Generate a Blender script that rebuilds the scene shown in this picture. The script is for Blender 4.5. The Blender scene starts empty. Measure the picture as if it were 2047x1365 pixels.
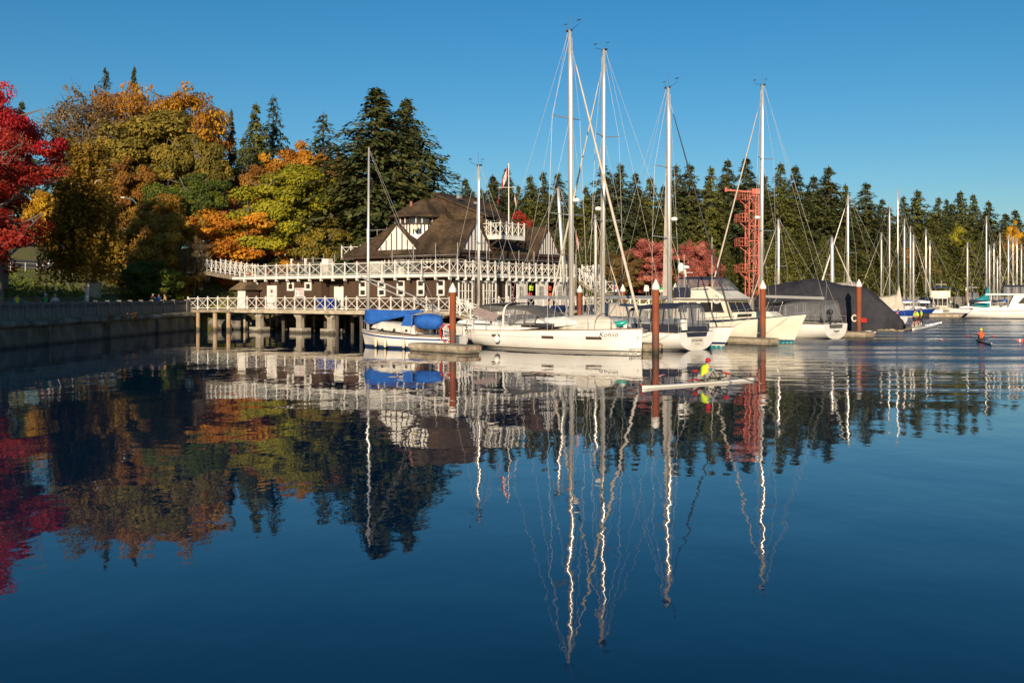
import bpy, math, random
import numpy as np
from mathutils import Vector, Matrix

# ------------------------------------------------------------------ camera, sky, sun, exposure
sc = bpy.context.scene
COL = sc.collection
F, CX, HY, HC = 2047.0, 1023.5, 590.0, 3.5      # focal length and horizon in photo pixels, eye height in metres
cd = bpy.data.cameras.new('camera'); cam = bpy.data.objects.new('camera', cd); COL.objects.link(cam)
cam.location = (0, 0, HC); cam.rotation_euler = (math.radians(90), 0, 0)
cd.sensor_width = 36; cd.lens = 36; cd.shift_y = -(682.5 - HY) / 2047; cd.clip_end = 5000; cd.clip_start = .3
sc.camera = cam
SUN_EL = math.radians(13.5); SLOPE = .13
world = bpy.data.worlds.new('World'); sc.world = world; world.use_nodes = True
wn = world.node_tree.nodes; wl = world.node_tree.links
bg = wn['Background']; sky = wn.new('ShaderNodeTexSky'); sky.sky_type = 'NISHITA'; sky.sun_disc = False
sky.sun_elevation = SUN_EL; sky.sun_rotation = math.pi + math.atan(SLOPE)
sky.altitude = 0; sky.air_density = 1.0; sky.dust_density = .3; sky.ozone_density = 4.0
hs_ = wn.new('ShaderNodeHueSaturation'); hs_.inputs['Saturation'].default_value = 1.24; hs_.inputs['Hue'].default_value = .494
wl.new(sky.outputs[0], hs_.inputs['Color']); wl.new(hs_.outputs[0], bg.inputs[0]); bg.inputs[1].default_value = .077
sd = bpy.data.lights.new('sun', 'SUN'); sun = bpy.data.objects.new('sun', sd); COL.objects.link(sun)
sd.energy = 5.0; sd.angle = math.radians(.55); sd.color = (1.0, .81, .58)
LDIR = Vector((SLOPE, 1, -math.tan(SUN_EL) * math.hypot(1, SLOPE))).normalized()
sun.rotation_euler = LDIR.to_track_quat('-Z', 'Y').to_euler(); sun.location = (-20, -60, 40)
sc.render.engine = 'CYCLES'
vs = sc.view_settings; vs.view_transform = 'Standard'; vs.look = 'None'; vs.exposure = .4; vs.gamma = 1; vs.use_curve_mapping = False

# ------------------------------------------------------------------ helpers
R = random.Random(7)
def ray(px, py): return Vector(((px - CX) / F, 1, (HY - py) / F))
def at(px, py, Y): d = ray(px, py); return Vector((d.x * Y, Y, HC + d.z * Y))
def gnd(px, py, z=0): d = ray(px, py); k = (z - HC) / d.z; return Vector((d.x * k, k, z))
def xat(px, Y): return (px - CX) / F * Y

class Frame:
    """A thing's own axes on the map; hit() finds where a photo direction meets one of its planes."""
    def __init__(s, x, y, rz, z=0): s.o = Vector((x, y, z)); s.rz = rz; s.c = math.cos(rz); s.s = math.sin(rz)
    def w(s, x, y, z=0): return Vector((s.o.x + s.c * x - s.s * y, s.o.y + s.s * x + s.c * y, s.o.z + z))
    def l(s, p): a = p[0] - s.o.x; b = p[1] - s.o.y; return Vector((s.c * a + s.s * b, -s.s * a + s.c * b, p[2] - s.o.z))
    def hit(s, px, py, ax, val):
        a = s.l((0, 0, HC)); b = s.l(ray(px, py) + Vector((0, 0, HC))) - a
        k = (val - a[ax]) / b[ax]; return a + b * k

class MB:
    def __init__(s): s.v = []; s.f = []
    def add(s, vs, fs): n = len(s.v); s.v += [tuple(p) for p in vs]; s.f += [tuple(i + n for i in f) for f in fs]; return s
    def b(s, x0, x1, y0, y1, z0, z1):
        return s.add([(x0,y0,z0),(x1,y0,z0),(x1,y1,z0),(x0,y1,z0),(x0,y0,z1),(x1,y0,z1),(x1,y1,z1),(x0,y1,z1)],
                     [(3,2,1,0),(4,5,6,7),(0,1,5,4),(1,2,6,5),(2,3,7,6),(3,0,4,7)])
    def beam(s, p, q, w, h=None, up=(0,0,1)):
        p = Vector(p); q = Vector(q); h = h or w; d = (q - p).normalized(); u = Vector(up)
        if abs(d.dot(u)) > .98: u = Vector((0, 1, 0))
        r = d.cross(u).normalized(); u = r.cross(d); r = r * w / 2; u = u * h / 2
        return s.add([p-r-u, p+r-u, p+r+u, p-r+u, q-r-u, q+r-u, q+r+u, q-r+u],
                     [(3,2,1,0),(4,5,6,7),(0,1,5,4),(1,2,6,5),(2,3,7,6),(3,0,4,7)])
    def tube(s, pts, r, n=6, r2=None, cap=True):
        pts = [Vector(p) for p in pts]; m = len(pts); rings = []
        for i, p in enumerate(pts):
            d = (pts[min(i+1, m-1)] - pts[max(i-1, 0)])
            d = d.normalized() if d.length > 1e-9 else Vector((0,0,1))
            u = Vector((0,0,1)) if abs(d.z) < .95 else Vector((0,1,0))
            a = d.cross(u).normalized(); c = a.cross(d)
            rr = r[i] if isinstance(r, (list, tuple)) else (r if r2 is None else r + (r2 - r) * i / max(1, m-1))
            rings.append([p + (a * math.cos(2*math.pi*k/n) + c * math.sin(2*math.pi*k/n)) * rr for k in range(n)])
        return s.loft(rings, True, cap)
    def loft(s, rings, closed=True, cap=False):
        n = len(rings[0]); vs = [p for r in rings for p in r]; fs = []
        for i in range(len(rings) - 1):
            for k in range(n if closed else n - 1):
                a = i*n + k; b2 = i*n + (k+1) % n; fs.append((a, b2, b2 + n, a + n))
        if cap: fs.append(tuple(range(n))[::-1]); fs.append(tuple((len(rings)-1)*n + k for k in range(n)))
        return s.add(vs, fs)
    def lathe(s, prof, n=12, c=(0,0,0), sx=1, sy=1, cap=True):
        return s.loft([[(c[0] + sx*r*math.cos(2*math.pi*k/n), c[1] + sy*r*math.sin(2*math.pi*k/n), c[2] + z) for k in range(n)] for r, z in prof], True, cap)
    def slab(s, poly, off):
        off = Vector(off); poly = [Vector(p) for p in poly]; n = len(poly)
        return s.add(poly + [p + off for p in poly], [tuple(range(n)), tuple(range(2*n-1, n-1, -1))] + [(k+n, (k+1) % n + n, (k+1) % n, k) for k in range(n)])
    def quad(s, *p): return s.add(p, [tuple(range(len(p)))])
    def mesh(s, name, mt, smooth=False):
        me = bpy.data.meshes.new(name); me.from_pydata(s.v, [], s.f); me.update()
        if mt: me.materials.append(mt)
        if smooth: me.polygons.foreach_set('use_smooth', [True] * len(me.polygons))
        return me
    def build(s, name, mt, parent=None, smooth=False, loc=None, rz=0, kind=None):
        return link(name, s.mesh(name, mt, smooth), parent, loc, rz, kind)

def link(name, me, parent=None, loc=None, rz=0, kind=None, scale=None):
    o = bpy.data.objects.new(name, me); COL.objects.link(o)
    if parent: o.parent = parent
    if loc is not None: o.location = loc
    if rz: o.rotation_euler = (0, 0, rz)
    if scale is not None: o.scale = scale
    if kind: o['kind'] = kind
    return o
def tag(o, label, cat, group=None, kind=None):
    o['label'] = label
    if cat: o['category'] = cat
    if group: o['group'] = group
    if kind: o['kind'] = kind
    return o
def thing(name, label, cat, loc=(0,0,0), rz=0, group=None):
    o = bpy.data.objects.new(name, None); COL.objects.link(o); o.empty_display_size = .3
    o.location = loc; o.rotation_euler = (0, 0, rz); return tag(o, label, cat, group)
def frame_thing(name, label, cat, fr, group=None): return thing(name, label, cat, fr.o, fr.rz, group)
def box(x0, x1, y0, y1, z0, z1): return MB().b(x0, x1, y0, y1, z0, z1)
def sharp(o, ang=40):
    try: o.data.set_sharp_from_angle(angle=math.radians(ang))
    except Exception: pass
    return o

# ------------------------------------------------------------------ materials
def nt(name):
    m = bpy.data.materials.new(name); m.use_nodes = True; t = m.node_tree
    return m, t.nodes, t.links, t.nodes['Principled BSDF'], t.nodes['Material Output']
def mat(name, c, rough=.6, metal=0, c2=None, scale=2., bump=0., bscale=None, stretch=(1,1,1), spec=.5, lo=.35, hi=.7, detail=5):
    m, N, L, P, O = nt(name)
    P.inputs['Roughness'].default_value = rough; P.inputs['Metallic'].default_value = metal
    P.inputs['Specular IOR Level'].default_value = spec
    tc = N.new('ShaderNodeTexCoord'); mp = N.new('ShaderNodeMapping'); mp.inputs['Scale'].default_value = stretch
    L.new(tc.outputs['Object'], mp.inputs[0])
    nz = N.new('ShaderNodeTexNoise'); nz.inputs['Scale'].default_value = scale; nz.inputs['Detail'].default_value = detail
    L.new(mp.outputs[0], nz.inputs['Vector'])
    rp = N.new('ShaderNodeValToRGB'); L.new(nz.outputs[0], rp.inputs[0])
    c2 = c2 or tuple(x * .78 for x in c)
    rp.color_ramp.elements[0].position = lo; rp.color_ramp.elements[0].color = (*c2, 1)
    rp.color_ramp.elements[1].position = hi; rp.color_ramp.elements[1].color = (*c, 1)
    L.new(rp.outputs[0], P.inputs['Base Color'])
    if bump:
        n2 = N.new('ShaderNodeTexNoise'); n2.inputs['Scale'].default_value = bscale or scale * 4; n2.inputs['Detail'].default_value = 4
        L.new(mp.outputs[0], n2.inputs['Vector'])
        bp = N.new('ShaderNodeBump'); bp.inputs['Distance'].default_value = bump; L.new(n2.outputs[0], bp.inputs['Height']); L.new(bp.outputs[0], P.inputs['Normal'])
    return m
def zband(m, bands, wob=.12):
    """Tide and weed bands: colours stacked by height above the water, edges broken up by noise."""
    t = m.node_tree; N = t.nodes; L = t.links; P = N['Principled BSDF']
    old = P.inputs['Base Color'].links[0].from_socket
    g = N.new('ShaderNodeNewGeometry'); sp = N.new('ShaderNodeSeparateXYZ'); L.new(g.outputs['Position'], sp.inputs[0])
    nz = N.new('ShaderNodeTexNoise'); nz.inputs['Scale'].default_value = 1.3; nz.inputs['Detail'].default_value = 6; L.new(g.outputs['Position'], nz.inputs['Vector'])
    for z, w, c, k in bands:
        a = N.new('ShaderNodeMath'); a.operation = 'MULTIPLY_ADD'; L.new(nz.outputs[0], a.inputs[0]); a.inputs[1].default_value = wob * 4; L.new(sp.outputs[2], a.inputs[2])
        mr = N.new('ShaderNodeMapRange'); mr.inputs[1].default_value = z + wob * 2 - w; mr.inputs[2].default_value = z + wob * 2 + w; mr.inputs[3].default_value = k; mr.inputs[4].default_value = 0
        L.new(a.outputs[0], mr.inputs[0])
        mx = N.new('ShaderNodeMix'); mx.data_type = 'RGBA'; L.new(mr.outputs[0], mx.inputs[0]); L.new(old, mx.inputs[6]); mx.inputs[7].default_value = (*c, 1)
        old = mx.outputs[2]
    L.new(old, P.inputs['Base Color']); return m
def siding(name, c, c2, pitch):
    m = mat(name, c, .75, 0, c2, .9, 0, None, (1, 1, .35))
    t = m.node_tree; N = t.nodes; L = t.links; P = N['Principled BSDF']
    tc = N.new('ShaderNodeTexCoord'); sp = N.new('ShaderNodeSeparateXYZ'); L.new(tc.outputs['Object'], sp.inputs[0])
    ad = N.new('ShaderNodeMath'); L.new(sp.outputs[0], ad.inputs[0]); L.new(sp.outputs[1], ad.inputs[1])
    ml = N.new('ShaderNodeMath'); ml.operation = 'MULTIPLY'; ml.inputs[1].default_value = 1 / pitch; L.new(ad.outputs[0], ml.inputs[0])
    fr = N.new('ShaderNodeMath'); fr.operation = 'FRACT'; L.new(ml.outputs[0], fr.inputs[0])
    gt = N.new('ShaderNodeMath'); gt.operation = 'GREATER_THAN'; gt.inputs[1].default_value = .12; L.new(fr.outputs[0], gt.inputs[0])
    bp = N.new('ShaderNodeBump'); bp.inputs['Distance'].default_value = .015; L.new(gt.outputs[0], bp.inputs['Height']); L.new(bp.outputs[0], P.inputs['Normal'])
    return m
def shingle(name, c, c2):
    m, N, L, P, O = nt(name); P.inputs['Roughness'].default_value = .9; P.inputs['Specular IOR Level'].default_value = .2
    tc = N.new('ShaderNodeTexCoord'); sp = N.new('ShaderNodeSeparateXYZ'); L.new(tc.outputs['Object'], sp.inputs[0])
    ad = N.new('ShaderNodeMath'); L.new(sp.outputs[0], ad.inputs[0]); L.new(sp.outputs[1], ad.inputs[1])
    zz = N.new('ShaderNodeMath'); zz.operation = 'MULTIPLY'; zz.inputs[1].default_value = 1.35; L.new(sp.outputs[2], zz.inputs[0])
    cb = N.new('ShaderNodeCombineXYZ'); L.new(ad.outputs[0], cb.inputs[0]); L.new(zz.outputs[0], cb.inputs[1])
    br = N.new('ShaderNodeTexBrick'); br.inputs['Scale'].default_value = 1; br.inputs['Brick Width'].default_value = .28; br.inputs['Row Height'].default_value = .17
    br.inputs['Mortar Size'].default_value = .012; br.inputs['Color1'].default_value = (*c, 1); br.inputs['Color2'].default_value = (*c2, 1)
    br.inputs['Mortar'].default_value = (*[x * .4 for x in c2], 1); br.inputs['Bias'].default_value = -.1
    L.new(cb.outputs[0], br.inputs['Vector'])
    nz = N.new('ShaderNodeTexNoise'); nz.inputs['Scale'].default_value = .55; nz.inputs['Detail'].default_value = 6; L.new(tc.outputs['Object'], nz.inputs['Vector'])
    rp = N.new('ShaderNodeValToRGB'); rp.color_ramp.elements[0].position = .35; rp.color_ramp.elements[0].color = (.5, .5, .5, 1); rp.color_ramp.elements[1].position = .66; rp.color_ramp.elements[1].color = (1.5, 1.42, 1.2, 1)
    L.new(nz.outputs[0], rp.inputs[0])
    mx = N.new('ShaderNodeMix'); mx.data_type = 'RGBA'; mx.blend_type = 'MULTIPLY'; mx.inputs[0].default_value = 1; L.new(br.outputs[0], mx.inputs[6]); L.new(rp.outputs[0], mx.inputs[7])
    L.new(mx.outputs[2], P.inputs['Base Color'])
    bp = N.new('ShaderNodeBump'); bp.inputs['Distance'].default_value = .03; L.new(br.outputs[1], bp.inputs['Height']); bp.invert = True; L.new(bp.outputs[0], P.inputs['Normal'])
    return m
def leafmat(name, cols, trans=.25):
    m, N, L, P, O = nt(name); P.inputs['Roughness'].default_value = .6; P.inputs['Specular IOR Level'].default_value = .25
    a = N.new('ShaderNodeAttribute'); a.attribute_name = 'shade'
    rp = N.new('ShaderNodeValToRGB'); L.new(a.outputs['Fac'], rp.inputs[0])
    e = rp.color_ramp.elements; e[0].position = 0; e[0].color = (*cols[0], 1); e[1].position = 1; e[1].color = (*cols[-1], 1)
    for i, c in enumerate(cols[1:-1]): x = e.new((i + 1) / (len(cols) - 1)); x.color = (*c, 1)
    oi = N.new('ShaderNodeObjectInfo'); mr = N.new('ShaderNodeMapRange'); L.new(oi.outputs['Random'], mr.inputs[0]); mr.inputs[3].default_value = .78; mr.inputs[4].default_value = 1.28
    hv = N.new('ShaderNodeHueSaturation'); L.new(rp.outputs[0], hv.inputs['Color']); L.new(mr.outputs[0], hv.inputs['Value'])
    h2 = N.new('ShaderNodeMapRange'); L.new(oi.outputs['Random'], h2.inputs[0]); h2.inputs[3].default_value = .506; h2.inputs[4].default_value = .495; L.new(h2.outputs[0], hv.inputs['Hue'])
    L.new(hv.outputs[0], P.inputs['Base Color'])
    tr = N.new('ShaderNodeBsdfTranslucent'); L.new(hv.outputs[0], tr.inputs[0])
    ms = N.new('ShaderNodeMixShader'); ms.inputs[0].default_value = trans; L.new(P.outputs[0], ms.inputs[1]); L.new(tr.outputs[0], ms.inputs[2]); L.new(ms.outputs[0], O.inputs[0])
    return m
def clearmat(name, c, opac, rough=.05):
    m, N, L, P, O = nt(name); P.inputs['Base Color'].default_value = (*c, 1); P.inputs['Roughness'].default_value = rough
    tr = N.new('ShaderNodeBsdfTransparent'); ms = N.new('ShaderNodeMixShader'); ms.inputs[0].default_value = opac
    L.new(tr.outputs[0], ms.inputs[1]); L.new(P.outputs[0], ms.inputs[2]); L.new(ms.outputs[0], O.inputs[0]); return m

M = {}
M['white'] = mat('white_paint', (.80, .78, .74), .5, 0, (.66, .63, .57), 1.5)
M['cream'] = mat('cream_gelcoat', (.78, .74, .63), .25, 0, (.66, .61, .49), .8)
M['gel'] = zband(mat('white_gelcoat', (.82, .81, .78), .22, 0, (.73, .71, .66), .7), [(.22, .22, (.58, .50, .35), .4)], .08)
M['deckw'] = mat('offwhite_deck', (.72, .68, .60), .5, 0, (.60, .56, .49), 2)
M['brown'] = siding('brown_siding', (.080, .045, .025), (.050, .028, .017), .22)
M['brownp'] = mat('brown_trim', (.06, .036, .025), .7, 0, (.035, .022, .016), 2)
M['shingle'] = shingle('cedar_shingle', (.105, .074, .050), (.062, .043, .030))
M['shingle2'] = shingle('kiosk_shingle', (.22, .16, .105), (.15, .11, .07))
M['plank'] = mat('weathered_plank', (.30, .255, .19), .85, 0, (.17, .14, .10), 2.5, .01, 9, (1, 1, 1))
M['dock'] = zband(mat('dock_timber', (.44, .38, .285), .85, 0, (.24, .20, .14), 3, .02, 9, (1, 1, .4)), [(.10, .06, (.035, .034, .022), .9)], .05)
M['concrete'] = zband(mat('pier_concrete', (.40, .365, .30), .85, 0, (.26, .225, .17), 1.2, .012, 8), [(.22, .1, (.035, .032, .022), .9)])
M['seawall'] = zband(mat('seawall_concrete', (.24, .22, .185), .9, 0, (.09, .075, .05), .75, .05, 5, (1.6, 1.0, .45), lo=.4, hi=.6), [(1.5, .25, (.16, .115, .045), .35), (.55, .2, (.14, .125, .10), .5), (.15, .15, (.028, .026, .018), .95)])
M['bal'] = mat('balustrade_concrete', (.22, .205, .18), .9, 0, (.11, .10, .085), 1.6, .02, 7)
M['rust'] = zband(mat('rust_red_pile', (.31, .085, .024), .72, 0, (.19, .045, .015), 1.6, .006, 14, (1, 1, .35)), [(1.25, .35, (.10, .055, .035), .75), (.3, .15, (.03, .03, .018), .95)])
M['stain'] = zband(mat('stained_pile', (.42, .37, .27), .85, 0, (.30, .15, .06), 1.0, .01, 9, (1, 1, .4)), [(.35, .12, (.05, .045, .03), .9)])
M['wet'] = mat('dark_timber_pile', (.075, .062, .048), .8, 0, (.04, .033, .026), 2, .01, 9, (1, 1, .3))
M['alu'] = mat('mast_aluminium', (.74, .71, .66), .33, .55, (.62, .60, .57), .6)
M['grey_alu'] = mat('boom_grey', (.36, .37, .39), .4, .4)
M['steel'] = mat('stainless', (.62, .60, .57), .3, .7)
M['wire'] = mat('rigging_wire', (.42, .40, .37), .5, .2)
M['rope'] = mat('rope', (.55, .50, .42), .9)
M['black'] = mat('black_rubber', (.022, .022, .024), .55)
M['dark'] = mat('dark_window', (.018, .018, .022), .08, 0, (.03, .028, .028))
M['glass'] = mat('window_glass', (.035, .038, .042), .04, 0, (.02, .02, .022))
M['clear'] = clearmat('clear_vinyl', (.30, .31, .33), .34, .1)
M['screen'] = clearmat('deck_glass_screen', (.16, .20, .19), .28, .06)
M['greyc'] = mat('grey_canvas', (.125, .118, .112), .85, 0, (.085, .08, .076), 2, .01, 5)
M['navy'] = mat('navy_canvas', (.020, .026, .052), .8, 0, (.013, .016, .034), 2, .01, 5)
M['tarp'] = mat('charcoal_tarpaulin', (.040, .040, .050), .85, 0, (.026, .026, .034), 1.2, .14, 1.3, spec=.2)
M['bluec'] = mat('blue_canvas', (.010, .115, .47), .75, 0, (.007, .075, .33), 2, .02, 4)
M['beigec'] = mat('beige_canvas', (.56, .50, .42), .85, 0, (.44, .39, .32), 1.6, .02, 4)
M['blue'] = mat('blue_stripe', (.012, .05, .25), .35); M['teal'] = mat('teal_paint', (.008, .22, .27), .4)
M['hullblue'] = mat('blue_hull_paint', (.012, .045, .26), .25); M['nblue'] = mat('navy_stripe', (.014, .03, .10), .35)
M['antif'] = mat('antifouling', (.02, .035, .03), .8)
M['teak'] = mat('teak', (.27, .13, .055), .6, 0, (.18, .085, .035), 4, 0, None, (1, 1, 1))
M['kayak'] = mat('turquoise_plastic', (.008, .34, .29), .35)
M['red'] = mat('red_plastic', (.55, .025, .02), .5); M['orange'] = mat('orange_cloth', (.80, .10, .02), .8, 0, (.6, .07, .015), 6)
M['hiviz'] = mat('hi_vis_yellow', (.62, .85, .03), .8, 0, (.48, .68, .02), 6); M['yellow'] = mat('yellow_cloth', (.7, .5, .02), .8)
M['capy'] = mat('yellow_cap', (.75, .78, .03), .8); M['capr'] = mat('red_cap', (.5, .01, .03), .8)
M['tealc'] = mat('teal_sleeve', (.01, .28, .30), .8); M['greyp'] = mat('grey_trousers', (.30, .29, .27), .85)
M['green'] = mat('green_cloth', (.01, .33, .05), .8); M['cloth_b'] = mat('blue_cloth', (.01, .13, .4), .8); M['cloth_d'] = mat('dark_cloth', (.02, .022, .03), .85)
M['cloth_w'] = mat('pale_cloth', (.58, .52, .45), .85); M['tanc'] = mat('tan_cloth', (.4, .24, .10), .85); M['maroon'] = mat('maroon_cloth', (.09, .012, .015), .85)
M['skin'] = mat('skin', (.52, .27, .17), .55); M['hair'] = mat('brown_hair', (.06, .032, .018), .7); M['hairg'] = mat('grey_hair', (.45, .42, .38), .7); M['hairf'] = mat('fair_hair', (.38, .2, .07), .7)
M['tower'] = mat('tower_red_paint', (.60, .16, .105), .7, 0, (.42, .10, .07), 1.5)
M['bark'] = mat('bark', (.11, .08, .055), .9, 0, (.05, .037, .027), 3, .03, 9, (1, 1, .3))
M['barkg'] = mat('grey_bark', (.20, .16, .12), .9, 0, (.12, .095, .07), 3, .02, 9, (1, 1, .3))
M['birch'] = mat('birch_bark', (.52, .50, .46), .8, 0, (.08, .075, .07), 3, .01, 9, (1, 1, 2.5), lo=.36, hi=.5)
M['rock'] = zband(mat('boulder_rock', (.20, .185, .16), .9, 0, (.10, .09, .075), 1.5, .04, 5), [(.3, .15, (.03, .028, .02), .9)])
M['stone'] = zband(mat('far_seawall_stone', (.33, .29, .22), .9, 0, (.18, .155, .115), 1.6, .05, 3, (1, 1, 1.8)), [(.4, .2, (.05, .045, .03), .9)])
M['asphalt'] = mat('asphalt', (.06, .06, .062), .9); M['pathc'] = mat('path_concrete', (.30, .28, .25), .9)
M['signw'] = mat('sign_white', (.75, .74, .72), .5); M['signr'] = mat('sign_red', (.5, .03, .03), .5); M['ink'] = mat('ink_black', (.02, .02, .02), .6); M['inkg'] = mat('ink_grey', (.2, .2, .2), .6)
M['galv'] = mat('scaffold_tube', (.48, .47, .45), .45, .5); M['binb'] = mat('blue_bin', (.01, .05, .35), .45); M['fender'] = mat('fender_vinyl', (.70, .62, .47), .5)
M['carw'] = mat('car_silver', (.42, .44, .47), .3, .3); M['tyre'] = mat('tyre_rubber', (.02, .02, .02), .8); M['lampr'] = mat('tail_lamp', (.4, .01, .01), .3)
M['cabin'] = mat('shed_cream', (.50, .44, .32), .8)
M['lamp'] = mat('globe_lamp', (.80, .70, .48), .3); M['copper'] = mat('clay_flue', (.30, .12, .07), .8)

def mesh_quads(name, V, shade, mt, nper=4):
    n = len(V); me = bpy.data.meshes.new(name)
    me.vertices.add(n * nper); me.vertices.foreach_set('co', np.ascontiguousarray(V, dtype=np.float32).ravel())
    me.loops.add(n * nper); me.loops.foreach_set('vertex_index', np.arange(n * nper, dtype=np.int32))
    me.polygons.add(n); me.polygons.foreach_set('loop_start', np.arange(0, n * nper, nper, dtype=np.int32))
    me.update(calc_edges=True)
    a = me.attributes.new('shade', 'FLOAT', 'FACE'); a.data.foreach_set('value', np.asarray(shade, dtype=np.float32))
    if mt: me.materials.append(mt)
    return me
def text(s, size, mt, parent, loc, rot, shear=0., name='lettering', align='CENTER'):
    cu = bpy.data.curves.new('t', 'FONT'); cu.body = s; cu.size = size; cu.shear = shear; cu.align_x = align; cu.align_y = 'CENTER'; cu.extrude = .004; cu.resolution_u = 3
    o = bpy.data.objects.new('t', cu); COL.objects.link(o)
    me = bpy.data.meshes.new_from_object(o.evaluated_get(bpy.context.evaluated_depsgraph_get())); me.name = name
    bpy.data.objects.remove(o); me.materials.clear(); me.materials.append(mt)
    q = link(name, me, parent, loc); q.rotation_euler = rot; return q
# ------------------------------------------------------------------ shoreline, ground, water
def catmull(P, step):
    out = []
    for i in range(len(P) - 1):
        p0, p1, p2, p3 = [Vector(P[min(max(j, 0), len(P) - 1)]) for j in (i-1, i, i+1, i+2)]
        n = max(2, int((p2 - p1).length / step))
        for k in range(n):
            t = k / n; out.append(.5 * ((2*p1) + (p2-p0)*t + (2*p0-5*p1+4*p2-p3)*t*t + (3*p1-p0-3*p2+p3)*t**3))
    out.append(Vector(P[-1])); return out
SH = catmull([(-33.6,-140),(-33.6,-20),(-33.5,40),(-33.2,62),(-33.1,75),(-32.9,88),(-32.5,96),(-31.6,101.5),(-29.2,105),(-24.5,108),(-12,114),(6,121),(24,130),(42,146),(66,180),(108,212),(170,232),(280,246),(600,262)], 2.2)
def smooth(a, b, x): t = min(1, max(0, (x - a) / (b - a))); return t * t * (3 - 2 * t)
SA = np.array([(p.x, p.y) for p in SH])
def interp(s, T): return float(np.interp(s, [a for a, b in T], [b for a, b in T]))
PL = [(0, 1.85), (5, 1.95), (7.5, 3.2), (13, 4.3), (20, 5.8), (29, 6.3), (34, 7.4), (45, 10), (60, 12.5), (130, 17), (400, 22)]
PM = [(0, .2), (2, 1.2), (6, 2.6), (10, 4.3), (18, 5.6), (26, 6.0), (60, 8), (130, 10), (400, 14)]
PR = [(0, 2.4), (1.5, 3.0), (6, 3.35), (40, 3.5), (80, 4), (400, 12)]
def prof(s, x):
    a = smooth(-30.5, -27, x); b = smooth(-12, 8, x)
    return (1-b) * ((1-a) * interp(s, PL) + a * interp(s, PM)) + b * interp(s, PR)
def ground_z(x, y):
    d = np.hypot(SA[:,0] - x, SA[:,1] - y); i = int(d.argmin())
    return prof(float(d[i]), SA[i,0])
m, N, L, P, O = nt('park_ground')
g = N.new('ShaderNodeNewGeometry'); nz = N.new('ShaderNodeTexNoise'); nz.inputs['Scale'].default_value = .16; nz.inputs['Detail'].default_value = 7; L.new(g.outputs['Position'], nz.inputs['Vector'])
rp = N.new('ShaderNodeValToRGB'); e = rp.color_ramp.elements; e[0].position = .38; e[0].color = (.12, .135, .032, 1); e[1].position = .66; e[1].color = (.20, .14, .06, 1)
x = e.new(.5); x.color = (.17, .17, .042, 1); L.new(nz.outputs[0], rp.inputs[0]); L.new(rp.outputs[0], P.inputs['Base Color']); P.inputs['Roughness'].default_value = .95
n2 = N.new('ShaderNodeTexNoise'); n2.inputs['Scale'].default_value = 6; bp = N.new('ShaderNodeBump'); bp.inputs['Distance'].default_value = .12; L.new(g.outputs['Position'], n2.inputs['Vector']); L.new(n2.outputs[0], bp.inputs['Height']); L.new(bp.outputs[0], P.inputs['Normal'])
M['ground'] = m
offs = [0, .6, 1.5, 3, 5, 6.2, 7.5, 10, 13, 16.5, 20, 24, 29, 34, 45, 60, 90, 130, 220, 400]
NRM = []
for i, p in enumerate(SH):
    d = (SH[min(i+1, len(SH)-1)] - SH[max(i-1, 0)]).normalized(); NRM.append(Vector((-d.y, d.x)))
rows = []
for p, n in zip(SH, NRM):
    r = [(p.x, p.y, -2)]
    for s in offs:
        q = p + n * s
        r.append((q.x, q.y, prof(s, p.x) + (.25 * math.sin(q.x * .31) * math.cos(q.y * .27) if 8 < s < 200 and p.x < 0 else 0)))
    rows.append(r)
gm = MB(); gm.loft(rows, False); go = gm.build('ground', M['ground'], smooth=True, kind='structure'); go['label'] = 'sloping park lawn and wooded bank behind the harbour'
# path behind the balustrade, and the road on the bank
def strip(i0, i1, s0, s1, dz, name, mt, lab):
    b = MB(); b.loft([[(SH[i].x + NRM[i].x * s, SH[i].y + NRM[i].y * s, prof(s, SH[i].x) + dz) for s in (s0, (s0+s1)/2, s1)] for i in range(i0, i1)], False)
    o = b.build(name, mt, kind='structure'); o['label'] = lab
iend = min(range(len(SH)), key=lambda i: (SH[i] - Vector((-31.6, 101.5))).length)
i0 = min(range(len(SH)), key=lambda i: (SH[i] - Vector((-33.5, 30))).length)
strip(i0 - 10, iend, .7, 4.9, .02, 'path', M['pathc'], 'paved seaside path behind the balustrade')
strip(i0 - 10, iend + 3, 29.5, 33.8, .35, 'road', M['asphalt'], 'park road along the top of the bank')

# water: calm, with a ruffled patch out in the fairway to the right and the scull's wash
m, N, L, P, O = nt('harbour_water')
P.inputs['Base Color'].default_value = (.0002, .018, .050, 1); P.inputs['Roughness'].default_value = .012; P.inputs['IOR'].default_value = 1.333
g = N.new('ShaderNodeNewGeometry'); sp = N.new('ShaderNodeSeparateXYZ'); L.new(g.outputs['Position'], sp.inputs[0])
def wnoise(scale, stretch, rot, detail=2., dist=0.):
    mp = N.new('ShaderNodeMapping'); mp.inputs['Scale'].default_value = stretch; mp.inputs['Rotation'].default_value = (0, 0, rot); L.new(g.outputs['Position'], mp.inputs[0])
    n = N.new('ShaderNodeTexNoise'); n.inputs['Scale'].default_value = scale; n.inputs['Detail'].default_value = detail; n.inputs['Distortion'].default_value = dist; L.new(mp.outputs[0], n.inputs['Vector']); return n.outputs[0]
def mth(op, a, b=None, c=None):
    n = N.new('ShaderNodeMath'); n.operation = op
    for i, v in enumerate((a, b, c)):
        if v is None: continue
        if isinstance(v, (int, float)): n.inputs[i].default_value = v
        else: L.new(v, n.inputs[i])
    return n.outputs[0]
def mrange(v, a, b, c=0., d=1.):
    n = N.new('ShaderNodeMapRange'); n.interpolation_type = 'SMOOTHSTEP'; L.new(v, n.inputs[0])
    for i, q in enumerate((a, b, c, d)): n.inputs[i+1].default_value = q
    return n.outputs[0]
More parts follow.
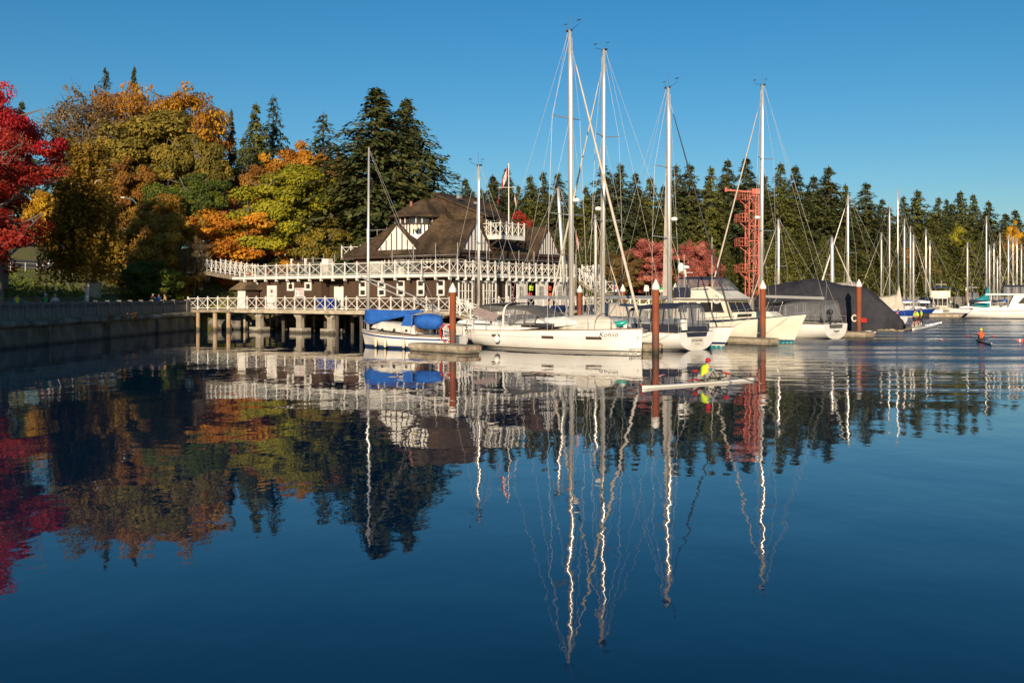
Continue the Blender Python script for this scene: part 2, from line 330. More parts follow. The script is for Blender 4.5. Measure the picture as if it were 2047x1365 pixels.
patchy = wnoise(.035, (1, .55, 1), .3, 3)
lin = mth('MULTIPLY_ADD', sp.outputs[1], .30, sp.outputs[0])            # x + .3 y
fair = mth('MULTIPLY', mrange(mth('MULTIPLY_ADD', patchy, 16., lin), 38, 50), mrange(sp.outputs[1], 44, 56))
fine = mth('ADD', wnoise(1.1, (1, .7, 1), .2, 2), mth('MULTIPLY', wnoise(4.2, (1, .6, 1), -.3, 2), .22))
swell = wnoise(.33, (1, .8, 1), .5, 1)
chop = wnoise(1.3, (.55, 1.5, 1), .35, 4, .6)
# wash: long low crests trailing behind the scull
wash = mth('MULTIPLY', mth('MULTIPLY', mrange(sp.outputs[0], 6, 15), mrange(sp.outputs[1], 32, 39)), mrange(sp.outputs[1], 68, 54))
calm = mth('MULTIPLY_ADD', patchy, 1.1, .30)
h = mth('ADD', mth('MULTIPLY', mth('MULTIPLY', fine, calm), .0066), mth('MULTIPLY', swell, .021))
h = mth('ADD', h, mth('MULTIPLY', mth('MULTIPLY', chop, fair), .17))
h = mth('ADD', h, mth('MULTIPLY', mth('MULTIPLY', wnoise(.55, (.28, 1.7, 1), -.16, 2, .9), wash), mth('MULTIPLY_ADD', patchy, .10, -.012)))
bp = N.new('ShaderNodeBump'); bp.inputs['Distance'].default_value = 1.; bp.inputs['Strength'].default_value = 1.; L.new(h, bp.inputs['Height']); L.new(bp.outputs[0], P.inputs['Normal'])
L.new(mth('MULTIPLY_ADD', mth('MULTIPLY', fair, mrange(wnoise(.22, (.3, 1.3, 1), .1, 3), .35, .62, .05, .27)), 1., .012), P.inputs['Roughness'])
M['water'] = m
wo = MB().quad((-1500,-300,0),(1500,-300,0),(1500,2500,0),(-1500,2500,0)).build('water', m, kind='structure'); wo['label'] = 'calm dark blue harbour water'

# ------------------------------------------------------------------ left seawall and balustrade
sw = thing('seawall', 'curving concrete seawall with stained face at the left shore', 'seawall')
i1 = iend + 1
secs = [(-.35, -1.5), (-.22, -.2), (-.12, .9), (-.08, 1.28), (-.30, 1.34), (-.40, 1.48), (-.36, 1.66), (-.16, 1.78), (.30, 1.80), (.62, 1.80), (.62, .5)]
bm = MB(); bm.loft([[(SH[i].x + NRM[i].x * a, SH[i].y + NRM[i].y * a, z + (.05 * math.sin(i * 1.7) if a < -.1 and z > 1.3 else 0)) for a, z in secs] for i in range(i0 - 12, i1)], False)
bm.build('wall_face', M['seawall'], sw, smooth=False)
k = 0
for i in range(i0, i1, 2):     # shallow pilasters on the face
    p, n = SH[i], NRM[i]; q = p - n * .27
    if i % 4 == i0 % 4: box(-.14, .14, -.16, .16, -1.2, 1.32).build('pilaster', M['seawall'], sw, loc=(q.x, q.y, 0), rz=math.atan2(n.y, n.x))
bal = thing('balustrade', 'weathered concrete balustrade with slotted panels along the seaside path', 'balustrade')
# walk along the wall at 2.35 m
acc = [0]
for i in range(i0, i1): acc.append(acc[-1] + (SH[i+1] - SH[i]).length)
def along(s, off=.32):
    j = int(np.searchsorted(acc, s)) - 1; j = min(max(j, 0), len(acc) - 2); t = (s - acc[j]) / (acc[j+1] - acc[j])
    p = SH[i0+j].lerp(SH[i0+j+1], t); n = NRM[i0+j].lerp(NRM[i0+j+1], t); return p + n * off
nb = int(acc[-1] / 2.35)
post = box(-.15, .15, -.15, .15, 1.78, 3.0); post.b(-.19, .19, -.19, .19, 3.0, 3.07); post_me = post.mesh('baluster_post', M['bal'])
pn = box(-1, 1, -.06, .06, 1.8, 2.55); pn.b(-1, 1, -.10, .10, 2.82, 2.97)
for q in range(-4, 5): pn.b(q * .21 - .05, q * .21 + .05, -.05, .05, 2.55, 2.82)
pn_me = pn.mesh('slotted_panel', M['bal'])
pts = [along(2.35 * j) for j in range(nb + 1)]
for j, p in enumerate(pts):
    d = pts[min(j+1, nb)] - pts[max(j-1, 0)]; rz = math.atan2(d.y, d.x)
    link('baluster_post', post_me, bal, (p.x, p.y, 0), rz)
    if j < nb:
        q = pts[j+1]; c = (p + q) / 2; d = q - p
        link('slotted_panel', pn_me, bal, (c.x, c.y, .002 * (j % 3)), math.atan2(d.y, d.x), scale=(d.length / 2 - .14, 1, 1))
# dry creepers hanging over the coping
for (px, py, n, w) in ((199, 640, 16, .9), (224, 636, 14, .8), (266, 637, 12, .6)):
    rr = random.Random(px);
    s = min(range(len(acc)), key=lambda a: abs(CX + F * SH[i0+min(a, len(acc)-1)].x / SH[i0+min(a, len(acc)-1)].y - px)); p = SH[i0+s]; n_ = NRM[i0+s]; d_ = Vector((n_.y, -n_.x))
    b = MB()
    for _ in range(n * 3):
        a = rr.uniform(-w, w); z = 1.95 - abs(rr.gauss(0, .45)); c = p - n_ * rr.uniform(.36, .55) + d_ * a
        v = Vector((c.x, c.y, z)); u = Vector((rr.uniform(-1,1), rr.uniform(-1,1), rr.uniform(-1,1))).normalized() * .11; t = Vector((rr.uniform(-1,1), rr.uniform(-1,1), rr.uniform(-1,1))).normalized() * .09
        b.quad(v-u, v-t, v+u, v+t)
    for _ in range(4):
        a = rr.uniform(-w, w); c = p - n_ * .44 + d_ * a; b.tube([(c.x, c.y, 1.85), (c.x + rr.uniform(-.1,.1), c.y, 1.3), (c.x, c.y, .75 + rr.uniform(0,.4))], .02, 4)
    tag(b.build('creeper', leafmat('creeper_leaf', [(.22, .13, .05), (.35, .2, .07), (.16, .14, .04)])), {199: 'tangle of dry creeper over the coping, nearest of three', 224: 'dry creeper over the coping, middle one of three', 266: 'dry creeper over the coping, farthest along of three'}[px], 'creeper', 'creepers on the seawall')

# far stone seawall to the right
js = min(range(len(SH)), key=lambda i: (SH[i] - Vector((20, 128))).length); je = min(range(len(SH)), key=lambda i: (SH[i] - Vector((240, 241))).length)
fw = MB(); fw.loft([[(SH[i].x + NRM[i].x * a, SH[i].y + NRM[i].y * a, z) for a, z in ((-.5, -1.5), (-.15, 3.15), (.55, 3.2), (.55, 2))] for i in range(js, je)], False)
tag(fw.build('stone_seawall', M['stone']), 'long stone seawall below the forest on the far right shore', 'seawall')
# boulders under the club deck
rk = random.Random(3)
def boulder_me(seed):
    r = random.Random(seed); b = MB(); prof_ = [(.05, -1), (.7, -.75), (1, -.15), (.93, .35), (.6, .8), (.05, .97)]
    b.lathe(prof_, 9); b.v = [(x * r.uniform(.8, 1.18), y * r.uniform(.8, 1.18), z * r.uniform(.8, 1.15)) for x, y, z in b.v]; return b.mesh('boulder', M['rock'])
bme = [boulder_me(s) for s in range(4)]
for q in range(26):
    px = 428 + q * 10.5 + rk.uniform(-4, 4); p = Vector((xat(px, 104 + q * .28), 104 + q * .28)); p.y += rk.uniform(-.9, .9); s = rk.uniform(.55, 1.05)
    o = link('boulder', bme[q % 4], None, (p.x, p.y, s * .25 + (.5 if q % 3 == 0 else 0)), rk.uniform(0, 6), scale=(s * 1.2, s, s * .8))
    tag(o, 'grey boulder of the bank in the shade under the club deck', 'boulder', 'boulders under the club deck')
# ------------------------------------------------------------------ trees
def unit(v): return v / np.maximum(np.linalg.norm(v, axis=-1, keepdims=True), 1e-9)
def leaves(Pts, Nrm, size, rng, aspect=.62):
    n = len(Pts); N_ = unit(Nrm); r = unit(rng.normal(size=(n, 3))); a = unit(np.cross(N_, r)); b = np.cross(N_, a)
    s = size * rng.uniform(.6, 1.35, (n, 1)); a = a * s; b = b * s * aspect
    return np.stack([Pts - a, Pts - b * rng.uniform(.7, 1.2, (n, 1)), Pts + a, Pts + b], 1)
def broadleaf(seed, clumps=150, per=150, leaf=.017, low=.22, rad=.36, flat=.8, sparse=0., top=1.0):
    """A broad crown of unit height: clumps of leaf faces on limbs, and the limbs themselves."""
    rng = np.random.default_rng(seed); rr = random.Random(seed)
    lobes = [(np.array([rr.uniform(-.55, .55) * rad, rr.uniform(-.55, .55) * rad, rr.uniform(low + .2, .78)]), rr.uniform(.42, .7) * rad) for _ in range(6)]
    lobes.append((np.array([0, 0, .62 * top]), .75 * rad)); lobes.append((np.array([0, 0, (.98 - .5 * rad) * top]), .5 * rad))
    C = []
    while len(C) < clumps:
        c, r = lobes[rr.randrange(len(lobes))]; d = unit(rng.normal(size=3)); q = c + d * r * rng.uniform(.55, 1.05) * np.array([1, 1, flat + .15])
        if q[2] < low or q[2] > top * .985: continue
        C.append(q)
    C = np.array(C); PV = []; PN = []; SHD = []
    for c in C:
        k = int(per * rng.uniform(.5, 1.3)); R_ = rad * rng.uniform(.13, .24)
        d = rng.normal(size=(k, 3)); d = unit(d) * (rng.uniform(.25, 1, (k, 1)) ** .5) * R_ * np.array([1.15, 1.15, .62]); PV.append(c + d)
        out = unit(c - np.array([0, 0, .5]))
        PN.append(unit(d) * 1.0 + rng.normal(size=(k, 3)) * .55 + out * .35 + np.array([0, 0, .45])); SHD.append(np.clip(rng.normal(rng.uniform(.05, .95), .14, k), 0, 1))
    PV = np.concatenate(PV); PN = np.concatenate(PN); SHD = np.concatenate(SHD)
    if sparse: keep = rng.uniform(size=len(PV)) > sparse; PV, PN, SHD = PV[keep], PN[keep], SHD[keep]
    crown = mesh_quads('crown', leaves(PV, PN, leaf, rng), SHD, None)
    t = MB(); lean = rr.uniform(-.02, .02); fork = low + .1
    t.tube([(0, 0, -.03), (lean * .3, 0, fork * .5), (lean, lean, fork), (lean, 0, .62), (lean * .5, 0, .85 * top)], [.030, .022, .018, .010, .003], 7)
    limbs = []
    for q in range(9):
        z = fork * rr.uniform(.75, 1.0) + q * .055; a = q * 2.4 + rr.uniform(-.4, .4); l = rad * rr.uniform(.6, .85)
        e = np.array([math.cos(a) * l, math.sin(a) * l, min(z + l * rr.uniform(.35, .9), .93 * top)]); m_ = np.array([e[0] * .45, e[1] * .45, z + (e[2] - z) * .62])
        t.tube([(0, 0, z), tuple(m_), tuple(e)], [.011, .007, .002], 5); limbs += [m_, e, np.array([0, 0, z + .12])]
    limbs = np.array(limbs)
    for c in C[:: (2 if sparse < .3 else 1)]:
        j = limbs[np.linalg.norm(limbs - c, axis=1).argmin()]; mid = (j + c) / 2 + rng.normal(size=3) * .015; t.tube([tuple(j), tuple(mid), tuple(c)], [.0042, .003, .0012], 3, cap=False)
        if sparse:
            for _ in range(5): t.tube([tuple(mid), tuple(c + unit(rng.normal(size=3)) * rad * .2)], [.002, .0009], 3, cap=False)
    return crown, t.mesh('trunk', None)
def weeping(seed):
    rng = np.random.default_rng(seed); rr = random.Random(seed); PV = []; PN = []; t = MB()
    t.tube([(0, 0, -.02), (.01, 0, .2), (-.01, .0, .5), (.012, 0, .78), (0, 0, .97)], [.012, .010, .0075, .004, .0015], 7)
    for q in range(75):
        z = rr.uniform(.34, .97); a = rr.uniform(0, 6.3); l = rr.uniform(.07, .24) * (1.15 - .55 * z); e = np.array([math.cos(a) * l, math.sin(a) * l, z + .05])
        t.tube([(0, 0, z - .05), tuple(e * np.array([.6, .6, 1])), tuple(e)], [.0045, .003, .001], 4, cap=False)
        for s in range(9):
            o = e * np.array([rr.uniform(.35, 1.1), rr.uniform(.35, 1.1), 1]) + rng.normal(size=3) * .014; ln = min(rr.uniform(.10, .34), o[2] - .17)
            k = int(70 * ln / .25) + 4; u = rng.uniform(0, 1, (k, 1)); p = o + np.concatenate([rng.normal(size=(k, 2)) * .007, -u * ln], 1); PV.append(p); PN.append(rng.normal(size=(k, 3)) + np.array([0, -.4, .1]))
    PV = np.concatenate(PV); PN = np.concatenate(PN)
    return mesh_quads('crown', leaves(PV, PN, .0085, rng), rng.uniform(0, 1, len(PV)), None), t.mesh('trunk', None)
def conifer(seed, levels=46, rad=.19, low=.08, gap=.25, droop=.5, taper=.8, bare=0., ragged=.3, k=15):
    """Drooping branch tiers of spray faces round a straight tapered trunk, unit height."""
    rng = np.random.default_rng(seed); rr = random.Random(seed); PV = []; PN = []; SHD = []; A = []; t = MB()
    t.tube([(0, 0, -.02), (0, 0, .4), (0, 0, .99)], [.016, .011, .0015], 7)
    for i in range(levels):
        z = low + (1 - low) * (i + rr.random() * .8) / levels
        if z > .985: continue
        prof_ = (1 - z) ** taper * min(1, .30 + (1 - z) * 2.9); prof_ *= min(1, .5 + (z - low) * 4.5)
        r0 = rad * prof_ + .006; nbr = int(5 + 5 * prof_)
        for j in range(nbr):
            if rr.random() < gap * .5: continue
            a = rr.uniform(0, 6.283); r = r0 * rr.uniform(1 - ragged * 1.3, 1 + ragged * .75); ca, sa = math.cos(a), math.sin(a); rise = rr.uniform(.05, .35); dr = droop * rr.uniform(.6, 1.25)
            kk = int(k * (.45 + r / rad)); u = np.sort(rng.uniform(.12, 1, kk)); side = rng.normal(size=kk) * .22 * (1.1 - u) * r + rng.normal(size=kk) * .006
            x = u * r; zz = z + rng.normal(size=kk) * .006 + (rise + .5 * max(0, z - .8)) * x - dr * x * u - np.abs(rng.normal(size=kk)) * .006 - np.abs(side) * .3
            p = np.stack([x * ca - side * sa, x * sa + side * ca, zz], 1); PV.append(p)
            n = np.stack([np.full(kk, ca * .55), np.full(kk, sa * .55), np.full(kk, .9)], 1) + rng.normal(size=(kk, 3)) * .42; PN.append(n)
            A.append(np.stack([ca + rng.normal(size=kk) * .55, sa + rng.normal(size=kk) * .55, -.35 - rng.uniform(0, .5, kk)], 1)); SHD.append(np.clip(rng.normal(.3 + .45 * rr.random(), .15, kk), 0, 1))
            if rr.random() < .5: t.tube([(0, 0, z), (r * .55 * ca, r * .55 * sa, z + rise * r * .55 - dr * r * .3), (r * .95 * ca, r * .95 * sa, z + rise * r - dr * r * .95)], [.0022, .0015, .0006], 3, cap=False)
    PV = np.concatenate(PV); PN = unit(np.concatenate(PN)); A = np.concatenate(A); SHD = np.concatenate(SHD)
    A = unit(A - PN * (A * PN).sum(1, keepdims=True)); B = np.cross(PN, A); n = len(PV); s = rng.uniform(.010, .021, (n, 1)) * (1 - .45 * PV[:, 2:3]); 
    Vq = np.stack([PV - A * s, PV + B * s * .42 - A * s * .1, PV + A * s * 1.25, PV - B * s * .42 - A * s * .1], 1)
    return mesh_quads('crown', Vq, SHD, None), t.mesh('trunk', None)

LM = {
 'red': leafmat('leaf_scarlet', [(.24, .008, .012), (.46, .022, .022), (.60, .065, .038)], 0.38),
 'crimson': leafmat('leaf_crimson', [(.22, .06, .05), (.37, .115, .085), (.47, .20, .13)], 0.38),
 'orange': leafmat('leaf_orange', [(.26, .10, .014), (.50, .215, .018), (.64, .35, .03)], 0.38),
 'rust': leafmat('leaf_rust', [(.20, .08, .02), (.36, .155, .028), (.48, .25, .04)], 0.38),
 'gold': leafmat('leaf_gold', [(.34, .16, .016), (.56, .31, .02), (.66, .45, .034)], 0.38),
 'olive': leafmat('leaf_olive', [(.10, .086, .016), (.205, .165, .026), (.34, .245, .032)], 0.38),
 'ygreen': leafmat('leaf_yellow_green', [(.16, .16, .016), (.32, .30, .02), (.44, .40, .028)], 0.38),
 'green': leafmat('leaf_green', [(0.065, 0.094, 0.017), (0.123, 0.160, 0.023), (0.217, 0.232, 0.029)], 0.38),
 'tan': leafmat('leaf_tan', [(0.135, 0.081, 0.032), (0.230, 0.142, 0.047), (0.297, 0.203, 0.068)], 0.38),
 'birchl': leafmat('leaf_birch', [(.20, .115, .02), (.34, .195, .026), (.46, .28, .034)], 0.38),
 'fir': leafmat('needle_fir', [(.040, .052, .018), (.080, .092, .027), (.13, .128, .038)], 0.15),
 'cedar': leafmat('needle_cedar', [(.060, .072, .016), (.11, .118, .024), (.16, .155, .033)], 0.15),
 'blue': leafmat('needle_bluish', [(.036, .052, .026), (.068, .088, .038), (.11, .12, .05)], 0.15),
}
BL = [broadleaf(11, 140, 390, .0112, sparse=.05), broadleaf(12, 125, 430, .0118, .16, .42, .75, .08), broadleaf(13, 150, 340, .0105, .10, .34, sparse=.05), broadleaf(14, 125, 380, .0115, .28, .40, sparse=.08)]
SPARSE = [broadleaf(21, 160, 110, .0095, .25, .34, .9, .6), broadleaf(22, 180, 230, .0100, .25, .36, .9, .4)]
ROUND = [broadleaf(31, 160, 260, .017, .05, .52, .8), broadleaf(32, 150, 260, .018, .02, .6, .8)]
REDS = [broadleaf(71, 74, 420, .0085, .16, .40, .7, .15), broadleaf(72, 60, 420, .0085, .3, .36, .7, .15)]
BIRCH = weeping(5)
FIR = [conifer(41, 50, .19, .06, .12, .5, .6, k=24), conifer(42, 36, .21, .15, .3, .6, .55, ragged=.45, k=24), conifer(43, 54, .17, .06, .1, .5, .68, k=24), conifer(44, 34, .22, .3, .45, .5, .5, ragged=.5, k=22), conifer(45, 48, .18, .08, .15, .62, .52, ragged=.4, k=24)]
CED = [conifer(51, 60, .26, .02, .05, .75, .62, ragged=.22, k=20), conifer(52, 60, .30, .02, .05, .8, .7, ragged=.25, k=20)]
BIGFIR = conifer(61, 60, .30, .06, .12, .55, .62, ragged=.35, k=40)

def put_tree(name, label, pair, mt, bark, x, y, z, h, r, unit_r, group=None, rz=0, cat='tree', lean=0):
    t = thing(name, label, cat, (x, y, z), rz, group)
    if lean: t.rotation_euler = (0, lean, rz)
    s = r / unit_r
    for me, mm, nm in ((pair[1], bark, 'trunk'), (pair[0], mt, 'crown')):
        if not me.materials: me.materials.append(None)
        o = link(nm, me, t, scale=(s, s, h)); o.material_slots[0].link = 'OBJECT'; o.material_slots[0].material = mm
    return t
UR = {}
def reg(lst, r):
    for p in lst: UR[id(p)] = r
UR[id(REDS[0])] = .37; UR[id(REDS[1])] = .34
for p, r in zip(BL + SPARSE + ROUND + [BIRCH] + FIR + CED + [BIGFIR], [.33, .38, .31, .36, .31, .33, .46, .52, .20, .115, .125, .105, .12, .115, .19, .21, .22]): UR[id(p)] = r
def ptree(name, label, pair, mk, px, top, hw, D, group=None, rz=None, bark='bark', zb=None, lean=0):
    x = xat(px, D); z = ground_z(x, D) if zb is None else zb; z -= .1
    h = HC + (HY - top) / F * D - z
    return put_tree(name, label, pair, LM[mk], M[bark], x, D, z, h, hw / F * D, UR[id(pair)], group, R.uniform(0, 6.28) if rz is None else rz, lean=lean)

# broadleaf trees on the left bank: pair, colour, px, top y, half width px, distance
bl = [
 ('maple_tree', 'scarlet maple at the left edge, topmost sprays against the sky', REDS[1], 'red', 8, 152, 104, 88, 'barkg'),
 ('maple_tree', 'scarlet maple reaching over the path, lower wide crown', REDS[0], 'red', -4, 248, 158, 80, 'barkg'),
 ('maple_tree', 'small yellow maple beside the scarlet maple', BL[0], 'gold', 92, 372, 48, 112, 'bark'),
 ('maple_tree', 'bare grey-brown maple with few leaves left of the tall crowns', SPARSE[0], 'tan', 172, 168, 92, 146, 'barkg'),
 ('maple_tree', 'tall rust-brown maple with the highest crown of the left hill', SPARSE[1], 'rust', 262, 150, 84, 158, 'barkg'),
 ('maple_tree', 'orange maple on the right shoulder of the left hill', SPARSE[1], 'orange', 350, 150, 92, 152, 'barkg'),
 ('maple_tree', 'broad olive maple in the middle of the left hill', BL[1], 'olive', 300, 208, 140, 138, 'barkg'),
 ('maple_tree', 'olive-brown maple to the right of the broad olive one', BL[0], 'olive', 392, 250, 72, 136, 'barkg'),
 ('maple_tree', 'golden maple glowing between the birch and the olive crowns', BL[3], 'gold', 214, 268, 62, 140, 'barkg'),
 ('maple_tree', 'green maple with dark hollows low on the left hill', BL[0], 'green', 398, 335, 80, 124, 'barkg'),
 ('maple_tree', 'rust maple in front of the olive crowns', BL[3], 'rust', 268, 308, 66, 126, 'bark'),
 ('maple_tree', 'low tan-gold maple behind the street lamp', BL[1], 'birchl', 318, 380, 70, 118, 'bark'),
 ('maple_tree', 'orange-brown Japanese maple spreading above the upper ramp', ROUND[1], 'orange', 466, 424, 108, 118, 'barkg'),
 ('maple_tree', 'rusty maple behind the orange-brown maple of the ramp', BL[3], 'rust', 442, 376, 66, 124, 'barkg'),
 ('maple_tree', 'large yellow-green maple left of the clubhouse', BL[1], 'ygreen', 575, 318, 112, 121, 'barkg'),
 ('maple_tree', 'yellow-green maple tucked against the big fir', BL[0], 'ygreen', 664, 330, 62, 125, 'barkg'),
 ('maple_tree', 'olive-gold maple low behind the scaffold', ROUND[0], 'olive', 640, 430, 72, 117, 'barkg'),
 ('maple_tree', 'orange maple showing above the yellow-green maple', BL[3], 'orange', 606, 276, 70, 150, 'bark'),
 ('maple_tree', 'dark rust maple under the small dark firs', BL[0], 'rust', 520, 318, 56, 142, 'bark'),
 ('maple_tree', 'orange-brown maple between the orange crown and the big fir', SPARSE[1], 'orange', 668, 296, 46, 152, 'bark'),
 ('shrub_tree', 'dark rust shrub tree to the right of the birch', ROUND[0], 'birchl', 258, 442, 70, 111, 'bark'),
 ('shrub_tree', 'gold-flecked shrub tree at the head of the bank', ROUND[1], 'birchl', 330, 430, 66, 109, 'bark'),
 ('shrub_tree', 'round green-brown shrub beside the foot of the bank', ROUND[0], 'green', 318, 520, 58, 103.5, 'bark'),
 ('shrub_tree', 'grey-brown twiggy shrub next to the upper ramp', SPARSE[0], 'tan', 388, 470, 34, 108, 'barkg'),
]
for (nm, lab, pr, mk, px, top, hw, D, bk) in bl: ptree(nm, lab, pr, mk, px, top, hw, D, 'autumn trees on the left bank', bark=bk)
ptree('birch_tree', 'weeping birch with white trunk standing by the seaside path', BIRCH, 'birchl', 172, 292, 78, 92, None, 1.0, 'birch')
# autumn trees right of the clubhouse
br_ = [
 ('maple_tree', 'bright red maple peeking over the club roof', REDS[1], 'red', 1046, 415, 38, 128),
 ('maple_tree', 'broad pink-red maple between the two tall masts and the stern awning', ROUND[0], 'crimson', 1296, 478, 58, 134),
 ('maple_tree', 'smaller pink-red maple left of the trawler flybridge', ROUND[1], 'crimson', 1394, 484, 40, 137),
 ('maple_tree', 'golden maple behind the broad pink-red maple', BL[0], 'gold', 1238, 462, 32, 160),
 ('maple_tree', 'orange-gold maple behind the pink-red crown', BL[3], 'orange', 1272, 470, 30, 164),
 ('maple_tree', 'golden maple left of the red tower', BL[2], 'gold', 1420, 436, 28, 166),
 ('maple_tree', 'gold maple half hidden behind the red tower', BL[0], 'gold', 1482, 462, 20, 172),
 ('shrub_tree', 'pale brown bare shrub right of the outdoor stairs', ROUND[0], 'tan', 1234, 502, 36, 130),
 ('shrub_tree', 'small lime shrub right of the red tower', ROUND[1], 'ygreen', 1536, 536, 22, 160),
 ('maple_tree', 'narrow gold maple above the covered boat bow', BL[2], 'gold', 1745, 520, 16, 196),
 ('maple_tree', 'orange maple behind the masts of the far marina', SPARSE[1], 'orange', 1822, 488, 34, 205),
 ('maple_tree', 'yellow-green maple in the far forest edge', BL[0], 'ygreen', 1902, 438, 36, 224),
 ('maple_tree', 'golden round maple at the far right end of the forest', BL[3], 'gold', 2026, 438, 22, 262),
 ('maple_tree', 'rust maple just left of the golden round one', BL[0], 'rust', 1992, 462, 28, 258),
]
for (nm, lab, pr, mk, px, top, hw, D) in br_: ptree(nm, lab, pr, mk, px, top, hw, D, 'autumn trees right of the clubhouse', bark='barkg')
# conifers of the left hill
for (lab, pr, mk, px, top, hw, D) in [
 ('slim fir rising behind the bare grey-brown maple', FIR[3], 'fir', 211, 131, 34, 162), ('fir top poking out of the tall rust maple', FIR[2], 'fir', 268, 126, 26, 170),
 ('small slim spruce left of the pair of firs', FIR[2], 'blue', 462, 212, 22, 158), ('left one of the pair of firs beside the slim spruce', FIR[0], 'cedar', 512, 200, 48, 152),
 ('right one of the pair of firs beside the slim spruce', FIR[1], 'blue', 546, 184, 46, 160), ('lone wide-tiered fir above the orange maple', FIR[1], 'blue', 646, 220, 62, 166),
 ('dark fir behind the scarlet maple at the left edge', FIR[0], 'fir', 44, 196, 36, 140), ('low cedar left of the grey-brown maple', CED[0], 'fir', 118, 214, 40, 150),
 ('dark cedar between olive maple and pair of firs', CED[1], 'cedar', 486, 270, 56, 146)]:
    ptree('fir_tree', lab, pr, mk, px, top, hw, D, 'conifers on the left hill')
ptree('fir_tree', 'huge dark fir towering behind the clubhouse roof', BIGFIR, 'fir', 754, 168, 168, 122, None, 2.0)
ptree('fir_tree', 'ragged right-hand twin of the huge dark fir', BIGFIR, 'fir', 822, 192, 124, 125, None, 4.2, lean=.05)
# far forest: front row read off the skyline, then rows behind that close it
row = [(930,352,26),(962,372,18),(985,345,26),(1014,330,26),(1036,366,20),(1060,346,24),(1086,338,26),(1116,340,24),(1142,372,22),(1171,368,24),(1206,320,30),(1240,322,30),(1270,340,26),(1300,350,26),(1326,366,22),(1352,324,26),(1378,322,30),(1421,328,26),(1455,313,30),(1492,308,32),(1528,345,24),(1560,320,28),(1590,326,30),(1626,346,26),(1656,328,38),(1690,364,22),(1731,360,28),(1764,394,24),(1806,388,20),(1834,376,30),(1876,390,22),(1892,394,18),(1920,378,26),(1945,384,22),(1976,398,24)]
def shoreD(px):
    s = (px - CX) / F; b = [(abs(p.x / p.y - s), p.y) for p in SH if p.y > 90]; return min(b)[1]
ordn = ['first','second','third','fourth','fifth','sixth','seventh','eighth','ninth','tenth','eleventh','twelfth','thirteenth','fourteenth','fifteenth','sixteenth','seventeenth','eighteenth','nineteenth','twentieth']
ordn += ['twenty-' + o for o in ordn[:9]] + ['thirtieth'] + ['thirty-' + o for o in ordn[:9]] + ['fortieth'] + ['forty-' + o for o in ordn[:9]]
for i, (px, top, hw) in enumerate(row):
    D = shoreD(px) + R.uniform(20, 34)
    ptree('fir_tree', 'tall fir on the skyline of the far forest, %s from the clubhouse' % ordn[i], FIR[[0,2,4,0,1,4,2,0][(i * 5 + i // 3) % 8]], ['fir','cedar','fir','blue'][i % 4], px, top, hw * 1.5, D, 'skyline firs of the far forest')
k = 0
for i in range(46):
    px = 925 + i * 24.5 + R.uniform(-9, 9); sk = np.interp(px, [r[0] for r in row], [r[1] for r in row]); D = shoreD(px) + R.uniform(36, 70)
    ptree('fir_tree', 'fir in the dark second rank behind the skyline firs, %s from the clubhouse' % ordn[i], FIR[(i * 3) % 5], ['fir','fir','blue'][i % 3], px, sk + R.uniform(14, 60), R.uniform(38, 50), D, 'second-rank firs of the far forest')
cl = [(1205,452,30),(1450,470,26),(1475,480,30),(1540,470,34),(1575,455,36),(1610,462,36),(1645,470,34),(1682,462,34),(1720,470,32),(1758,462,30),(1790,470,30),(1850,465,34),(1880,476,30),(1935,470,34),(1962,462,30),(2000,470,34),(2045,470,34),(1345,470,30),(1170,452,28),(1130,440,30),(1085,440,30)]
cl.sort()
for i, (px, top, hw) in enumerate(cl):
    ptree('cedar_tree', 'bushy cedar low in front of the far firs, %s from the clubhouse' % ordn[i], CED[i % 2], 'cedar', px, top, hw * 1.15, shoreD(px) + R.uniform(9, 17), 'cedars along the far shore')
# low growth nobody could count
def scatter(name, n, fn, size, mt, lab, seed):
    rng = np.random.default_rng(seed); Pp = np.array([fn(rng) for _ in range(n)]); Nn = rng.normal(size=(n, 3)) * .7 + np.array([0, -.5, .7])
    o = link(name, mesh_quads(name, leaves(Pp, Nn, size, rng), np.clip(rng.normal(.45, .25, n), 0, 1), mt), kind='stuff'); o['label'] = lab
jq = min(range(len(SH)), key=lambda i: (SH[i] - Vector((38, 142))).length)
def under(rng):
    j = rng.integers(jq, je - 4); s = 5 + 10 * rng.random() ** 1.5; p = SH[j] + NRM[j] * s + Vector((rng.normal() * 1.5, rng.normal() * 1.5)); hh = 2.2 + 2.4 * (math.sin(j * 1.3) * .5 + .5)
    return (p.x, p.y, prof(s, SH[j].x) + hh * rng.random() ** .8)
scatter('undergrowth', 26000, under, .30, LM['cedar'], 'low undergrowth along the edge of the far forest', 91)
jl = i0
def bank(rng):
    j = rng.integers(i0 + 6, iend + 16); s = 8.2 + 16 * rng.random() ** 1.4
    if SH[j].y < 80 and s > 18: s = 9
    p = SH[j] + NRM[j] * s + Vector((rng.normal() * .8, rng.normal() * .8)); return (p.x, p.y, prof(s, SH[j].x) + .05 + .9 * rng.random() ** 2 * (math.sin(j * 2.1 + s) * .5 + .6))
scatter('ground_cover', 22000, bank, .15, LM['green'], 'low ivy and ground cover on the shaded bank', 92)
def ivy(rng):
    px = rng.uniform(404, 470); u = rng.random(); p = at(px, 0, 104.5 + 4 * u); return (p.x, p.y, ground_z(p.x, p.y) + rng.random() * .5)
scatter('ivy', 5000, ivy, .14, LM['ygreen'], 'bright ivy on the bank under the upper ramp', 93)
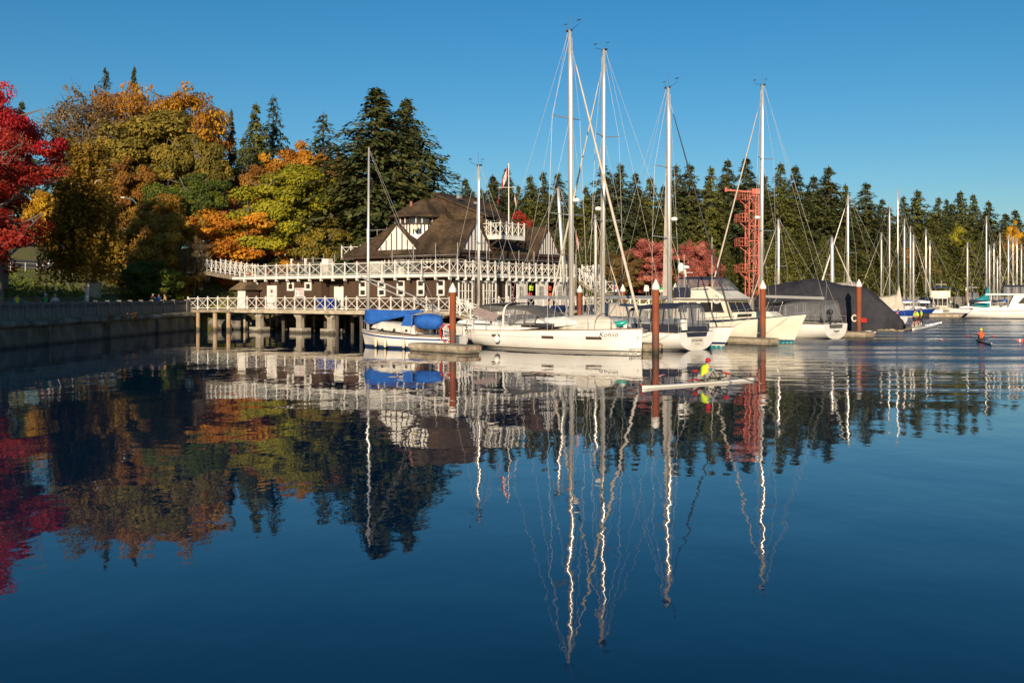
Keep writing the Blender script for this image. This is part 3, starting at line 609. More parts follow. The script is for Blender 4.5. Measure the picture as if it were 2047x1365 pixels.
# trees farther along the left shore, outside the picture; their shade lies over the path and bank
for i, (x, y, h, r) in enumerate([(-42, 22, 14.5, 6.5), (-53, 30, 13.5, 6), (-40.5, 38, 11.5, 5.5), (-49, 46, 11.5, 5), (-45, 8, 17, 8)]):
    put_tree('maple_tree', 'leafy shore tree left of the picture, %s along the path' % ordn[i], BL[i % 4], LM['olive'], M['barkg'], x, y, ground_z(x, y) - .1, h, r, UR[id(BL[i % 4])], 'shore trees beside the picture', i * 1.3)
# ------------------------------------------------------------------ clubhouse on piers
CF = Frame(-5.09, 85.7, math.atan2(-.586, .81))
club = frame_thing('clubhouse', 'dark brown timber boathouse club with steep shingle roofs and white railings over the water', 'clubhouse', CF)
ZL, ZU = 2.15, 5.25                      # lower and upper deck levels
WY, WX = .55, -.45                       # planes of the two lower outer walls
def LW(px, py, v=WY): p = CF.hit(px, py, 1, v); return p.x, p.z
def RW(px, py, v=WX): p = CF.hit(px, py, 0, v); return p.y, p.z
def wall_open(b, axis, c0, c1, u0, u1, z0, z1, ops):
    """wall slab between c0..c1 in depth, running u0..u1, with rectangular openings"""
    def put(a, b_, lo, hi):
        if b_ - a > .004 and hi - lo > .004:
            (b.b(a, b_, c0, c1, lo, hi) if axis == 0 else b.b(c0, c1, a, b_, lo, hi))
    ops = sorted(ops); u = u0
    for (a, e, lo, hi) in ops:
        put(u, a, z0, z1); put(a, e, z0, lo); put(a, e, hi, z1); u = e
    put(u, u1, z0, z1)
def fbox(axis, sgn, plane, u0, u1, z0, z1, d0, d1):
    """box on a wall: sgn*depth outwards from the plane; axis 0 runs along x (wall faces -y), 1 along y (wall faces +x)"""
    return box(u0, u1, plane - d1, plane - d0, z0, z1) if axis == 0 else box(plane + d0, plane + d1, u0, u1, z0, z1)
def fadd(b, axis, plane, u0, u1, z0, z1, d0, d1):
    return b.b(u0, u1, plane - d1, plane - d0, z0, z1) if axis == 0 else b.b(plane + d0, plane + d1, u0, u1, z0, z1)
def window(axis, plane, u0, u1, z0, z1, fw=.1, nx=1, nz=1, mw=.05, mt='white', glass='glass', mid=None):
    fr = MB(); fadd(fr, axis, plane, u0, u1, z1 - fw, z1, .0, .07); fadd(fr, axis, plane, u0, u1, z0, z0 + fw, .0, .09)
    fadd(fr, axis, plane, u0, u0 + fw, z0 + fw, z1 - fw, .0, .07); fadd(fr, axis, plane, u1 - fw, u1, z0 + fw, z1 - fw, .0, .07)
    if mid: fadd(fr, axis, plane, u0 + fw, u1 - fw, (z0+z1)/2 - mid, (z0+z1)/2 + mid, .0, .065)
    o = fr.build('window', M[mt], club)
    zs = [(z0 + fw, z1 - fw)] if not mid else [(z0 + fw, (z0+z1)/2 - mid), ((z0+z1)/2 + mid, z1 - fw)]
    for a, b_ in zs: fbox(axis, 1, plane, u0 + fw, u1 - fw, a, b_, -.06, -.03).build('pane', M[glass], o)
    if nx > 1 or nz > 1:
        mu = MB(); W = u1 - u0 - 2*fw; Hh = z1 - z0 - 2*fw
        for i in range(1, nx): c = u0 + fw + W * i / nx; fadd(mu, axis, plane, c - mw * (1.6 if i * 2 == nx else .5), c + mw * (1.6 if i * 2 == nx else .5), z0 + fw, z1 - fw, -.025, .035)
        for i in range(1, nz): c = z0 + fw + Hh * i / nz; fadd(mu, axis, plane, u0 + fw, u1 - fw, c - mw/2, c + mw/2, -.02, .03)
        mu.build('glazing_bar', M[mt], o)
    return o
# -- lower storey walls with their openings
z0, z1 = ZL, ZU - .3
LO = []; small = []; tall = []
for (a, b_, c, d) in ((504.5, 517.5, 565.8, 581.7), (574.7, 587.8, 564.8, 581.2), (609.7, 622.9, 564.3, 580.7)):
    x0, zt = LW(a, c); x1, zb = LW(b_, d); small.append((x0, x1, zb, zt)); LO.append((x0, x1, zb, zt))
for (a, b_, c, d) in ((718.7, 732.5, 561.3, 592.2), (756, 770.6, 560.8, 592.2), (794, 809, 560, 591.7), (834, 849, 559.3, 591.4), (874, 889, 558.6, 591.2)):
    x0, zt = LW(a, c); x1, zb = LW(b_, d); tall.append((x0, x1, zb, zt)); LO.append((x0, x1, zb, zt))
rx0, rzt = LW(641.5, 560); rx1, _ = LW(687, 600); LO.append((rx0, rx1, ZL, rzt))
RO = []; french = []; bays = []
for (a, b_, c) in ((915.7, 945, 561.3), (965, 992, 561.3)):
    y0, zt = RW(a, c); y1, _ = RW(b_, c); french.append((y0, y1, ZL + .15, zt)); RO.append(french[-1])
for (a, b_) in ((1012, 1050), (1052, 1091), (1093, 1127)):
    y0, zt = RW(a, 563.3); y1, _ = RW(b_, 563.3); bays.append((y0, y1, ZL, min(zt, 4.85))); RO.append(bays[-1])
w = MB(); wall_open(w, 0, WY, WY + .18, -25.9, WX - .18, z0, z1, LO); wall_open(w, 1, WX - .18, WX, WY, 20.5, z0, z1, RO)
w.b(-25.9, -25.7, WY + .18, 12, z0, z1); w.b(-25.7, WX - .18, 11.8, 12, z0, z1); w.b(-6.4, -6.2, WY + .18, 11.8, z0, z1); w.b(-6.2, WX - .18, 20.3, 20.5, z0, z1)
w.build('lower_wall', M['brown'], club)
rc = MB(); rc.b(rx0 - .1, rx1 + .1, WY + 1.1, WY + 1.2, z0, z1); rc.b(rx0 - .12, rx0 - .02, WY + .2, WY + 1.1, z0, z1); rc.b(rx1 + .02, rx1 + .12, WY + .2, WY + 1.1, z0, z1); rc.build('recess_wall', M['brown'], club)
for q in small: window(0, WY, *q, fw=.17)
for q in tall: window(0, WY, *q, fw=.13, mid=.17)
for q in french: window(1, WX, *q, fw=.16, nx=4, nz=3, mw=.06)
def door(axis, plane, u0, u1, z0, z1, mt='white', rz=0, hinge=None, panel=None, knob=True):
    b = fbox(axis, 1, plane, u0, u1, z0, z1, .0, .06); o = b.build('door', M[mt], club)
    f = MB(); fadd(f, axis, plane, u0 - .1, u0, z0, z1 + .1, .0, .09); fadd(f, axis, plane, u1, u1 + .1, z0, z1 + .1, .0, .09); fadd(f, axis, plane, u0, u1, z1, z1 + .1, .0, .09); f.build('door_frame', M['white'], o)
    if knob: fbox(axis, 1, plane, u1 - .14, u1 - .08, z0 + .98, z0 + 1.06, .06, .12).build('handle', M['steel'], o)
    return o
x0, zt = LW(535.6, 571); x1, _ = LW(553, 571); d1 = door(0, WY, x0 + .06, x1 - .06, ZL, zt - .1)
cx = (x0 + x1) / 2
sgn = box(x0 + .14, x1 - .14, WY - .075, WY - .062, ZL + .95, zt - .2).build('notice', M['signw'], d1)
cr = MB(); cr.lathe([(.17, -.006), (.17, .006)], 14); cr.v = [(x + cx, WY - .078 + y * 0 + z * .3, y + zt - .55) for x, y, z in cr.v]; cr.build('crest', M['signr'], d1)
cr = MB()
for a in (45, 135): c_, s_ = math.cos(math.radians(a)), math.sin(math.radians(a)); cr.beam((cx - .28*c_, WY - .085, zt - .55 - .28*s_), (cx + .28*c_, WY - .085, zt - .55 + .28*s_), .035, .012)
cr.build('crest_oars', M['inkg'], d1)
def print_line(par, x0_, x1_, y, z, h_, mt, seed):
    # a line of print too small to read from the water: uneven dashes
    r_ = random.Random(seed); x = x0_; b = MB()
    while x < x1_ - .03: w_ = min(r_.uniform(.05, .17), x1_ - x); b.b(x, x + w_, y - .006, y, z - h_ / 2, z + h_ / 2 * r_.uniform(.6, 1)); x += w_ + r_.uniform(.015, .04)
    b.build('print_line', mt, par, kind='stuff')
print_line(d1, cx - .33, cx + .33, WY - .078, zt - .98, .07, M['inkg'], 1); print_line(d1, cx - .22, cx + .22, WY - .078, zt - 1.16, .06, M['inkg'], 2)
# red lettered sign board between the small windows
x0, zt = LW(590, 576); x1, zb = LW(608, 593.5)
sb = box(x0, x1, WY - .05, WY, zb, zt).build('sign_board', M['signw'], club); print_line(sb, x0 + .1, x1 - .06, WY - .052, zt - .13, .10, M['signr'], 3)
for q in range(4): print_line(sb, x0 + (x1 - x0) * .5, x1 - .05, WY - .052, zt - .30 - .13 * q, .06, M['signr'] if q != 1 else M['inkg'], 5 + q)
c2 = MB()
for a in (45, 135, 90): c_, s_ = math.cos(math.radians(a)), math.sin(math.radians(a)); c2.beam((x0 + .24 - .17*c_, WY - .056, zb + .3 - .17*s_), (x0 + .24 + .17*c_, WY - .056, zb + .3 + .17*s_), .03, .012)
c2.build('crest', M['inkg'], sb)
# the recess: pale door, white door
x0, zt = LW(642.5, 573.5, WY + 1.1); x1, _ = LW(657.3, 573.5, WY + 1.1); door(0, WY + 1.1, x0 + .1, x1 - .1, ZL, zt - .1, 'beigec')
x0, zt = LW(669.2, 573, WY + 1.1); x1, _ = LW(687, 573, WY + 1.1); door(0, WY + 1.1, x0 + .1, min(x1, rx1 - .1) - .1, ZL, zt - .1)
# three boathouse bays on the right face: a fixed leaf, an opening, one leaf folded open against the wall
for i, (y0, y1, a, zt) in enumerate(bays):
    f = MB(); fadd(f, 1, WX, y0 - .12, y0 + .06, a, zt + .14, .0, .1); fadd(f, 1, WX, y1 - .06, y1 + .12, a, zt + .14, .0, .1); fadd(f, 1, WX, y0 + .06, y1 - .06, zt - .04, zt + .14, .0, .1); f.build('bay_frame', M['white'], club)
    W = y1 - y0; lf = y0 + W * (.52 if i == 0 else .47)
    if i == 0:
        o = fbox(1, 1, WX, y0 + .06, y0 + W * .25, a + .02, zt - .04, -.06, .0).build('door', M['white'], club); fbox(1, 1, WX, y0 + W * .09, y0 + W * .19, a + 1.0, zt - .3, -.0, .012).build('pane', M['glass'], o)
    o = fbox(1, 1, WX, lf, y1 - .07, a + .02, zt - .05, .02, .10).build('door', M['white'], club)
    wn0, wn1 = lf + (y1 - lf) * .3, y1 - (y1 - lf) * .3 - .05
    fbox(1, 1, WX, wn0, wn1, a + 1.25, zt - .42, .1, .112).build('pane', M['glass'], o)
    mu = MB()
    for t in (1/3, 2/3): c = wn0 + (wn1 - wn0) * t; fadd(mu, 1, WX, c - .02, c + .02, a + 1.25, zt - .42, .113, .135)
    c = (a + 1.25 + zt - .42) / 2; fadd(mu, 1, WX, wn0, wn1, c - .02, c + .02, .113, .13); mu.build('glazing_bar', M['white'], o)
    fbox(1, 1, WX, lf + .06, lf + .14, a + 1.0, a + 1.12, .1, .14).build('handle', M['black'], o)
# -- decks
dk = MB(); dk.b(-27.6, .1, -.35, 22.5, ZU - .26, ZU); dk.build('upper_deck', M['plank'], club)
fa = MB(); fa.b(-27.65, .16, -.43, -.35, ZU - .20, ZU + .03); fa.b(.10, .18, -.35, 20.2, ZU - .20, ZU + .03); fa.build('fascia', M['white'], club)
ld = MB(); ld.b(-28.4, 2.2, -1.5, 20.6, ZL - .22, ZL); ld.build('lower_deck', M['plank'], club)
ls = MB(); ls.b(-28.4, 2.2, -1.56, -1.5, ZL - .34, ZL + .02); ls.b(2.2, 2.26, -1.5, 20.6, ZL - .34, ZL + .02); ls.build('edge_beam', mat('edge_beam_paint', (.52, .46, .36), .8, 0, (.30, .25, .17), 1.6, .01, 6, (1, 1, 2)), club)
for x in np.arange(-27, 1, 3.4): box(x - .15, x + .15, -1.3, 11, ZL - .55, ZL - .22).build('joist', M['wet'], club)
# -- piers
pc = MB(); pc.b(-.85, .85, -.55, .55, -1.2, .46); pc.b(-.30, .30, -.22, .22, .46, 1.32); pc.loft([[(-.3, -.22, 1.32), (.3, -.22, 1.32), (.3, .22, 1.32), (-.3, .22, 1.32)], [(-.62, -.26, 1.66), (.62, -.26, 1.66), (.62, .26, 1.66), (-.62, .26, 1.66)], [(-.62, -.26, 1.72), (.62, -.26, 1.72), (.62, .26, 1.72), (-.62, .26, 1.72)]], True, True)
pc_me = pc.mesh('pier', M['concrete'])
for px in (519, 600, 662):
    p = CF.hit(px, 640, 1, -.75); link('pier', pc_me, club, (p.x, -.75, 0))
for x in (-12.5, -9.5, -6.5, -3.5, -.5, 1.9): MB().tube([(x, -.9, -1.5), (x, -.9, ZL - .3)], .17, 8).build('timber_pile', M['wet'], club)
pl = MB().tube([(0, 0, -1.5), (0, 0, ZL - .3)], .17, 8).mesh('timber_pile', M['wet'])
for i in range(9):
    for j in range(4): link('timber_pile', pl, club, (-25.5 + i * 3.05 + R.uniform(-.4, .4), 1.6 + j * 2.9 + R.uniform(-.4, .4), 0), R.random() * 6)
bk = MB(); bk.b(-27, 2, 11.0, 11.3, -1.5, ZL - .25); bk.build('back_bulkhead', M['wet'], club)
# -- railings: rails, with posts and crossed braces as pieces
def railing(p0, p1, n, h=1.08, cap=True, brk=False, parent=None, pw=.095, start=True):
    par = parent or club; p0 = Vector(p0); p1 = Vector(p1); d = (p1 - p0) / n; L_ = (p1 - p0).length; rz = math.atan2(d.y, d.x); bl_ = math.hypot(d.x, d.y)
    b = MB(); z = Vector((0, 0, 1)); b.beam(p0 + z * h, p1 + z * h, .09, .055)
    o = b.build('railing', M['white'], par); MB().beam(p0 + z * .13, p1 + z * .13, .05, .05).build('bottom_rail', M['white'], o)
    ps = box(-pw/2, pw/2, -pw/2, pw/2, -.05, h + .09); ps.loft([[(-pw*.75, -pw*.75, h + .09), (pw*.75, -pw*.75, h + .09), (pw*.75, pw*.75, h + .09), (-pw*.75, pw*.75, h + .09)], [(-.01, -.01, h + .2), (.01, -.01, h + .2), (.01, .01, h + .2), (-.01, .01, h + .2)]], True, True)
    if brk: ps.b(-pw/2, pw/2, -.14, .03, -.46, -.05); ps.b(-pw/2, pw/2, .03, .16, -.46, -.34)
    ps_me = ps.mesh('post', M['white'])
    xb = MB(); a = Vector((pw/2, 0, .16)); e = Vector((bl_ - pw/2, 0, h - .03 + d.z)); a2 = Vector((pw/2, 0, h - .03)); e2 = Vector((bl_ - pw/2, 0, .16 + d.z))
    xb.beam(a, e, .04, .042, (0, 1, 0)); xb.beam(a2 + Vector((0, .02, 0)), e2 + Vector((0, .02, 0)), .04, .042, (0, 1, 0)); xb_me = xb.mesh('cross_brace', M['white'])
    for i in range(n + 1):
        q = p0 + d * i
        if i or start: link('post', ps_me, o, q, rz)
        if i < n: link('cross_brace', xb_me, o, q, rz)
    return o
YR, XR = -.35, .12
a = CF.hit(489.5, 530, 1, YR).x
railing((a, YR, ZU), (XR, YR, ZU), 17, brk=True)
railing((XR, YR, ZU), (XR, 17.6, ZU), 17, brk=True, start=False)
# glass wind screens along the upper deck
for i in range(10): box(a + 1.2 + i * 2.1, a + 3.1 + i * 2.1, YR + .42, YR + .44, ZU + .02, ZU + 1.15).build('glass_screen', M['screen'], club)
lx0 = CF.hit(476, 597, 1, -1.45).x
railing((lx0, -1.45, ZL), (1.2, -1.45, ZL), 20)
railing((2.1, 2.5, ZL), (2.1, 20.3, ZL), 13)
# ramps to the shore on the left
s0 = CF.l((*(CF.w(lx0, -1.45)[:2]), 0)); e0 = CF.l(Vector((xat(376, 101.6), 101.6, 0)))
dkr = MB(); dd = (Vector((e0.x, e0.y, ZL)) - Vector((s0.x, s0.y, ZL))); nn = Vector((-dd.y, dd.x, 0)).normalized() * -1.0
dkr.slab([(s0.x + .0, s0.y, ZL - .01), (e0.x, e0.y, ZL - .06), (e0.x + nn.x * 2, e0.y + nn.y * 2, ZL - .06), (s0.x + nn.x * 2, s0.y + nn.y * 2, ZL - .01)], (0, 0, -.3)); dkr.build('shore_walkway', M['plank'], club)
railing((s0.x, s0.y, ZL), (e0.x, e0.y, ZL - .05), 5, start=False)
for px, yb in ((396, 101.5), (430, 101), (457, 100.4)):
    p = CF.l(Vector((xat(px, yb), yb, 0))); MB().tube([(p.x, p.y, -1.5), (p.x, p.y, ZL - .3)], .22 if px > 400 else .19, 8).build('pile', M['stain'], club)
for px, yb in ((407, 103), (414, 104), (489, 103), (540, 102), (553, 103), (628, 101)):
    p = CF.l(Vector((xat(px, yb), yb, 0))); MB().tube([(p.x, p.y, -1.5), (p.x, p.y, ZL - .3)], .12, 7).build('pile', M['stain'], club)
u0 = Vector((a, YR, ZU)); ue = CF.l(Vector((xat(405, 108.5), 108.5, 0))); ue = Vector((ue.x, ue.y, 6.15))
dd = (ue - u0); nn = Vector((dd.y, -dd.x, 0)).normalized() * 2
rp_ = MB(); rp_.slab([u0, ue, ue + nn, u0 + nn], (0, 0, -.35)); rp_.build('upper_ramp', M['wet'], club)
rb = MB(); rb.beam(u0 - Vector((0, .05, .22)), ue - Vector((0, .05, .22)), .08, .42); rb.build('ramp_beam', M['plank'], club)
railing(u0, ue, 9, start=False); railing(u0 + nn, ue + nn, 8)
# -- kiosk on the deck corner
p = CF.hit(482, 600, 1, -1.25); kx = p.x
kk = MB(); kk.b(kx - .75, kx + .75, -1.3, .3, ZL, 4.0); kk.build('kiosk', M['brown'], club)
kr = MB(); kr.loft([[(kx - 1.15, -1.75, 4.0), (kx + 1.15, -1.75, 4.0), (kx + 1.15, .75, 4.0), (kx - 1.15, .75, 4.0)], [(kx - 1.15, -1.75, 4.08), (kx + 1.15, -1.75, 4.08), (kx + 1.15, .75, 4.08), (kx - 1.15, .75, 4.08)], [(kx - .55, -.9, 4.78), (kx + .55, -.9, 4.78), (kx + .55, -.1, 4.78), (kx - .55, -.1, 4.78)]], True, True); kr.build('kiosk_roof', M['shingle2'], club)
door(0, -1.3, kx - .22, kx + .62, ZL + .05, 3.85)
# -- upper storey
HX0, HX1, HY0, HY1 = -16.3, -3.5, 5.0, 22.6; ZE = 7.45
def UL(px, py): p = CF.hit(px, py, 1, HY0); return p.x, p.z
UO = []; x0, zt = UL(790, 512); x1, _ = UL(808, 512); ud = (x0 + .05, x1 - .05, ZU, 7.2)
uw = MB(); uw.b(HX0, HX1, HY0, HY0 + .2, ZU, ZE + .1); uw.b(HX1 - .2, HX1, HY0 + .2, HY1, ZU, ZE + .1); uw.b(HX0, HX0 + .2, HY0 + .2, HY1, ZU, ZE + .1); uw.b(HX0 + .2, HX1 - .2, HY1 - .2, HY1, ZU, ZE + .1); uw.build('upper_wall', M['brown'], club)
dd_ = door(0, HY0, *ud); ov = MB(); ov.lathe([(.17, -.01), (.17, .02)], 14, (0, 0, 0), 1, 1.5); c0 = (ud[0] + ud[1]) / 2; ov.v = [(x + c0, HY0 - .065 - z, y + 6.55) for x, y, z in ov.v]; ov.build('oval_light', M['glass'], dd_)
for (pa, pb) in ((769, 786), (812, 826), (846, 862), (872, 888)): xa, _ = UL(pa, 515); xb_, _ = UL(pb, 515); window(0, HY0, xa, xb_, ZU + .75, 7.15, fw=.1, nx=2)
for (ya, yb_) in ((6.4, 7.6), (8.2, 9.5), (15.2, 16.6), (18.4, 20.6)): window(1, HX1, ya, yb_, ZU + .8, 7.1, fw=.1, nx=2)
window(1, HX1, 11.2, 12.9, ZU + .1, 7.3, fw=.12, nx=4, nz=3)
# main hipped roof: ridge along y at x = -9
RX, RZ = -9.0, 13.2; ra, rb_ = 9.1, 15.9; EX0, EX1, EY0, EY1 = -17.1, -2.7, 4.25, 23.4; E = 7.3
def roof(poly, name='roof', mt='shingle', th=.16, par=None): 
    b = MB(); pts_ = [Vector(p) for p in poly]; n = (pts_[1] - pts_[0]).cross(pts_[2] - pts_[0]).normalized()
    if n.z < 0: n = -n; pts_ = pts_[::-1]
    b.slab(pts_, -n * th); return b.build(name, M[mt], par or club)
def flare(e0_, e1_, r0, r1, k=.28, sag=.34):
    """a roof face with a slight bell-cast: two slopes meeting at k of the rise"""
    m0 = Vector(e0_).lerp(Vector(r0), k) - Vector((0, 0, sag)); m1 = Vector(e1_).lerp(Vector(r1), k) - Vector((0, 0, sag))
    roof([e0_, e1_, m1, m0]); roof([m0, m1, r1, r0] if (Vector(r1) - Vector(r0)).length > .01 else [m0, m1, r0])
A_, B_ = (RX, ra, RZ), (RX, rb_, RZ)
c00, c10, c11, c01 = (EX0, EY0, E), (EX1, EY0, E), (EX1, EY1, E), (EX0, EY1, E)
flare(c00, c10, A_, A_); flare(c10, c11, A_, B_); flare(c01, c00, B_, A_); flare(c11, c01, B_, B_)
rg = MB(); rg.beam((RX, ra, RZ + .03), (RX, rb_, RZ + .03), .3, .12)
for e_, r_ in ((c00, A_), (c10, A_), (c11, B_)): m_ = Vector(e_).lerp(Vector(r_), .28) - Vector((0, 0, .34)); rg.beam(Vector(e_) + Vector((0, 0, .03)), m_ + Vector((0, 0, .05)), .22, .08); rg.beam(m_ + Vector((0, 0, .05)), Vector(r_) + Vector((0, 0, .04)), .22, .08)
rg.build('ridge_cap', M['shingle'], club)
ev = MB(); ev.b(EX0 + .1, EX1 - .1, EY0 + .06, EY0 + .12, E - .34, E - .1); ev.b(EX1 - .12, EX1 - .06, EY0 + .15, EY1 - .1, E - .34, E - .1); ev.build('eave_board', M['brownp'], club)
for i in range(24): x = EX0 + .5 + i * .6; box(x - .05, x + .05, EY0 + .14, HY0 - .01, E - .32, E - .18).build('rafter_end', M['brownp'], club)
for i in range(30): y = EY0 + .6 + i * .62; box(HX1 + .01, EX1 - .14, y - .05, y + .05, E - .32, E - .18).build('rafter_end', M['brownp'], club)
# half-timbered gables
def gable(axis, plane, u0, u1, zb, za, back, nst, over=.10):
    uc = (u0 + u1) / 2
    P3 = (lambda u, d, z: (u, plane - d, z)) if axis == 0 else (lambda u, d, z: (plane + d, u, z))
    g_ = MB(); g_.slab([P3(u0, 0, zb), P3(u1, 0, zb), P3(uc, 0, za)], Vector(P3(0, -.2, 0)) - Vector(P3(0, 0, 0))); o = g_.build('gable', M['white'], club)
    for i in range(1, nst):
        u = u0 + (u1 - u0) * i / nst; t = 1 - abs(u - uc) / (uc - u0); zt = zb + (za - zb) * t
        b = MB(); bb = [P3(u - .05, 0, zb + .05), P3(u + .05, 0, zb + .05), P3(u + .05, 0, zt - .1), P3(u - .05, 0, zt - .1)]; off = Vector(P3(0, .05, 0)) - Vector(P3(0, 0, 0)); b.slab(bb, off); b.build('timber_strip', M['brownp'], o)
    b = MB(); b.slab([P3(u0 - .1, .002, zb - .22), P3(u1 + .1, .002, zb - .22), P3(u1 + .1, .002, zb + .06), P3(u0 - .1, .002, zb + .06)], Vector(P3(0, .09, 0)) - Vector(P3(0, 0, 0))); b.build('sill_beam', M['brownp'], o)
    k = (za - zb) / (uc - u0); s = .75; 
    for sg in (-1, 1):
        ue_ = uc + sg * (uc - u0 + s); ze = zb - k * s + .12
        roof([P3(uc, over, za + .24), P3(ue_, over, ze + .12), P3(ue_, -back * .25, ze + .12), P3(uc, -back, za + .24)], 'gable_roof', th=.14)
        bb = MB(); bb.beam(P3(uc, over + .03, za + .17), P3(ue_, over + .03, ze + .05), .12, .06, P3(0, 1, 0) if axis == 0 else (1, 0, 0)); bb.build('bargeboard', M['brownp'], o)
gable(0, HY0 - .3, -13.05, -7.72, 7.5, 10.0, 4.2, 8)
gable(1, -2.6, 4.6, 9.0, 7.5, 10.2, 4.6, 9)
gable(1, -2.6, 16.3, 20.4, 7.5, 10.15, 4.6, 10)
# octagonal lookout bay
tx, ty, tr = -10.1, 7.3, 2.25; n8 = 8
ring = lambda r, z: [(tx + r * math.cos(math.pi/8 + k * math.pi/4), ty + r * math.sin(math.pi/8 + k * math.pi/4), z) for k in range(8)]
tb = MB(); tb.loft([ring(tr, 8.4), ring(tr, 10.15)], True, True); lk = tb.build('lookout_wall', M['white'], club)
tw = MB(); tw.loft([ring(tr - .12, 10.15), ring(tr - .12, 10.95)], True, True); tw.build('lookout_glazing', M['glass'], lk)
for k in range(8):
    a0, a1 = Vector(ring(tr + .02, 0)[k]), Vector(ring(tr + .02, 0)[(k + 1) % 8])
    if (a0.y + a1.y) / 2 > ty + .8: continue
    for j in range(5): q = a0.lerp(a1, j / 5); MB().beam(q + Vector((0, 0, 9.2)), q + Vector((0, 0, 10.1)), .09, .09).build('timber_strip', M['brownp'], lk)
    for j in range(3): q = a0.lerp(a1, j / 3); MB().beam(q + Vector((0, 0, 10.16)), q + Vector((0, 0, 10.95)), .13 if j == 0 else .07, .1).build('mullion', M['brownp'] if j == 0 else M['white'], lk)
    MB().beam(a0 + Vector((0, 0, 10.15)), a1 + Vector((0, 0, 10.15)), .12, .14).build('sill', M['brownp'], lk)
tr_ = MB(); tr_.loft([ring(tr + .75, 10.78), ring(tr + .75, 10.90), ring(tr + .1, 11.22), [(tx + .35 + q[0], q[1] + ty + .5, 12.62) for q in [(.3 * math.cos(math.pi/8 + k * math.pi/4), .3 * math.sin(math.pi/8 + k * math.pi/4)) for k in range(8)]]], True, True); tr_.build('lookout_roof', M['shingle'], club)
roof([(tx - 1, ty - .2, 12.2), (tx - 3.4, ty + .4, 11.0), (tx - 3.4, ty + 3.5, 11.0), (tx - 1, ty + 3.5, 12.2)], 'dormer_roof')
p = CF.hit(833, 455, 1, ty - tr - .1); s_ = MB(); s_.lathe([(.05, -.3), (.2, -.22), (.3, 0), (.2, .22), (.05, .3)], 12, (p.x, ty - tr - .28, p.z)); s_.build('globe_lamp', M['lamp'], club, True)
p = CF.hit(822, 405, 1, 6.4); MB().tube([(p.x, 6.4, 11.2), (p.x, 6.4, p.z + .1)], .14, 8).build('flue', M['copper'], club)
p = CF.hit(788, 440, 1, 5.2); MB().tube([(p.x, 5.6, 8.6), (p.x, 5.6, p.z + .35)], .12, 8).build('vent_pipe', M['white'], club)
for (px, py, pl_) in ((918, 392, 12), (952, 405, 11), (918, 441, 6)): p = CF.hit(px, py, 0, -6.5); box(p.x - .18, p.x + .18, p.y - .18, p.y + .18, p.z - .25, p.z + .05).build('roof_vent', M['galv'], club)
# balcony dormer with its railing and flagpole
bx1, by0, by1, bz = -1.4, 8.8, 12.6, 8.95
db = MB(); db.b(-7.4, -3.32, by0 - .2, 10.7, 8.3, 10.6); db.build('dormer_wall', M['brown'], club)
roof([(RX, by0 - .5, RZ + .02), (RX, 12.2, RZ + .02), (-2.3, 11.1, 10.8), (-2.3, by0 - .6, 10.8)], 'dormer_roof')
window(1, -3.3, by0 + .3, by0 + 1.9, bz + .1, 10.5, fw=.1, nx=4, nz=3)
dc = MB(); dc.slab([(RX, by0 - .3, RZ - .15), (-3.0, by0 - .3, 10.72), (-3.35, by0 - .3, 10.70), (-3.35, by0 - .3, 8.5), (-6.0, by0 - .3, 9.0)], (0, 2.3, 0)); dc.build('dormer_cheek', M['shingle'], club)
b = MB(); b.b(-4.0, bx1, by0, by1, bz - .18, bz); b.build('balcony', M['plank'], club)
b = MB(); b.b(-4.0, bx1 + .06, by0 - .06, by0, bz - .32, bz + .05); b.b(bx1, bx1 + .06, by0, by1, bz - .32, bz + .05); b.build('balcony_fascia', M['white'], club)
for y in (by0 + .3, (by0 + by1) / 2, by1 - .3): MB().beam((bx1 - .15, y, bz - .2), (HX1 - .1, y, 7.5), .16, .16).build('bracket', M['brownp'], club)
railing((-3.6, by0, bz), (bx1, by0, bz), 2, 1.15); railing((bx1, by0, bz), (bx1, by1, bz), 4, 1.15, start=False)
p = CF.hit(1017, 440, 0, bx1 - .25)
zt = HC + (HY - 330) / F * CF.w(bx1 - .25, p.y).y
fp = MB(); fp.tube([(bx1 - .25, p.y, bz), (bx1 - .25, p.y, zt)], .06, 7, .035); fpo = fp.build('flagpole', M['white'], club); MB().lathe([(.02, 0), (.09, .08), (.02, .16)], 8, (bx1 - .25, p.y, zt)).build('finial', M['lamp'], fpo, True)
fpy = p.y
# outdoor stairs at the right end
st = MB(); lz = 3.7; sx0, sx1, sx2 = .9, 3.5, 5.4
st.b(.2, sx0, 17.7, 20.2, ZU - .2, ZU - .002)
st.slab([(sx0, 17.8, ZU - .05), (sx1, 17.8, lz), (sx1, 19.2, lz), (sx0, 19.2, ZU - .05)], (0, 0, -.28)); st.b(sx1, sx2, 17.7, 19.3, lz - .2, lz)
sto = st.build('stairs', M['plank'], club)
for i in range(8): t = (i + .5) / 8; c = sx0 + (sx1 - sx0) * t; box(c - .16, c + .16, 17.82, 19.18, ZU + (lz - ZU) * t, ZU + (lz - ZU) * t + .06).build('tread', M['plank'], sto)
railing((sx0, 17.75, ZU), (sx1, 17.75, lz), 4); railing((sx0, 19.25, ZU), (sx1, 19.25, lz), 4); railing((sx1, 17.75, lz), (sx2, 17.75, lz), 2, start=False); railing((.3, 20.15, ZU), (2.9, 20.15, ZU), 4)
for (x, y, zz) in ((sx1 + .1, 17.9, lz), (sx2 - .1, 17.9, lz), (sx1 + .1, 19.1, lz), (sx2 - .1, 19.1, lz), (sx0, 17.9, ZU), (sx0, 20.0, ZU)): box(x - .09, x + .09, y - .09, y + .09, -1, zz - .2).build('stair_post', M['plank'], sto)
railing((2.3, 17.3, ZL), (5.4, 17.3, ZL), 3)
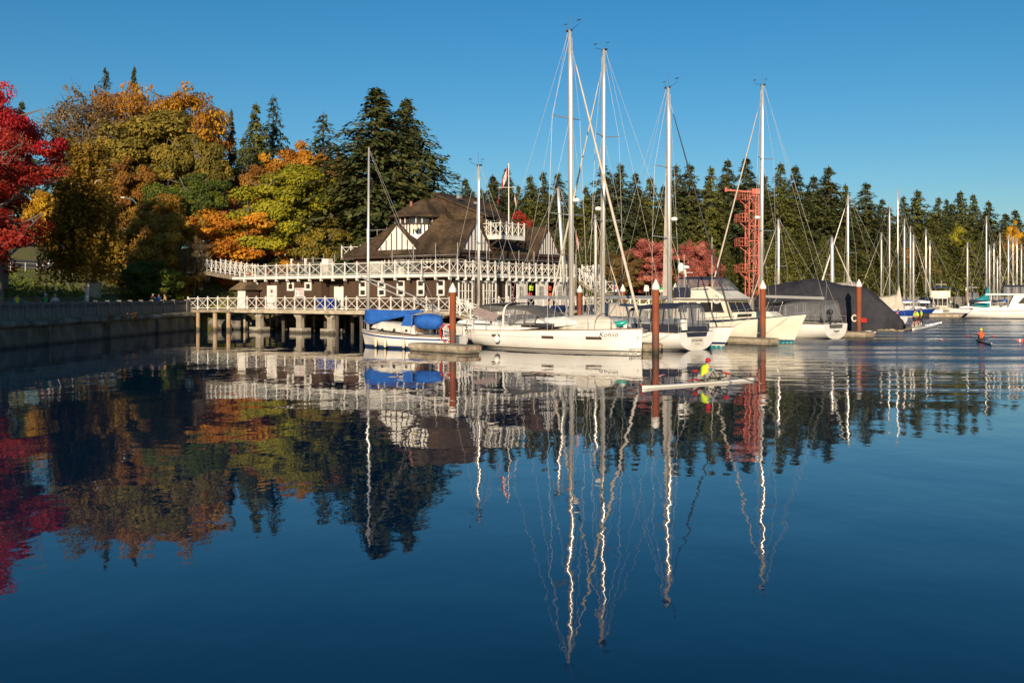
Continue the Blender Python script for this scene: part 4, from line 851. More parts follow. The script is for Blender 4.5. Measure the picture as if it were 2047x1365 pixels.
# gangway from the deck corner down to the floats
gA = CF.w(1.3, -1.3); gB = Vector((xat(1012, 82.2), 82.2, 0)); GF = Frame(gA.x, gA.y, math.atan2(gB.y - gA.y, gB.x - gA.x)); gl = (Vector((gB.x, gB.y)) - Vector((gA.x, gA.y))).length
gw = frame_thing('gangway', 'sloping gangway with white crossed railings leading down to the floats', 'gangway', GF)
MB().slab([(0, -.7, ZL - .02), (gl, -.7, .75), (gl, .7, .75), (0, .7, ZL - .02)], (0, 0, -.25)).build('ramp', M['plank'], gw)
railing((0, -.75, ZL - .02), (gl, -.75, .75), 5, parent=gw); railing((0, .75, ZL - .02), (gl, .75, .75), 5, parent=gw)
fl = box(gl - 1.6, gl + 3, -1.6, 3.4, -.3, .5); fl.build('landing_float', M['dock'], gw)
# scaffold along the upper walls
def scaffold(lab, pts_, name='scaffold'):
    o = frame_thing(name, lab, 'scaffold', CF)
    for p, q in pts_: MB().tube([p, q], .032, 5).build('tube', M['galv'], o)
    return o
T = []
for x in (-9.6, -7.0, -4.4, -1.9): T.append(((x, 3.2, ZU), (x, 3.2, 7.6 + (x > -8) * .5))); 
for z in (6.6, 7.05): T.append(((-9.8, 3.16, z), (-1.7, 3.16, z)))
T.append(((-9.8, 3.9, 6.62), (-1.7, 3.9, 6.62)))
sc1 = scaffold('scaffold of thin tubes in front of the upper left wall', T); box(-9.6, -1.9, 3.25, 3.85, 6.64, 6.69).build('scaffold_board', M['plank'], sc1)
T = []
for y in (4.5, 7, 9.5, 12, 14.5, 17, 19.5, 22): T.append(((-1.6, y, ZU), (-1.6, y, 7.7)))
for z in (6.3, 6.8): T.append(((-1.56, 4.3, z), (-1.56, 22.3, z)))
T.append(((-2.4, 4.3, 6.34), (-2.4, 22.3, 6.34)))
sc2 = scaffold('long scaffold of thin tubes along the right wall above the railing', T); box(-2.35, -1.62, 4.5, 22.2, 6.36, 6.41).build('scaffold_board', M['plank'], sc2)
T = []
for x in (-22.4, -20.9, -19.4):
    for y in (4.0, 5.5): T.append(((x, y, ZU), (x, y, 7.3 + (x > -20) * .3)))
for z in (6.2, 6.7, 7.1): T.append(((-22.6, 3.96, z), (-19.2, 3.96, z)))
scaffold('small scaffold tower on the left end of the upper deck', T)
T = []
for x in (-17.9, -15.2):
    for y in (8.5, 10): T.append(((x, y, ZU), (x, y, 10.2)))
for z in (8.3, 9.2, 10): T.append(((-18, 8.46, z), (-15, 8.46, z)))
scaffold('tall thin scaffold behind the left roof slope', T)
# upper deck furniture
def umb(px0, px1, lab):
    o = frame_thing('pergola', lab, 'pergola', CF); z = 6.9
    for px in (px0, px1): p = CF.hit(px, 540, 1, 2.2); box(p.x - .09, p.x + .09, 2.1, 2.3, ZU, z + .15).build('post', M['white'], o)
    a_, b_ = CF.hit(px0, 540, 1, 2.2).x, CF.hit(px1, 540, 1, 2.2).x; box(a_ + .1, b_ - .1, 2.12, 2.28, z - .25, z - .02).build('beam', M['brownp'], o)
umb(583.5, 611, 'two white posts with a brown crossbeam on the upper deck')
p = CF.hit(686, 500, 1, 7); railing((p.x - .2, 7, ZU + 2.0), (p.x + 2.4, 7, ZU + 2.0), 2, 1.05); box(p.x - .3, p.x + 2.6, 6.9, 9.6, ZU + 1.8, ZU + 2.0).build('stair_landing', M['plank'], club)
hvx = CF.hit(757, 525, 1, 3.2).x
hv = frame_thing('air_conditioner', 'pale boxy air unit on the upper deck beside the main mast', 'machine', CF); box(hvx - .8, hvx + .45, 2.9, 3.6, ZU, 6.6).build('casing', M['white'], hv); box(hvx - .7, hvx + .35, 2.88, 2.9, 5.5, 6.4).build('grille', M['deckw'], hv)
fgx = CF.hit(655, 515, 1, 3.2).x
fr_ = frame_thing('cupboard', 'pale cupboard standing at the left scaffold on the upper deck', 'cupboard', CF); box(fgx - .5, fgx + .4, 2.9, 3.5, ZU, 7.0).build('body', M['deckw'], fr_); box(fgx - .45, fgx + .35, 2.87, 2.9, ZU + .1, 6.9).build('door', M['white'], fr_)
# flags on the pole
def flag(name, lab, base, w, h, rz, maple=True, drop=.55, cols=('red', 'signw', 'red')):
    o = thing(name, lab, 'flag', base, rz)
    for i, c in enumerate(cols):
        b = MB(); u = [i / 3, (i + .5) / 3, (i + 1) / 3]; fr0 = [0, .26, .5, .74, 1]; rows_ = []
        x0_, x1_ = (0, .27, .73, 1)[i], (0, .27, .73, 1)[i+1]
        for k in range(4):
            t = x0_ + (x1_ - x0_) * k / 3; rows_.append([(w * t * (1 - drop * .6), .08 * math.sin(t * 7) * w, -w * t * drop - h * v) for v in (0, .5, 1)])
        b.loft(rows_, False); b.build('stripe', M[c], o)
    if maple:
        t = .5; c = Vector((w * t * (1 - drop * .6), .08 * math.sin(t * 7) * w - .015, -w * t * drop - h * .5)); b = MB()
        pts_ = []
        for k in range(22): r = (1 if k % 2 == 0 else .5) * h * .28; a_ = k * math.pi / 11; pts_.append(c + Vector((r * math.sin(a_) * .8, -.01, r * math.cos(a_))))
        b.add([c + Vector((0, -.012, 0))] + pts_, [(0, k + 1, (k + 1) % 22 + 1) for k in range(22)]); b.build('leaf_emblem', M['red'], o)
    return o
fw_ = CF.w(bx1 - .25, fpy)
flag('flag', 'red and white flag drooping at the top of the club flagpole', (fw_.x - .07, fw_.y, zt - .1), 1.5, .8, math.pi, True, 1.0)
flag('flag', 'blue and red flag halfway down the club flagpole, on its left', (fw_.x - .9, fw_.y, 13.2), .9, .5, math.pi, False, 1.4, ('cloth_b', 'red', 'cloth_b'))
flag('flag', 'small white flag halfway down the club flagpole, on its right', (fw_.x + .55, fw_.y, 12.9), .8, .5, 0, True, 1.3, ('signw', 'signw', 'signw'))
b = MB().beam((fw_.x - .95, fw_.y, 13.5), (fw_.x + .65, fw_.y, 13.5), .03); q = b.build('yardarm', M['white']); q.parent = fpo; q.matrix_parent_inverse = Matrix.Translation(CF.o).__matmul__(Matrix.Rotation(CF.rz, 4, 'Z')).inverted()
b = MB(); b.tube([(fw_.x - .9, fw_.y, 13.5), (fw_.x - .9, fw_.y, 12.4)], .012, 4); b.tube([(fw_.x + .55, fw_.y, 13.5), (fw_.x + .55, fw_.y, 12.2)], .012, 4); q = b.build('halyard', M['rope']); q.parent = fpo; q.matrix_parent_inverse = Matrix.Translation(CF.o).__matmul__(Matrix.Rotation(CF.rz, 4, 'Z')).inverted()
# bins and life jackets
def bin_(x, lab):
    o = thing('waste_bin', lab, 'bin', CF.w(x, .25, ZL), CF.rz, 'blue bins on the lower deck'); b = MB(); b.loft([[(-.26, -.26, .06), (.26, -.26, .06), (.26, .26, .06), (-.26, .26, .06)], [(-.33, -.33, 1.0), (.33, -.33, 1.0), (.33, .33, 1.0), (-.33, .33, 1.0)]], True, True); b.build('body', M['binb'], o)
    b = MB(); b.loft([[(-.36, -.36, 1.0), (.36, -.36, 1.0), (.36, .36, 1.0), (-.36, .36, 1.0)], [(-.3, -.28, 1.1), (.3, -.28, 1.1), (.3, .34, 1.14), (-.3, .34, 1.14)]], True, True); b.build('lid', M['binb'], o)
    for s in (-1, 1): b = MB(); b.lathe([(.08, -.03), (.08, .03)], 8); b.v = [(s * .25 + z, .24 + x, .08 + y) for x, y, z in b.v]; b.build('wheel', M['tyre'], o)
bin_(CF.hit(645, 600, 1, .25).x, 'blue wheeled bin beside the pale recess door, left of two'); bin_(CF.hit(664, 600, 1, .25).x, 'blue wheeled bin beside the white recess door, right of two')
def jacket(y, z, mt, lab):
    o = thing('life_jacket', lab, 'life jacket', CF.w(-.85, y, z), CF.rz, 'life jackets hanging in the boathouse bays')
    b = MB()
    for s in (-1, 1): b.loft([[(dx * .12 + .02, s * .13 + dy * .11, zz) for dx, dy in ((-1,-1),(1,-1),(1,1),(-1,1))] for zz in (-.32, -.1, .22)] , True, True)
    b.build('body', M[mt], o, True); box(.15, .16, -.25, .25, -.14, -.07).build('strap', M['signw'] if mt == 'red' else M['black'], o)
y0, y1 = bays[0][0], bays[0][1]
for k in range(3): jacket(y0 + (y1 - y0) * .38, ZL + .7 + k * .75, 'red', 'red and white life jacket in the left bay, %s one of three' % ('lowest', 'middle', 'topmost')[k])
y0, y1 = bays[1][0], bays[1][1]; jacket(y0 + (y1 - y0) * .35, ZL + 1.35, 'red', 'red life jacket hanging in the middle bay'); jacket(y0 + (y1 - y0) * .42, ZL + 2.1, 'hiviz', 'yellow-green life jacket high in the middle bay')
y0, y1 = bays[2][0], bays[2][1]
for k in range(3): jacket(y0 + (y1 - y0) * .34, ZL + .6 + k * .75, 'orange', 'orange life jacket in the right bay, %s one of three' % ('lowest', 'middle', 'topmost')[k])
# ------------------------------------------------------------------ floats and piles
DX, DY = .70, -.714
def ab(a, b): return Vector((DX * a - DY * b, DY * a + DX * b))      # a along the boats' heading, b across the berths
BRZ = math.atan2(DY, DX)
def float_dock(lab, a0, a1, b0, b1, top=.5):
    p = ab(a0, b0); o = thing('dock_float', lab, 'dock', (p.x, p.y, 0), BRZ, 'berth floats'); L_, W = a1 - a0, b1 - b0
    box(0, L_, 0, W, -.4, top - .16).build('float_body', M['dock'], o)
    n = max(2, int(L_ / .3)); me = box(.008, L_ / n - .008, -.06, W + .06, top - .05, top).mesh('deck_plank', M['plank'])
    if L_ < 8:
        for i in range(n): link('deck_plank', me, o, (L_ * i / n, 0, R.uniform(-.006, .006)))
    else: box(0, L_, -.06, W + .06, top - .05, top).build('deck', M['plank'], o)
    box(-.08, L_ + .08, -.10, -.01, top - .30, top - .06).build('rubbing_strake', M['dock'], o); box(-.08, L_ + .08, W + .01, W + .10, top - .30, top - .06).build('rubbing_strake', M['dock'], o); box(L_ + .01, L_ + .10, -.01, W + .01, top - .29, top - .06).build('rubbing_strake', M['dock'], o)
    for x in (L_ * .3, L_ * .75): b = MB(); b.b(x - .14, x + .14, .1, .16, top + .05, top + .09); b.b(x - .06, x + .06, .1, .16, top, top + .05); b.build('cleat', M['steel'], o)
    for y in (.02, W - .14): box(L_ + .1, L_ + .105, y, y + .13, top - .22, top - .1).build('reflector', M['red'], o)
    return o
float_dock('short timber float at the stern of the small blue-covered sailboat', -50.6, -45.4, 40.6, 41.75)
float_dock('timber finger float between the two white sloops', -52, -39.2, 50.4, 51.5)
float_dock('timber finger float in front of the cream trawler', -52, -38.2, 62.2, 63.5)
float_dock('timber finger float end beside the pile at the covered boat', -52, -39.4, 78.9, 80.3)
o = float_dock('long main walkway float behind the moored boats', -55.6, -53.4, 44, 96)
def pile(px, top, base, lab, zb=.5, D=None, r=.205):
    p = gnd(px, base, zb) if D is None else Vector((xat(px, D), D, 0)); zt = HC + (HY - top) / F * p.y
    o = thing('mooring_pile', lab, 'pile', (p.x, p.y, 0), 0, 'rust red mooring piles'); MB().tube([(0, 0, -2), (0, 0, 1.2), (0, 0, zt - .62)], r, 14).build('shaft', M['rust'], o, True)
    c = MB(); c.lathe([(r + .035, zt - .62), (r + .04, zt - .42), (r + .01, zt - .38), (.02, zt)], 14, cap=True); c.build('cone_cap', M['white'], o); return o
pile(905, 565, 684, 'rust red pile with white cone cap beside the short float, leftmost in front')
pile(1311, 558, 691, 'rust red pile with white cone cap between the two white sloops')
pile(1525, 560, 674, 'rust red pile with white cone cap in front of the cream trawler')
pile(1717, 558, 663, 'rust red pile with white cone cap at the covered boat')
pile(1159, 569, 0, 'rust red pile behind the bow sloop mast, leftmost of three behind', D=82, r=.19)
pile(1245, 568, 0, 'rust red pile behind the beige boat cover, middle of three behind', D=85.5, r=.19)
pile(1350, 566, 0, 'rust red pile behind the navy awning, rightmost of three behind', D=89, r=.19)
pile(1932, 574, 0, 'far pile at the wooden dock of the right marina', D=178, r=.2)
pile(2026, 566, 0, 'far pile above the white motor yacht', D=182, r=.22)

# ------------------------------------------------------------------ boats
class Hull:
    """x forward from the transom, y to port, z up from the waterline"""
    def __init__(s, L, B, fs, fb, tw=.85, mx=.45, rake=.05, rev=.0, nb=1.25, sheer=.0, zb=-.5, sternz=-.03):
        s.L, s.B, s.fs, s.fb, s.tw, s.mx, s.rake, s.rev, s.nb, s.sheer, s.zb, s.sz = L, B, fs, fb, tw, mx, rake, rev, nb, sheer, zb, sternz
    def half(s, t):
        t = min(1., max(0., t))
        if t < s.mx: k = (s.mx - t) / s.mx; w = 1 - (1 - s.tw) * k * k
        else: k = (t - s.mx) / (1 - s.mx); w = (1 - k ** 2.3) ** .92
        return s.B / 2 * max(w, .012)
    def top(s, t):
        t = min(1., max(0., t)); return s.fs + (s.fb - s.fs) * t ** 1.25 - s.sheer * math.sin(math.pi * t)
    def pt(s, t, v, side, out=0.):
        t = min(1., max(0., t)); v = min(1., max(0., v))
        b = s.half(t); zt = s.top(t); k = smooth(.0, .3, t); zb = s.sz * (1 - k) + s.zb * k; e = smooth(.45, 1, t)
        n = 2.3 * (1 - e) + 1.05 * e; m_ = 2.4 * (1 - e) + s.nb * e
        y = b * (1 - (1 - v) ** n) ** (1 / m_); z = zb + (zt - zb) * v
        x = s.L * t - s.rake * s.L * (1 - v) * t ** 6 + s.rev * (1 - v) * (1 - t) ** 8
        return (x, side * (y + out), z)
    def vz(s, t, z): k = smooth(.0, .3, t); zb = s.sz * (1 - k) + s.zb * k; return min(1, max(0, (z - zb) / (s.top(t) - zb)))
    def body(s, n=26, mv=11):
        b = MB(); T = [i / n for i in range(n + 1)]; V = [1 - math.cos(j / mv * math.pi / 2) for j in range(mv + 1)]
        b.loft([[s.pt(t, V[mv - j], -1) for j in range(mv)] + [s.pt(t, v, 1) for v in V] for t in T], False)
        b.add([s.pt(0, V[mv - j], -1) for j in range(mv)] + [s.pt(0, v, 1) for v in V], [tuple(range(2 * mv + 1))]); return b
    def deck(s, n=24, dz=-.03, cam=.06):
        b = MB(); b.loft([[(s.pt(t, 1, -1)[0], -s.half(t) + .01, s.top(t) + dz), (s.pt(t, 1, 1)[0], 0, s.top(t) + dz + cam), (s.pt(t, 1, 1)[0], s.half(t) - .01, s.top(t) + dz)] for t in [i / n for i in range(n + 1)]], False); return b
    def band(s, z0, z1, out=.006, t0=0., t1=1., n=24, rel=False, side=(-1, 1)):
        b = MB()
        for sd_ in side:
            rows_ = []
            for i in range(n + 1):
                t = t0 + (t1 - t0) * i / n; zt = s.top(t); za, zc = (zt + z0, zt + z1) if rel else (z0, z1)
                rows_.append([s.pt(t, s.vz(t, za), sd_, out), s.pt(t, s.vz(t, (za + zc) / 2), sd_, out), s.pt(t, s.vz(t, zc), sd_, out)])
            b.loft(rows_, False)
        return b
def boat(name, lab, cat, fr, h, hm='gel', boot=None, stripe=None, rail=None, group='boats in the marina'):
    o = frame_thing(name, lab, cat, fr, group); sharp(h.body().build('hull', M[hm], o, True), 50); h.deck().build('deck', M['deckw'], o)
    if boot: h.band(boot[0], boot[1]).build('boot_stripe', M[boot[2]], o)
    for (z0, z1, mt) in (stripe or []): h.band(z0, z1, .007).build('hull_stripe', M[mt], o)
    if rail: h.band(-.045, .015, .02, rel=True).build('toe_rail', M[rail], o)
    return o
def lifelines(o, h, t0, t1, n=7, hh=.62, pulpit=True, pushpit=True, mt='steel'):
    for sd_ in (-1, 1):
        pts_ = []
        for i in range(n):
            t = t0 + (t1 - t0) * i / (n - 1); x, y, z = h.pt(t, 1, sd_); y *= .96; MB().tube([(x, y, z), (x, y, z + hh)], .014, 5).build('stanchion', M[mt], o); pts_.append((x, y, z + hh))
        for f in (1., .5): MB().tube([(p[0], p[1], p[2] - hh * (1 - f)) for p in pts_], .007, 4).build('lifeline', M['wire'], o)
    if pulpit:
        P = [h.pt(.88, 1, -1), h.pt(.985, 1, -1), h.pt(.985, 1, 1), h.pt(.88, 1, 1)]; b = MB(); b.tube([(P[0][0], P[0][1], P[0][2] + hh), (P[1][0] + .1, P[1][1] - .12, P[1][2] + hh + .05), (P[2][0] + .1, P[2][1] + .12, P[2][2] + hh + .05), (P[3][0], P[3][1], P[3][2] + hh)], .018, 6)
        for p in P: b.tube([(p[0] - .03, p[1], p[2]), (p[0], p[1], p[2] + hh + .02)], .016, 5)
        b.build('pulpit', M[mt], o)
    if pushpit:
        b = MB()
        for sd_ in (-1, 1):
            q = [h.pt(t, 1, sd_) for t in (.16, .06, .005)]; b.tube([(p[0], p[1] * .95, p[2] + hh) for p in q] + [(.06, sd_ * h.half(0) * .45, q[2][2] + hh)], .018, 6)
            for p in q: b.tube([(p[0], p[1] * .95, p[2]), (p[0], p[1] * .95, p[2] + hh)], .015, 5)
        b.build('pushpit', M[mt], o)
def rig(o, h, mx_, zt, zb, r=.115, spr=(.38, .68), furl=('beigec', .075), boom=None, back=True, bow=None, inst=True, spw=.85, sweep=.25, mm='alu', wr=.011, lean=0., ell=1.35):
    top_ = (mx_ + lean, 0, zt); m_ = MB(); n = 10
    m_.loft([[(mx_ + lean * t + r * ell * k * math.cos(a * 2*math.pi/n), r * k * math.sin(a * 2*math.pi/n), zb + (zt - zb) * t) for a in range(n)] for t, k in ((0, 1), (.5, 1), (.86, .97), (1, .72))], True, True)
    ms = m_.build('mast', M[mm], o, True); B_ = h.half(mx_ / h.L) * .93; zd = h.top(mx_ / h.L)
    prev = {-1: (mx_ - .25, -B_, zd), 1: (mx_ - .25, B_, zd)}; lines = MB()
    for i, f in enumerate(spr):
        z = zb + (zt - zb) * f; w = spw * B_ * (1 - .22 * i) ; xx = mx_ + lean * f
        for sd_ in (-1, 1):
            tip = (xx - sweep - .1, sd_ * w, z + .08); MB().tube([(xx - .05, sd_ * r * .6, z), tip], [.045, .03], 6).build('spreader', M['grey_alu'], ms)
            lines.tube([prev[sd_], tip], wr, 4); lines.tube([tip, (xx, sd_ * r * .6, zb + (zt - zb) * (spr[i+1] if i + 1 < len(spr) else .985) - .1)], wr, 4) if i == len(spr) - 1 else lines.tube([tip, (xx, sd_ * r, zb + (zt - zb) * spr[i+1] - .15)], wr * .8, 4)
            if i == 0: lines.tube([(mx_ + .15, sd_ * B_, zd), (xx, sd_ * r, z - .15)], wr * .8, 4)
            prev[sd_] = tip
    bw = bow or (h.L - .15, 0, h.top(1) + .1); fr_ = .93 if furl else .99; ft = (mx_ + lean * fr_ + r * 1.5, 0, zb + (zt - zb) * fr_)
    if furl:
        a_, b_ = Vector(bw), Vector(ft); MB().tube([a_.lerp(b_, t) for t in (.03, .06, .35, .7, .93, .95)], [.05, furl[1] * 1.05, furl[1] * 1.05, furl[1] * .8, furl[1] * .5, .02], 7).build('furled_headsail', M[furl[0]], o, True); MB().lathe([(.03, 0), (.10, .03), (.10, .17), (.03, .2)], 9, tuple(a_.lerp(b_, .015))).build('furling_drum', M['black'], o)
    lines.tube([bw, ft], wr, 4)
    if back: lines.tube([(mx_ + lean - .1, 0, zt - .05), (.8, 0, h.top(.06) + 3.2)], wr, 4); lines.tube([(.8, 0, h.top(.06) + 3.2), (.15, -h.half(.02) * .8, h.top(0))], wr, 4); lines.tube([(.8, 0, h.top(.06) + 3.2), (.15, h.half(.02) * .8, h.top(0))], wr, 4)
    lines.build('standing_rigging', M['wire'], o)
    MB().tube([(mx_ + r * 1.5, .05, zb + .6), (mx_ + lean + r * 1.2, .04, zt - .5)], .012, 4).build('halyard', M['rope'], ms)
    if inst:
        b = MB(); b.beam((top_[0] - .28, 0, zt - .03), (top_[0] + .16, 0, zt - .03), .10, .12); b.tube([(top_[0] + .1, 0, zt), (top_[0] + .75, 0, zt + .22), (top_[0] + .78, 0, zt + .5)], .014, 4); b.beam((top_[0] + .62, 0, zt + .5), (top_[0] + .9, 0, zt + .5), .03, .06)
        b.tube([(top_[0] - .25, 0, zt), (top_[0] - .32, 0, zt + .42)], .012, 4); b.beam((top_[0] - .5, 0, zt + .42), (top_[0] - .2, 0, zt + .42), .03, .03); b.tube([(top_[0], .05, zt), (top_[0], .05, zt + .95)], .009, 4); b.build('wind_instruments', M['black'], ms)
    if boom:
        bl_, bz, bm_ = boom[:3]; e = (mx_ - .2 - bl_, 0, bz + boom[3] if len(boom) > 3 else bz)
        MB().beam((mx_ - .18, 0, bz), e, .15, .22).build('boom', M[bm_], o); MB().tube([(mx_ - r, 0, zd + .25), (mx_ - 1.5, 0, bz - .12)], .035, 6).build('kicker', M['grey_alu'], o)
        MB().tube([e, (e[0] + .3, 0, max(h.top(.1) + .4, bz - 1.4))], .012, 4).build('mainsheet', M['rope'], o); MB().tube([(e[0] + .1, 0, e[2] + .1), (top_[0] - .2, 0, zt - .1)], .008, 4).build('topping_lift', M['wire'], o)
    return ms
def radar(ms, x, z, sd_=0., r=.24):
    b = MB(); b.lathe([(r * .8, 0), (r, .06), (r, .15), (r * .75, .23), (.03, .26)], 12, (x, sd_, z)); b.build('radar_dome', M['gel'], ms, True); MB().beam((x - .42 if x > 0 else x, sd_, z - .03), (x, sd_, z - .03), .12, .05).build('radar_bracket', M['grey_alu'], ms)
def trunk(o, h, x0, x1, w0, w1, z0, hh, slope=.35, mt='gel', name='cabin', win=None, fz=.2):
    """low cabin trunk with sloping ends; win = (x0, x1, za, zb) dark side light"""
    b = MB(); T = []
    for x, w, k in ((x0, w0, .0), (x0 + slope * .5, w0, .93), (x0 + slope, w0, 1), (x1 - slope * 2.6, w1 + (w0 - w1) * .25, .92), (x1 - slope * .6, w1, .45), (x1, w1 * .85, .0)):
        zz = z0 + (x - x0) * fz * .1; T.append([(x, -w, zz), (x, -w * .92, zz + hh * k * .8), (x, -w * .74, zz + hh * k), (x, w * .74, zz + hh * k), (x, w * .92, zz + hh * k * .8), (x, w, zz)])
    b.loft(T, False, True); c = b.build(name, M[mt], o)
    if win:
        for sd_ in (-1, 1):
            for (a, e, za, zc) in win:
                g_ = MB(); f = lambda x, z: (x, sd_ * ((w0 + (w1 - w0) * max(0, (x - x0 - slope) / (x1 - x0)) * .3) * (1 - .10 * (z - z0) / (hh * .8)) + .012), z)
                g_.quad(f(a, za), f(e, za), f(e - .06, zc), f(a + .04, zc)); g_.build('side_light', M['dark'], c)
    return c
def canopy(o, x0, x1, w, z0, z1, mt, name='dodger', arch=(0, .45, .8, 1.), xs=None, panes=True, dropf=.0, nb=4, side0=0., lean=.0, clear='clear', open_side=False, aft=False):
    """bent canvas hood: front leans back by lean; side panes of clear vinyl between canvas ribs"""
    xs = xs or [x0 + (x1 - x0) * i / nb for i in range(nb + 1)]
    def ring(x, k=1.):
        f = (x - x0) / (x1 - x0); zt = z1 - dropf * max(0, f - .35) ** 2 * 2.4; out = []
        for a in np.linspace(0, math.pi, 13): c_, s_ = math.cos(a), math.sin(a); out.append((x - lean * (1 - abs(s_) ** .6) * 0, -w * k * np.sign(c_) * abs(c_) ** .45, z0 + (zt - z0) * abs(s_) ** .5))
        return out
    roof_ = MB(); roof_.loft([ring(x)[3:10] for x in xs], False); c = roof_.build(name, M[mt], o, True)
    for a in (1, -1):
        for i in range(len(xs) - 1):
            A0, A1 = ring(xs[i]), ring(xs[i+1]); g_ = lambda A, j: Vector(A[j] if a == 1 else A[12 - j])
            if not open_side:
                p = MB(); p.quad(g_(A0, 0), g_(A1, 0), g_(A1, 3), g_(A0, 3)); p.v = [tuple(Vector(v)) for v in p.v]; pp = [Vector(v) for v in p.v]; cen = sum(pp, Vector()) / 4
                q = MB(); q.quad(*[cen + (v - cen) * .86 for v in pp]); q.build('clear_pane', M[clear], c)
                f = MB(); inn = [cen + (v - cen) * .86 for v in pp]
                for k in range(4): f.quad(pp[k], pp[(k+1) % 4], inn[(k+1) % 4], inn[k])
                f.build('canvas_border', M[mt], c)
            else: MB().tube([g_(A0, 0), g_(A0, 3)], .016, 5).build('hoop', M['steel'], c)
    for x_end in ([xs[-1]] + ([xs[0]] if aft else [])):
        A = [Vector(v) for v in ring(x_end)]; top_ = A[3:10]; bot = [Vector((x_end + (lean if x_end == xs[-1] else -lean * .3), y, z0)) for y in np.linspace(A[0].y, A[12].y, 7)]
        for k in range(6):
            qd = [top_[k], top_[k+1], bot[k+1], bot[k]]; cen = sum(qd, Vector()) / 4; inn = [cen + (v - cen) * .88 for v in qd]; MB().quad(*inn).build('clear_pane', M[clear], c); f = MB()
            for j in range(4): f.quad(qd[j], qd[(j+1) % 4], inn[(j+1) % 4], inn[j])
            f.build('canvas_border', M[mt], c)
    return c
def fender(fr, x, y, z, lab, r=.11, l=.5, mt='fender', rnd=False):
    p = fr.w(x, y, z); o = thing('fender', lab, 'fender', p, fr.rz, 'fenders hanging on boats'); b = MB()
    b.lathe([(.02, 0), (r * .7, .04), (r, .12), (r, l - .12), (r * .7, l - .04), (.03, l)] if not rnd else [(.02, 0), (r * .75, r * .3), (r, r), (r * .75, r * 1.7), (.05, r * 2.25), (.03, r * 2.5)], 10); b.build('body', M[mt], o, True); MB().tube([(0, 0, l if not rnd else r * 2.4), (0, .05, (l if not rnd else r * 2.4) + .42)], .012, 4).build('line', M['rope'], o)
def ring_buoy(pos, rz, lab, mt='signw', r=.26, tilt=math.pi/2):
    o = thing('life_ring', lab, 'life ring', pos, rz); b = MB(); n = 18; rows_ = []
    for i in range(n + 1):
        a = 2 * math.pi * i / n; rows_.append([((r + .065 * math.cos(t)) * math.cos(a), .05 * math.sin(t), (r + .065 * math.cos(t)) * math.sin(a)) for t in np.linspace(0, 2 * math.pi, 8, endpoint=False)])
    b.loft(rows_, True); b.build('ring', M[mt], o, True)
    for k in range(4):
        a = k * math.pi / 2; b = MB(); rr_ = [[((r + .07 * math.cos(t)) * math.cos(a + e), .056 * math.sin(t), (r + .07 * math.cos(t)) * math.sin(a + e)) for t in np.linspace(0, 2 * math.pi, 8, endpoint=False)] for e in (-.12, .12)]; b.loft(rr_, True); b.build('band', M['beigec'] if mt == 'signw' else M['signw'], o, True)

# ---- 1: white sloop with grey dodger, nearest
KF = Frame(7.75 - 13.7 * DX, 60.7 - 13.7 * DY, BRZ); KH = Hull(13.7, 4.4, 1.18, 1.52, .86, .42, .012, .5, 1.15, .0, -.55)
kb = boat('sailboat', 'big white sloop with grey dodger and black waterline stripe, name on its bow', 'sailboat', KF, KH, 'gel', (-.12, .02, 'antif'), [(.09, .17, 'black')], 'teak')
for (a, e) in ((985, 1002), (1085, 1106.5), (1159, 1183)):
    p = KF.hit(a, 674, 1, -2.0); q = KF.hit(e, 674, 1, -2.0); t0, t1 = p.x / KH.L, q.x / KH.L; zc = .86 + .06 * t0; KH.band(zc - .09, zc + .09, .012, t0, t1, 4, side=(-1,)).build('hull_window', mat('smoked_hull_window', (.10, .065, .055), .15), kb)
KH.band(.86, .875, .008, .03, .92).build('cove_line', M['inkg'], kb)
def hull_text(h, o, s, t, z, size, mt, shear=0., sd_=-1, name='lettering'):
    p0 = Vector(h.pt(t - .02, h.vz(t, z), sd_, .012)); p1 = Vector(h.pt(t + .02, h.vz(t, z), sd_, .012)); pu = Vector(h.pt(t, h.vz(t, z + .1), sd_, .012)); pd = Vector(h.pt(t, h.vz(t, z - .1), sd_, .012))
    ex = (p1 - p0).normalized() * (-sd_); ey = (pu - pd).normalized(); ez = ex.cross(ey).normalized(); ey = ez.cross(ex); c = (p0 + p1) / 2 + ez * .01
    ob = text(s, size, mt, o, (0, 0, 0), (0, 0, 0), shear, name); ob.matrix_basis = Matrix(((ex.x, ey.x, ez.x, c.x), (ex.y, ey.y, ez.y, c.y), (ex.z, ey.z, ez.z, c.z), (0, 0, 0, 1))); return ob
def tk(px, z): p = KF.hit(px, 680, 1, -1.4); return p.x / KH.L
hull_text(KH, kb, 'Kohilo', KF.hit(1208, 668, 1, -1.35).x / KH.L, 1.13, .44, M['ink'], .35)
hull_text(KH, kb, 'BENETEAU', KF.hit(1267, 703, 1, -.45).x / KH.L, .26, .19, M['ink'], .1)
hull_text(KH, kb, '5', KF.hit(1270, 672, 1, -.5).x / KH.L, .95, .26, M['ink'], .1, name='emblem'); KH.band(1.0, 1.04, .012, .03, .085, 4, side=(-1,)).build('model_strip', M['inkg'], kb)
ct = trunk(kb, KH, 4.0, 9.3, 1.45, .95, 1.2, .66, .5, 'gel', 'cabin', [(4.3, 7.7, 1.44, 1.72)], .9)
ckp = MB(); ckp.b(.5, 4.0, -1.7, -1.15, 1.1, 1.5); ckp.b(.5, 4.0, 1.15, 1.7, 1.1, 1.5); ckp.build('cockpit_coaming', M['gel'], kb)
canopy(kb, 3.3, 6.2, 1.5, 1.6, 2.85, 'greyc', 'dodger', dropf=.55, lean=1.2, nb=3)
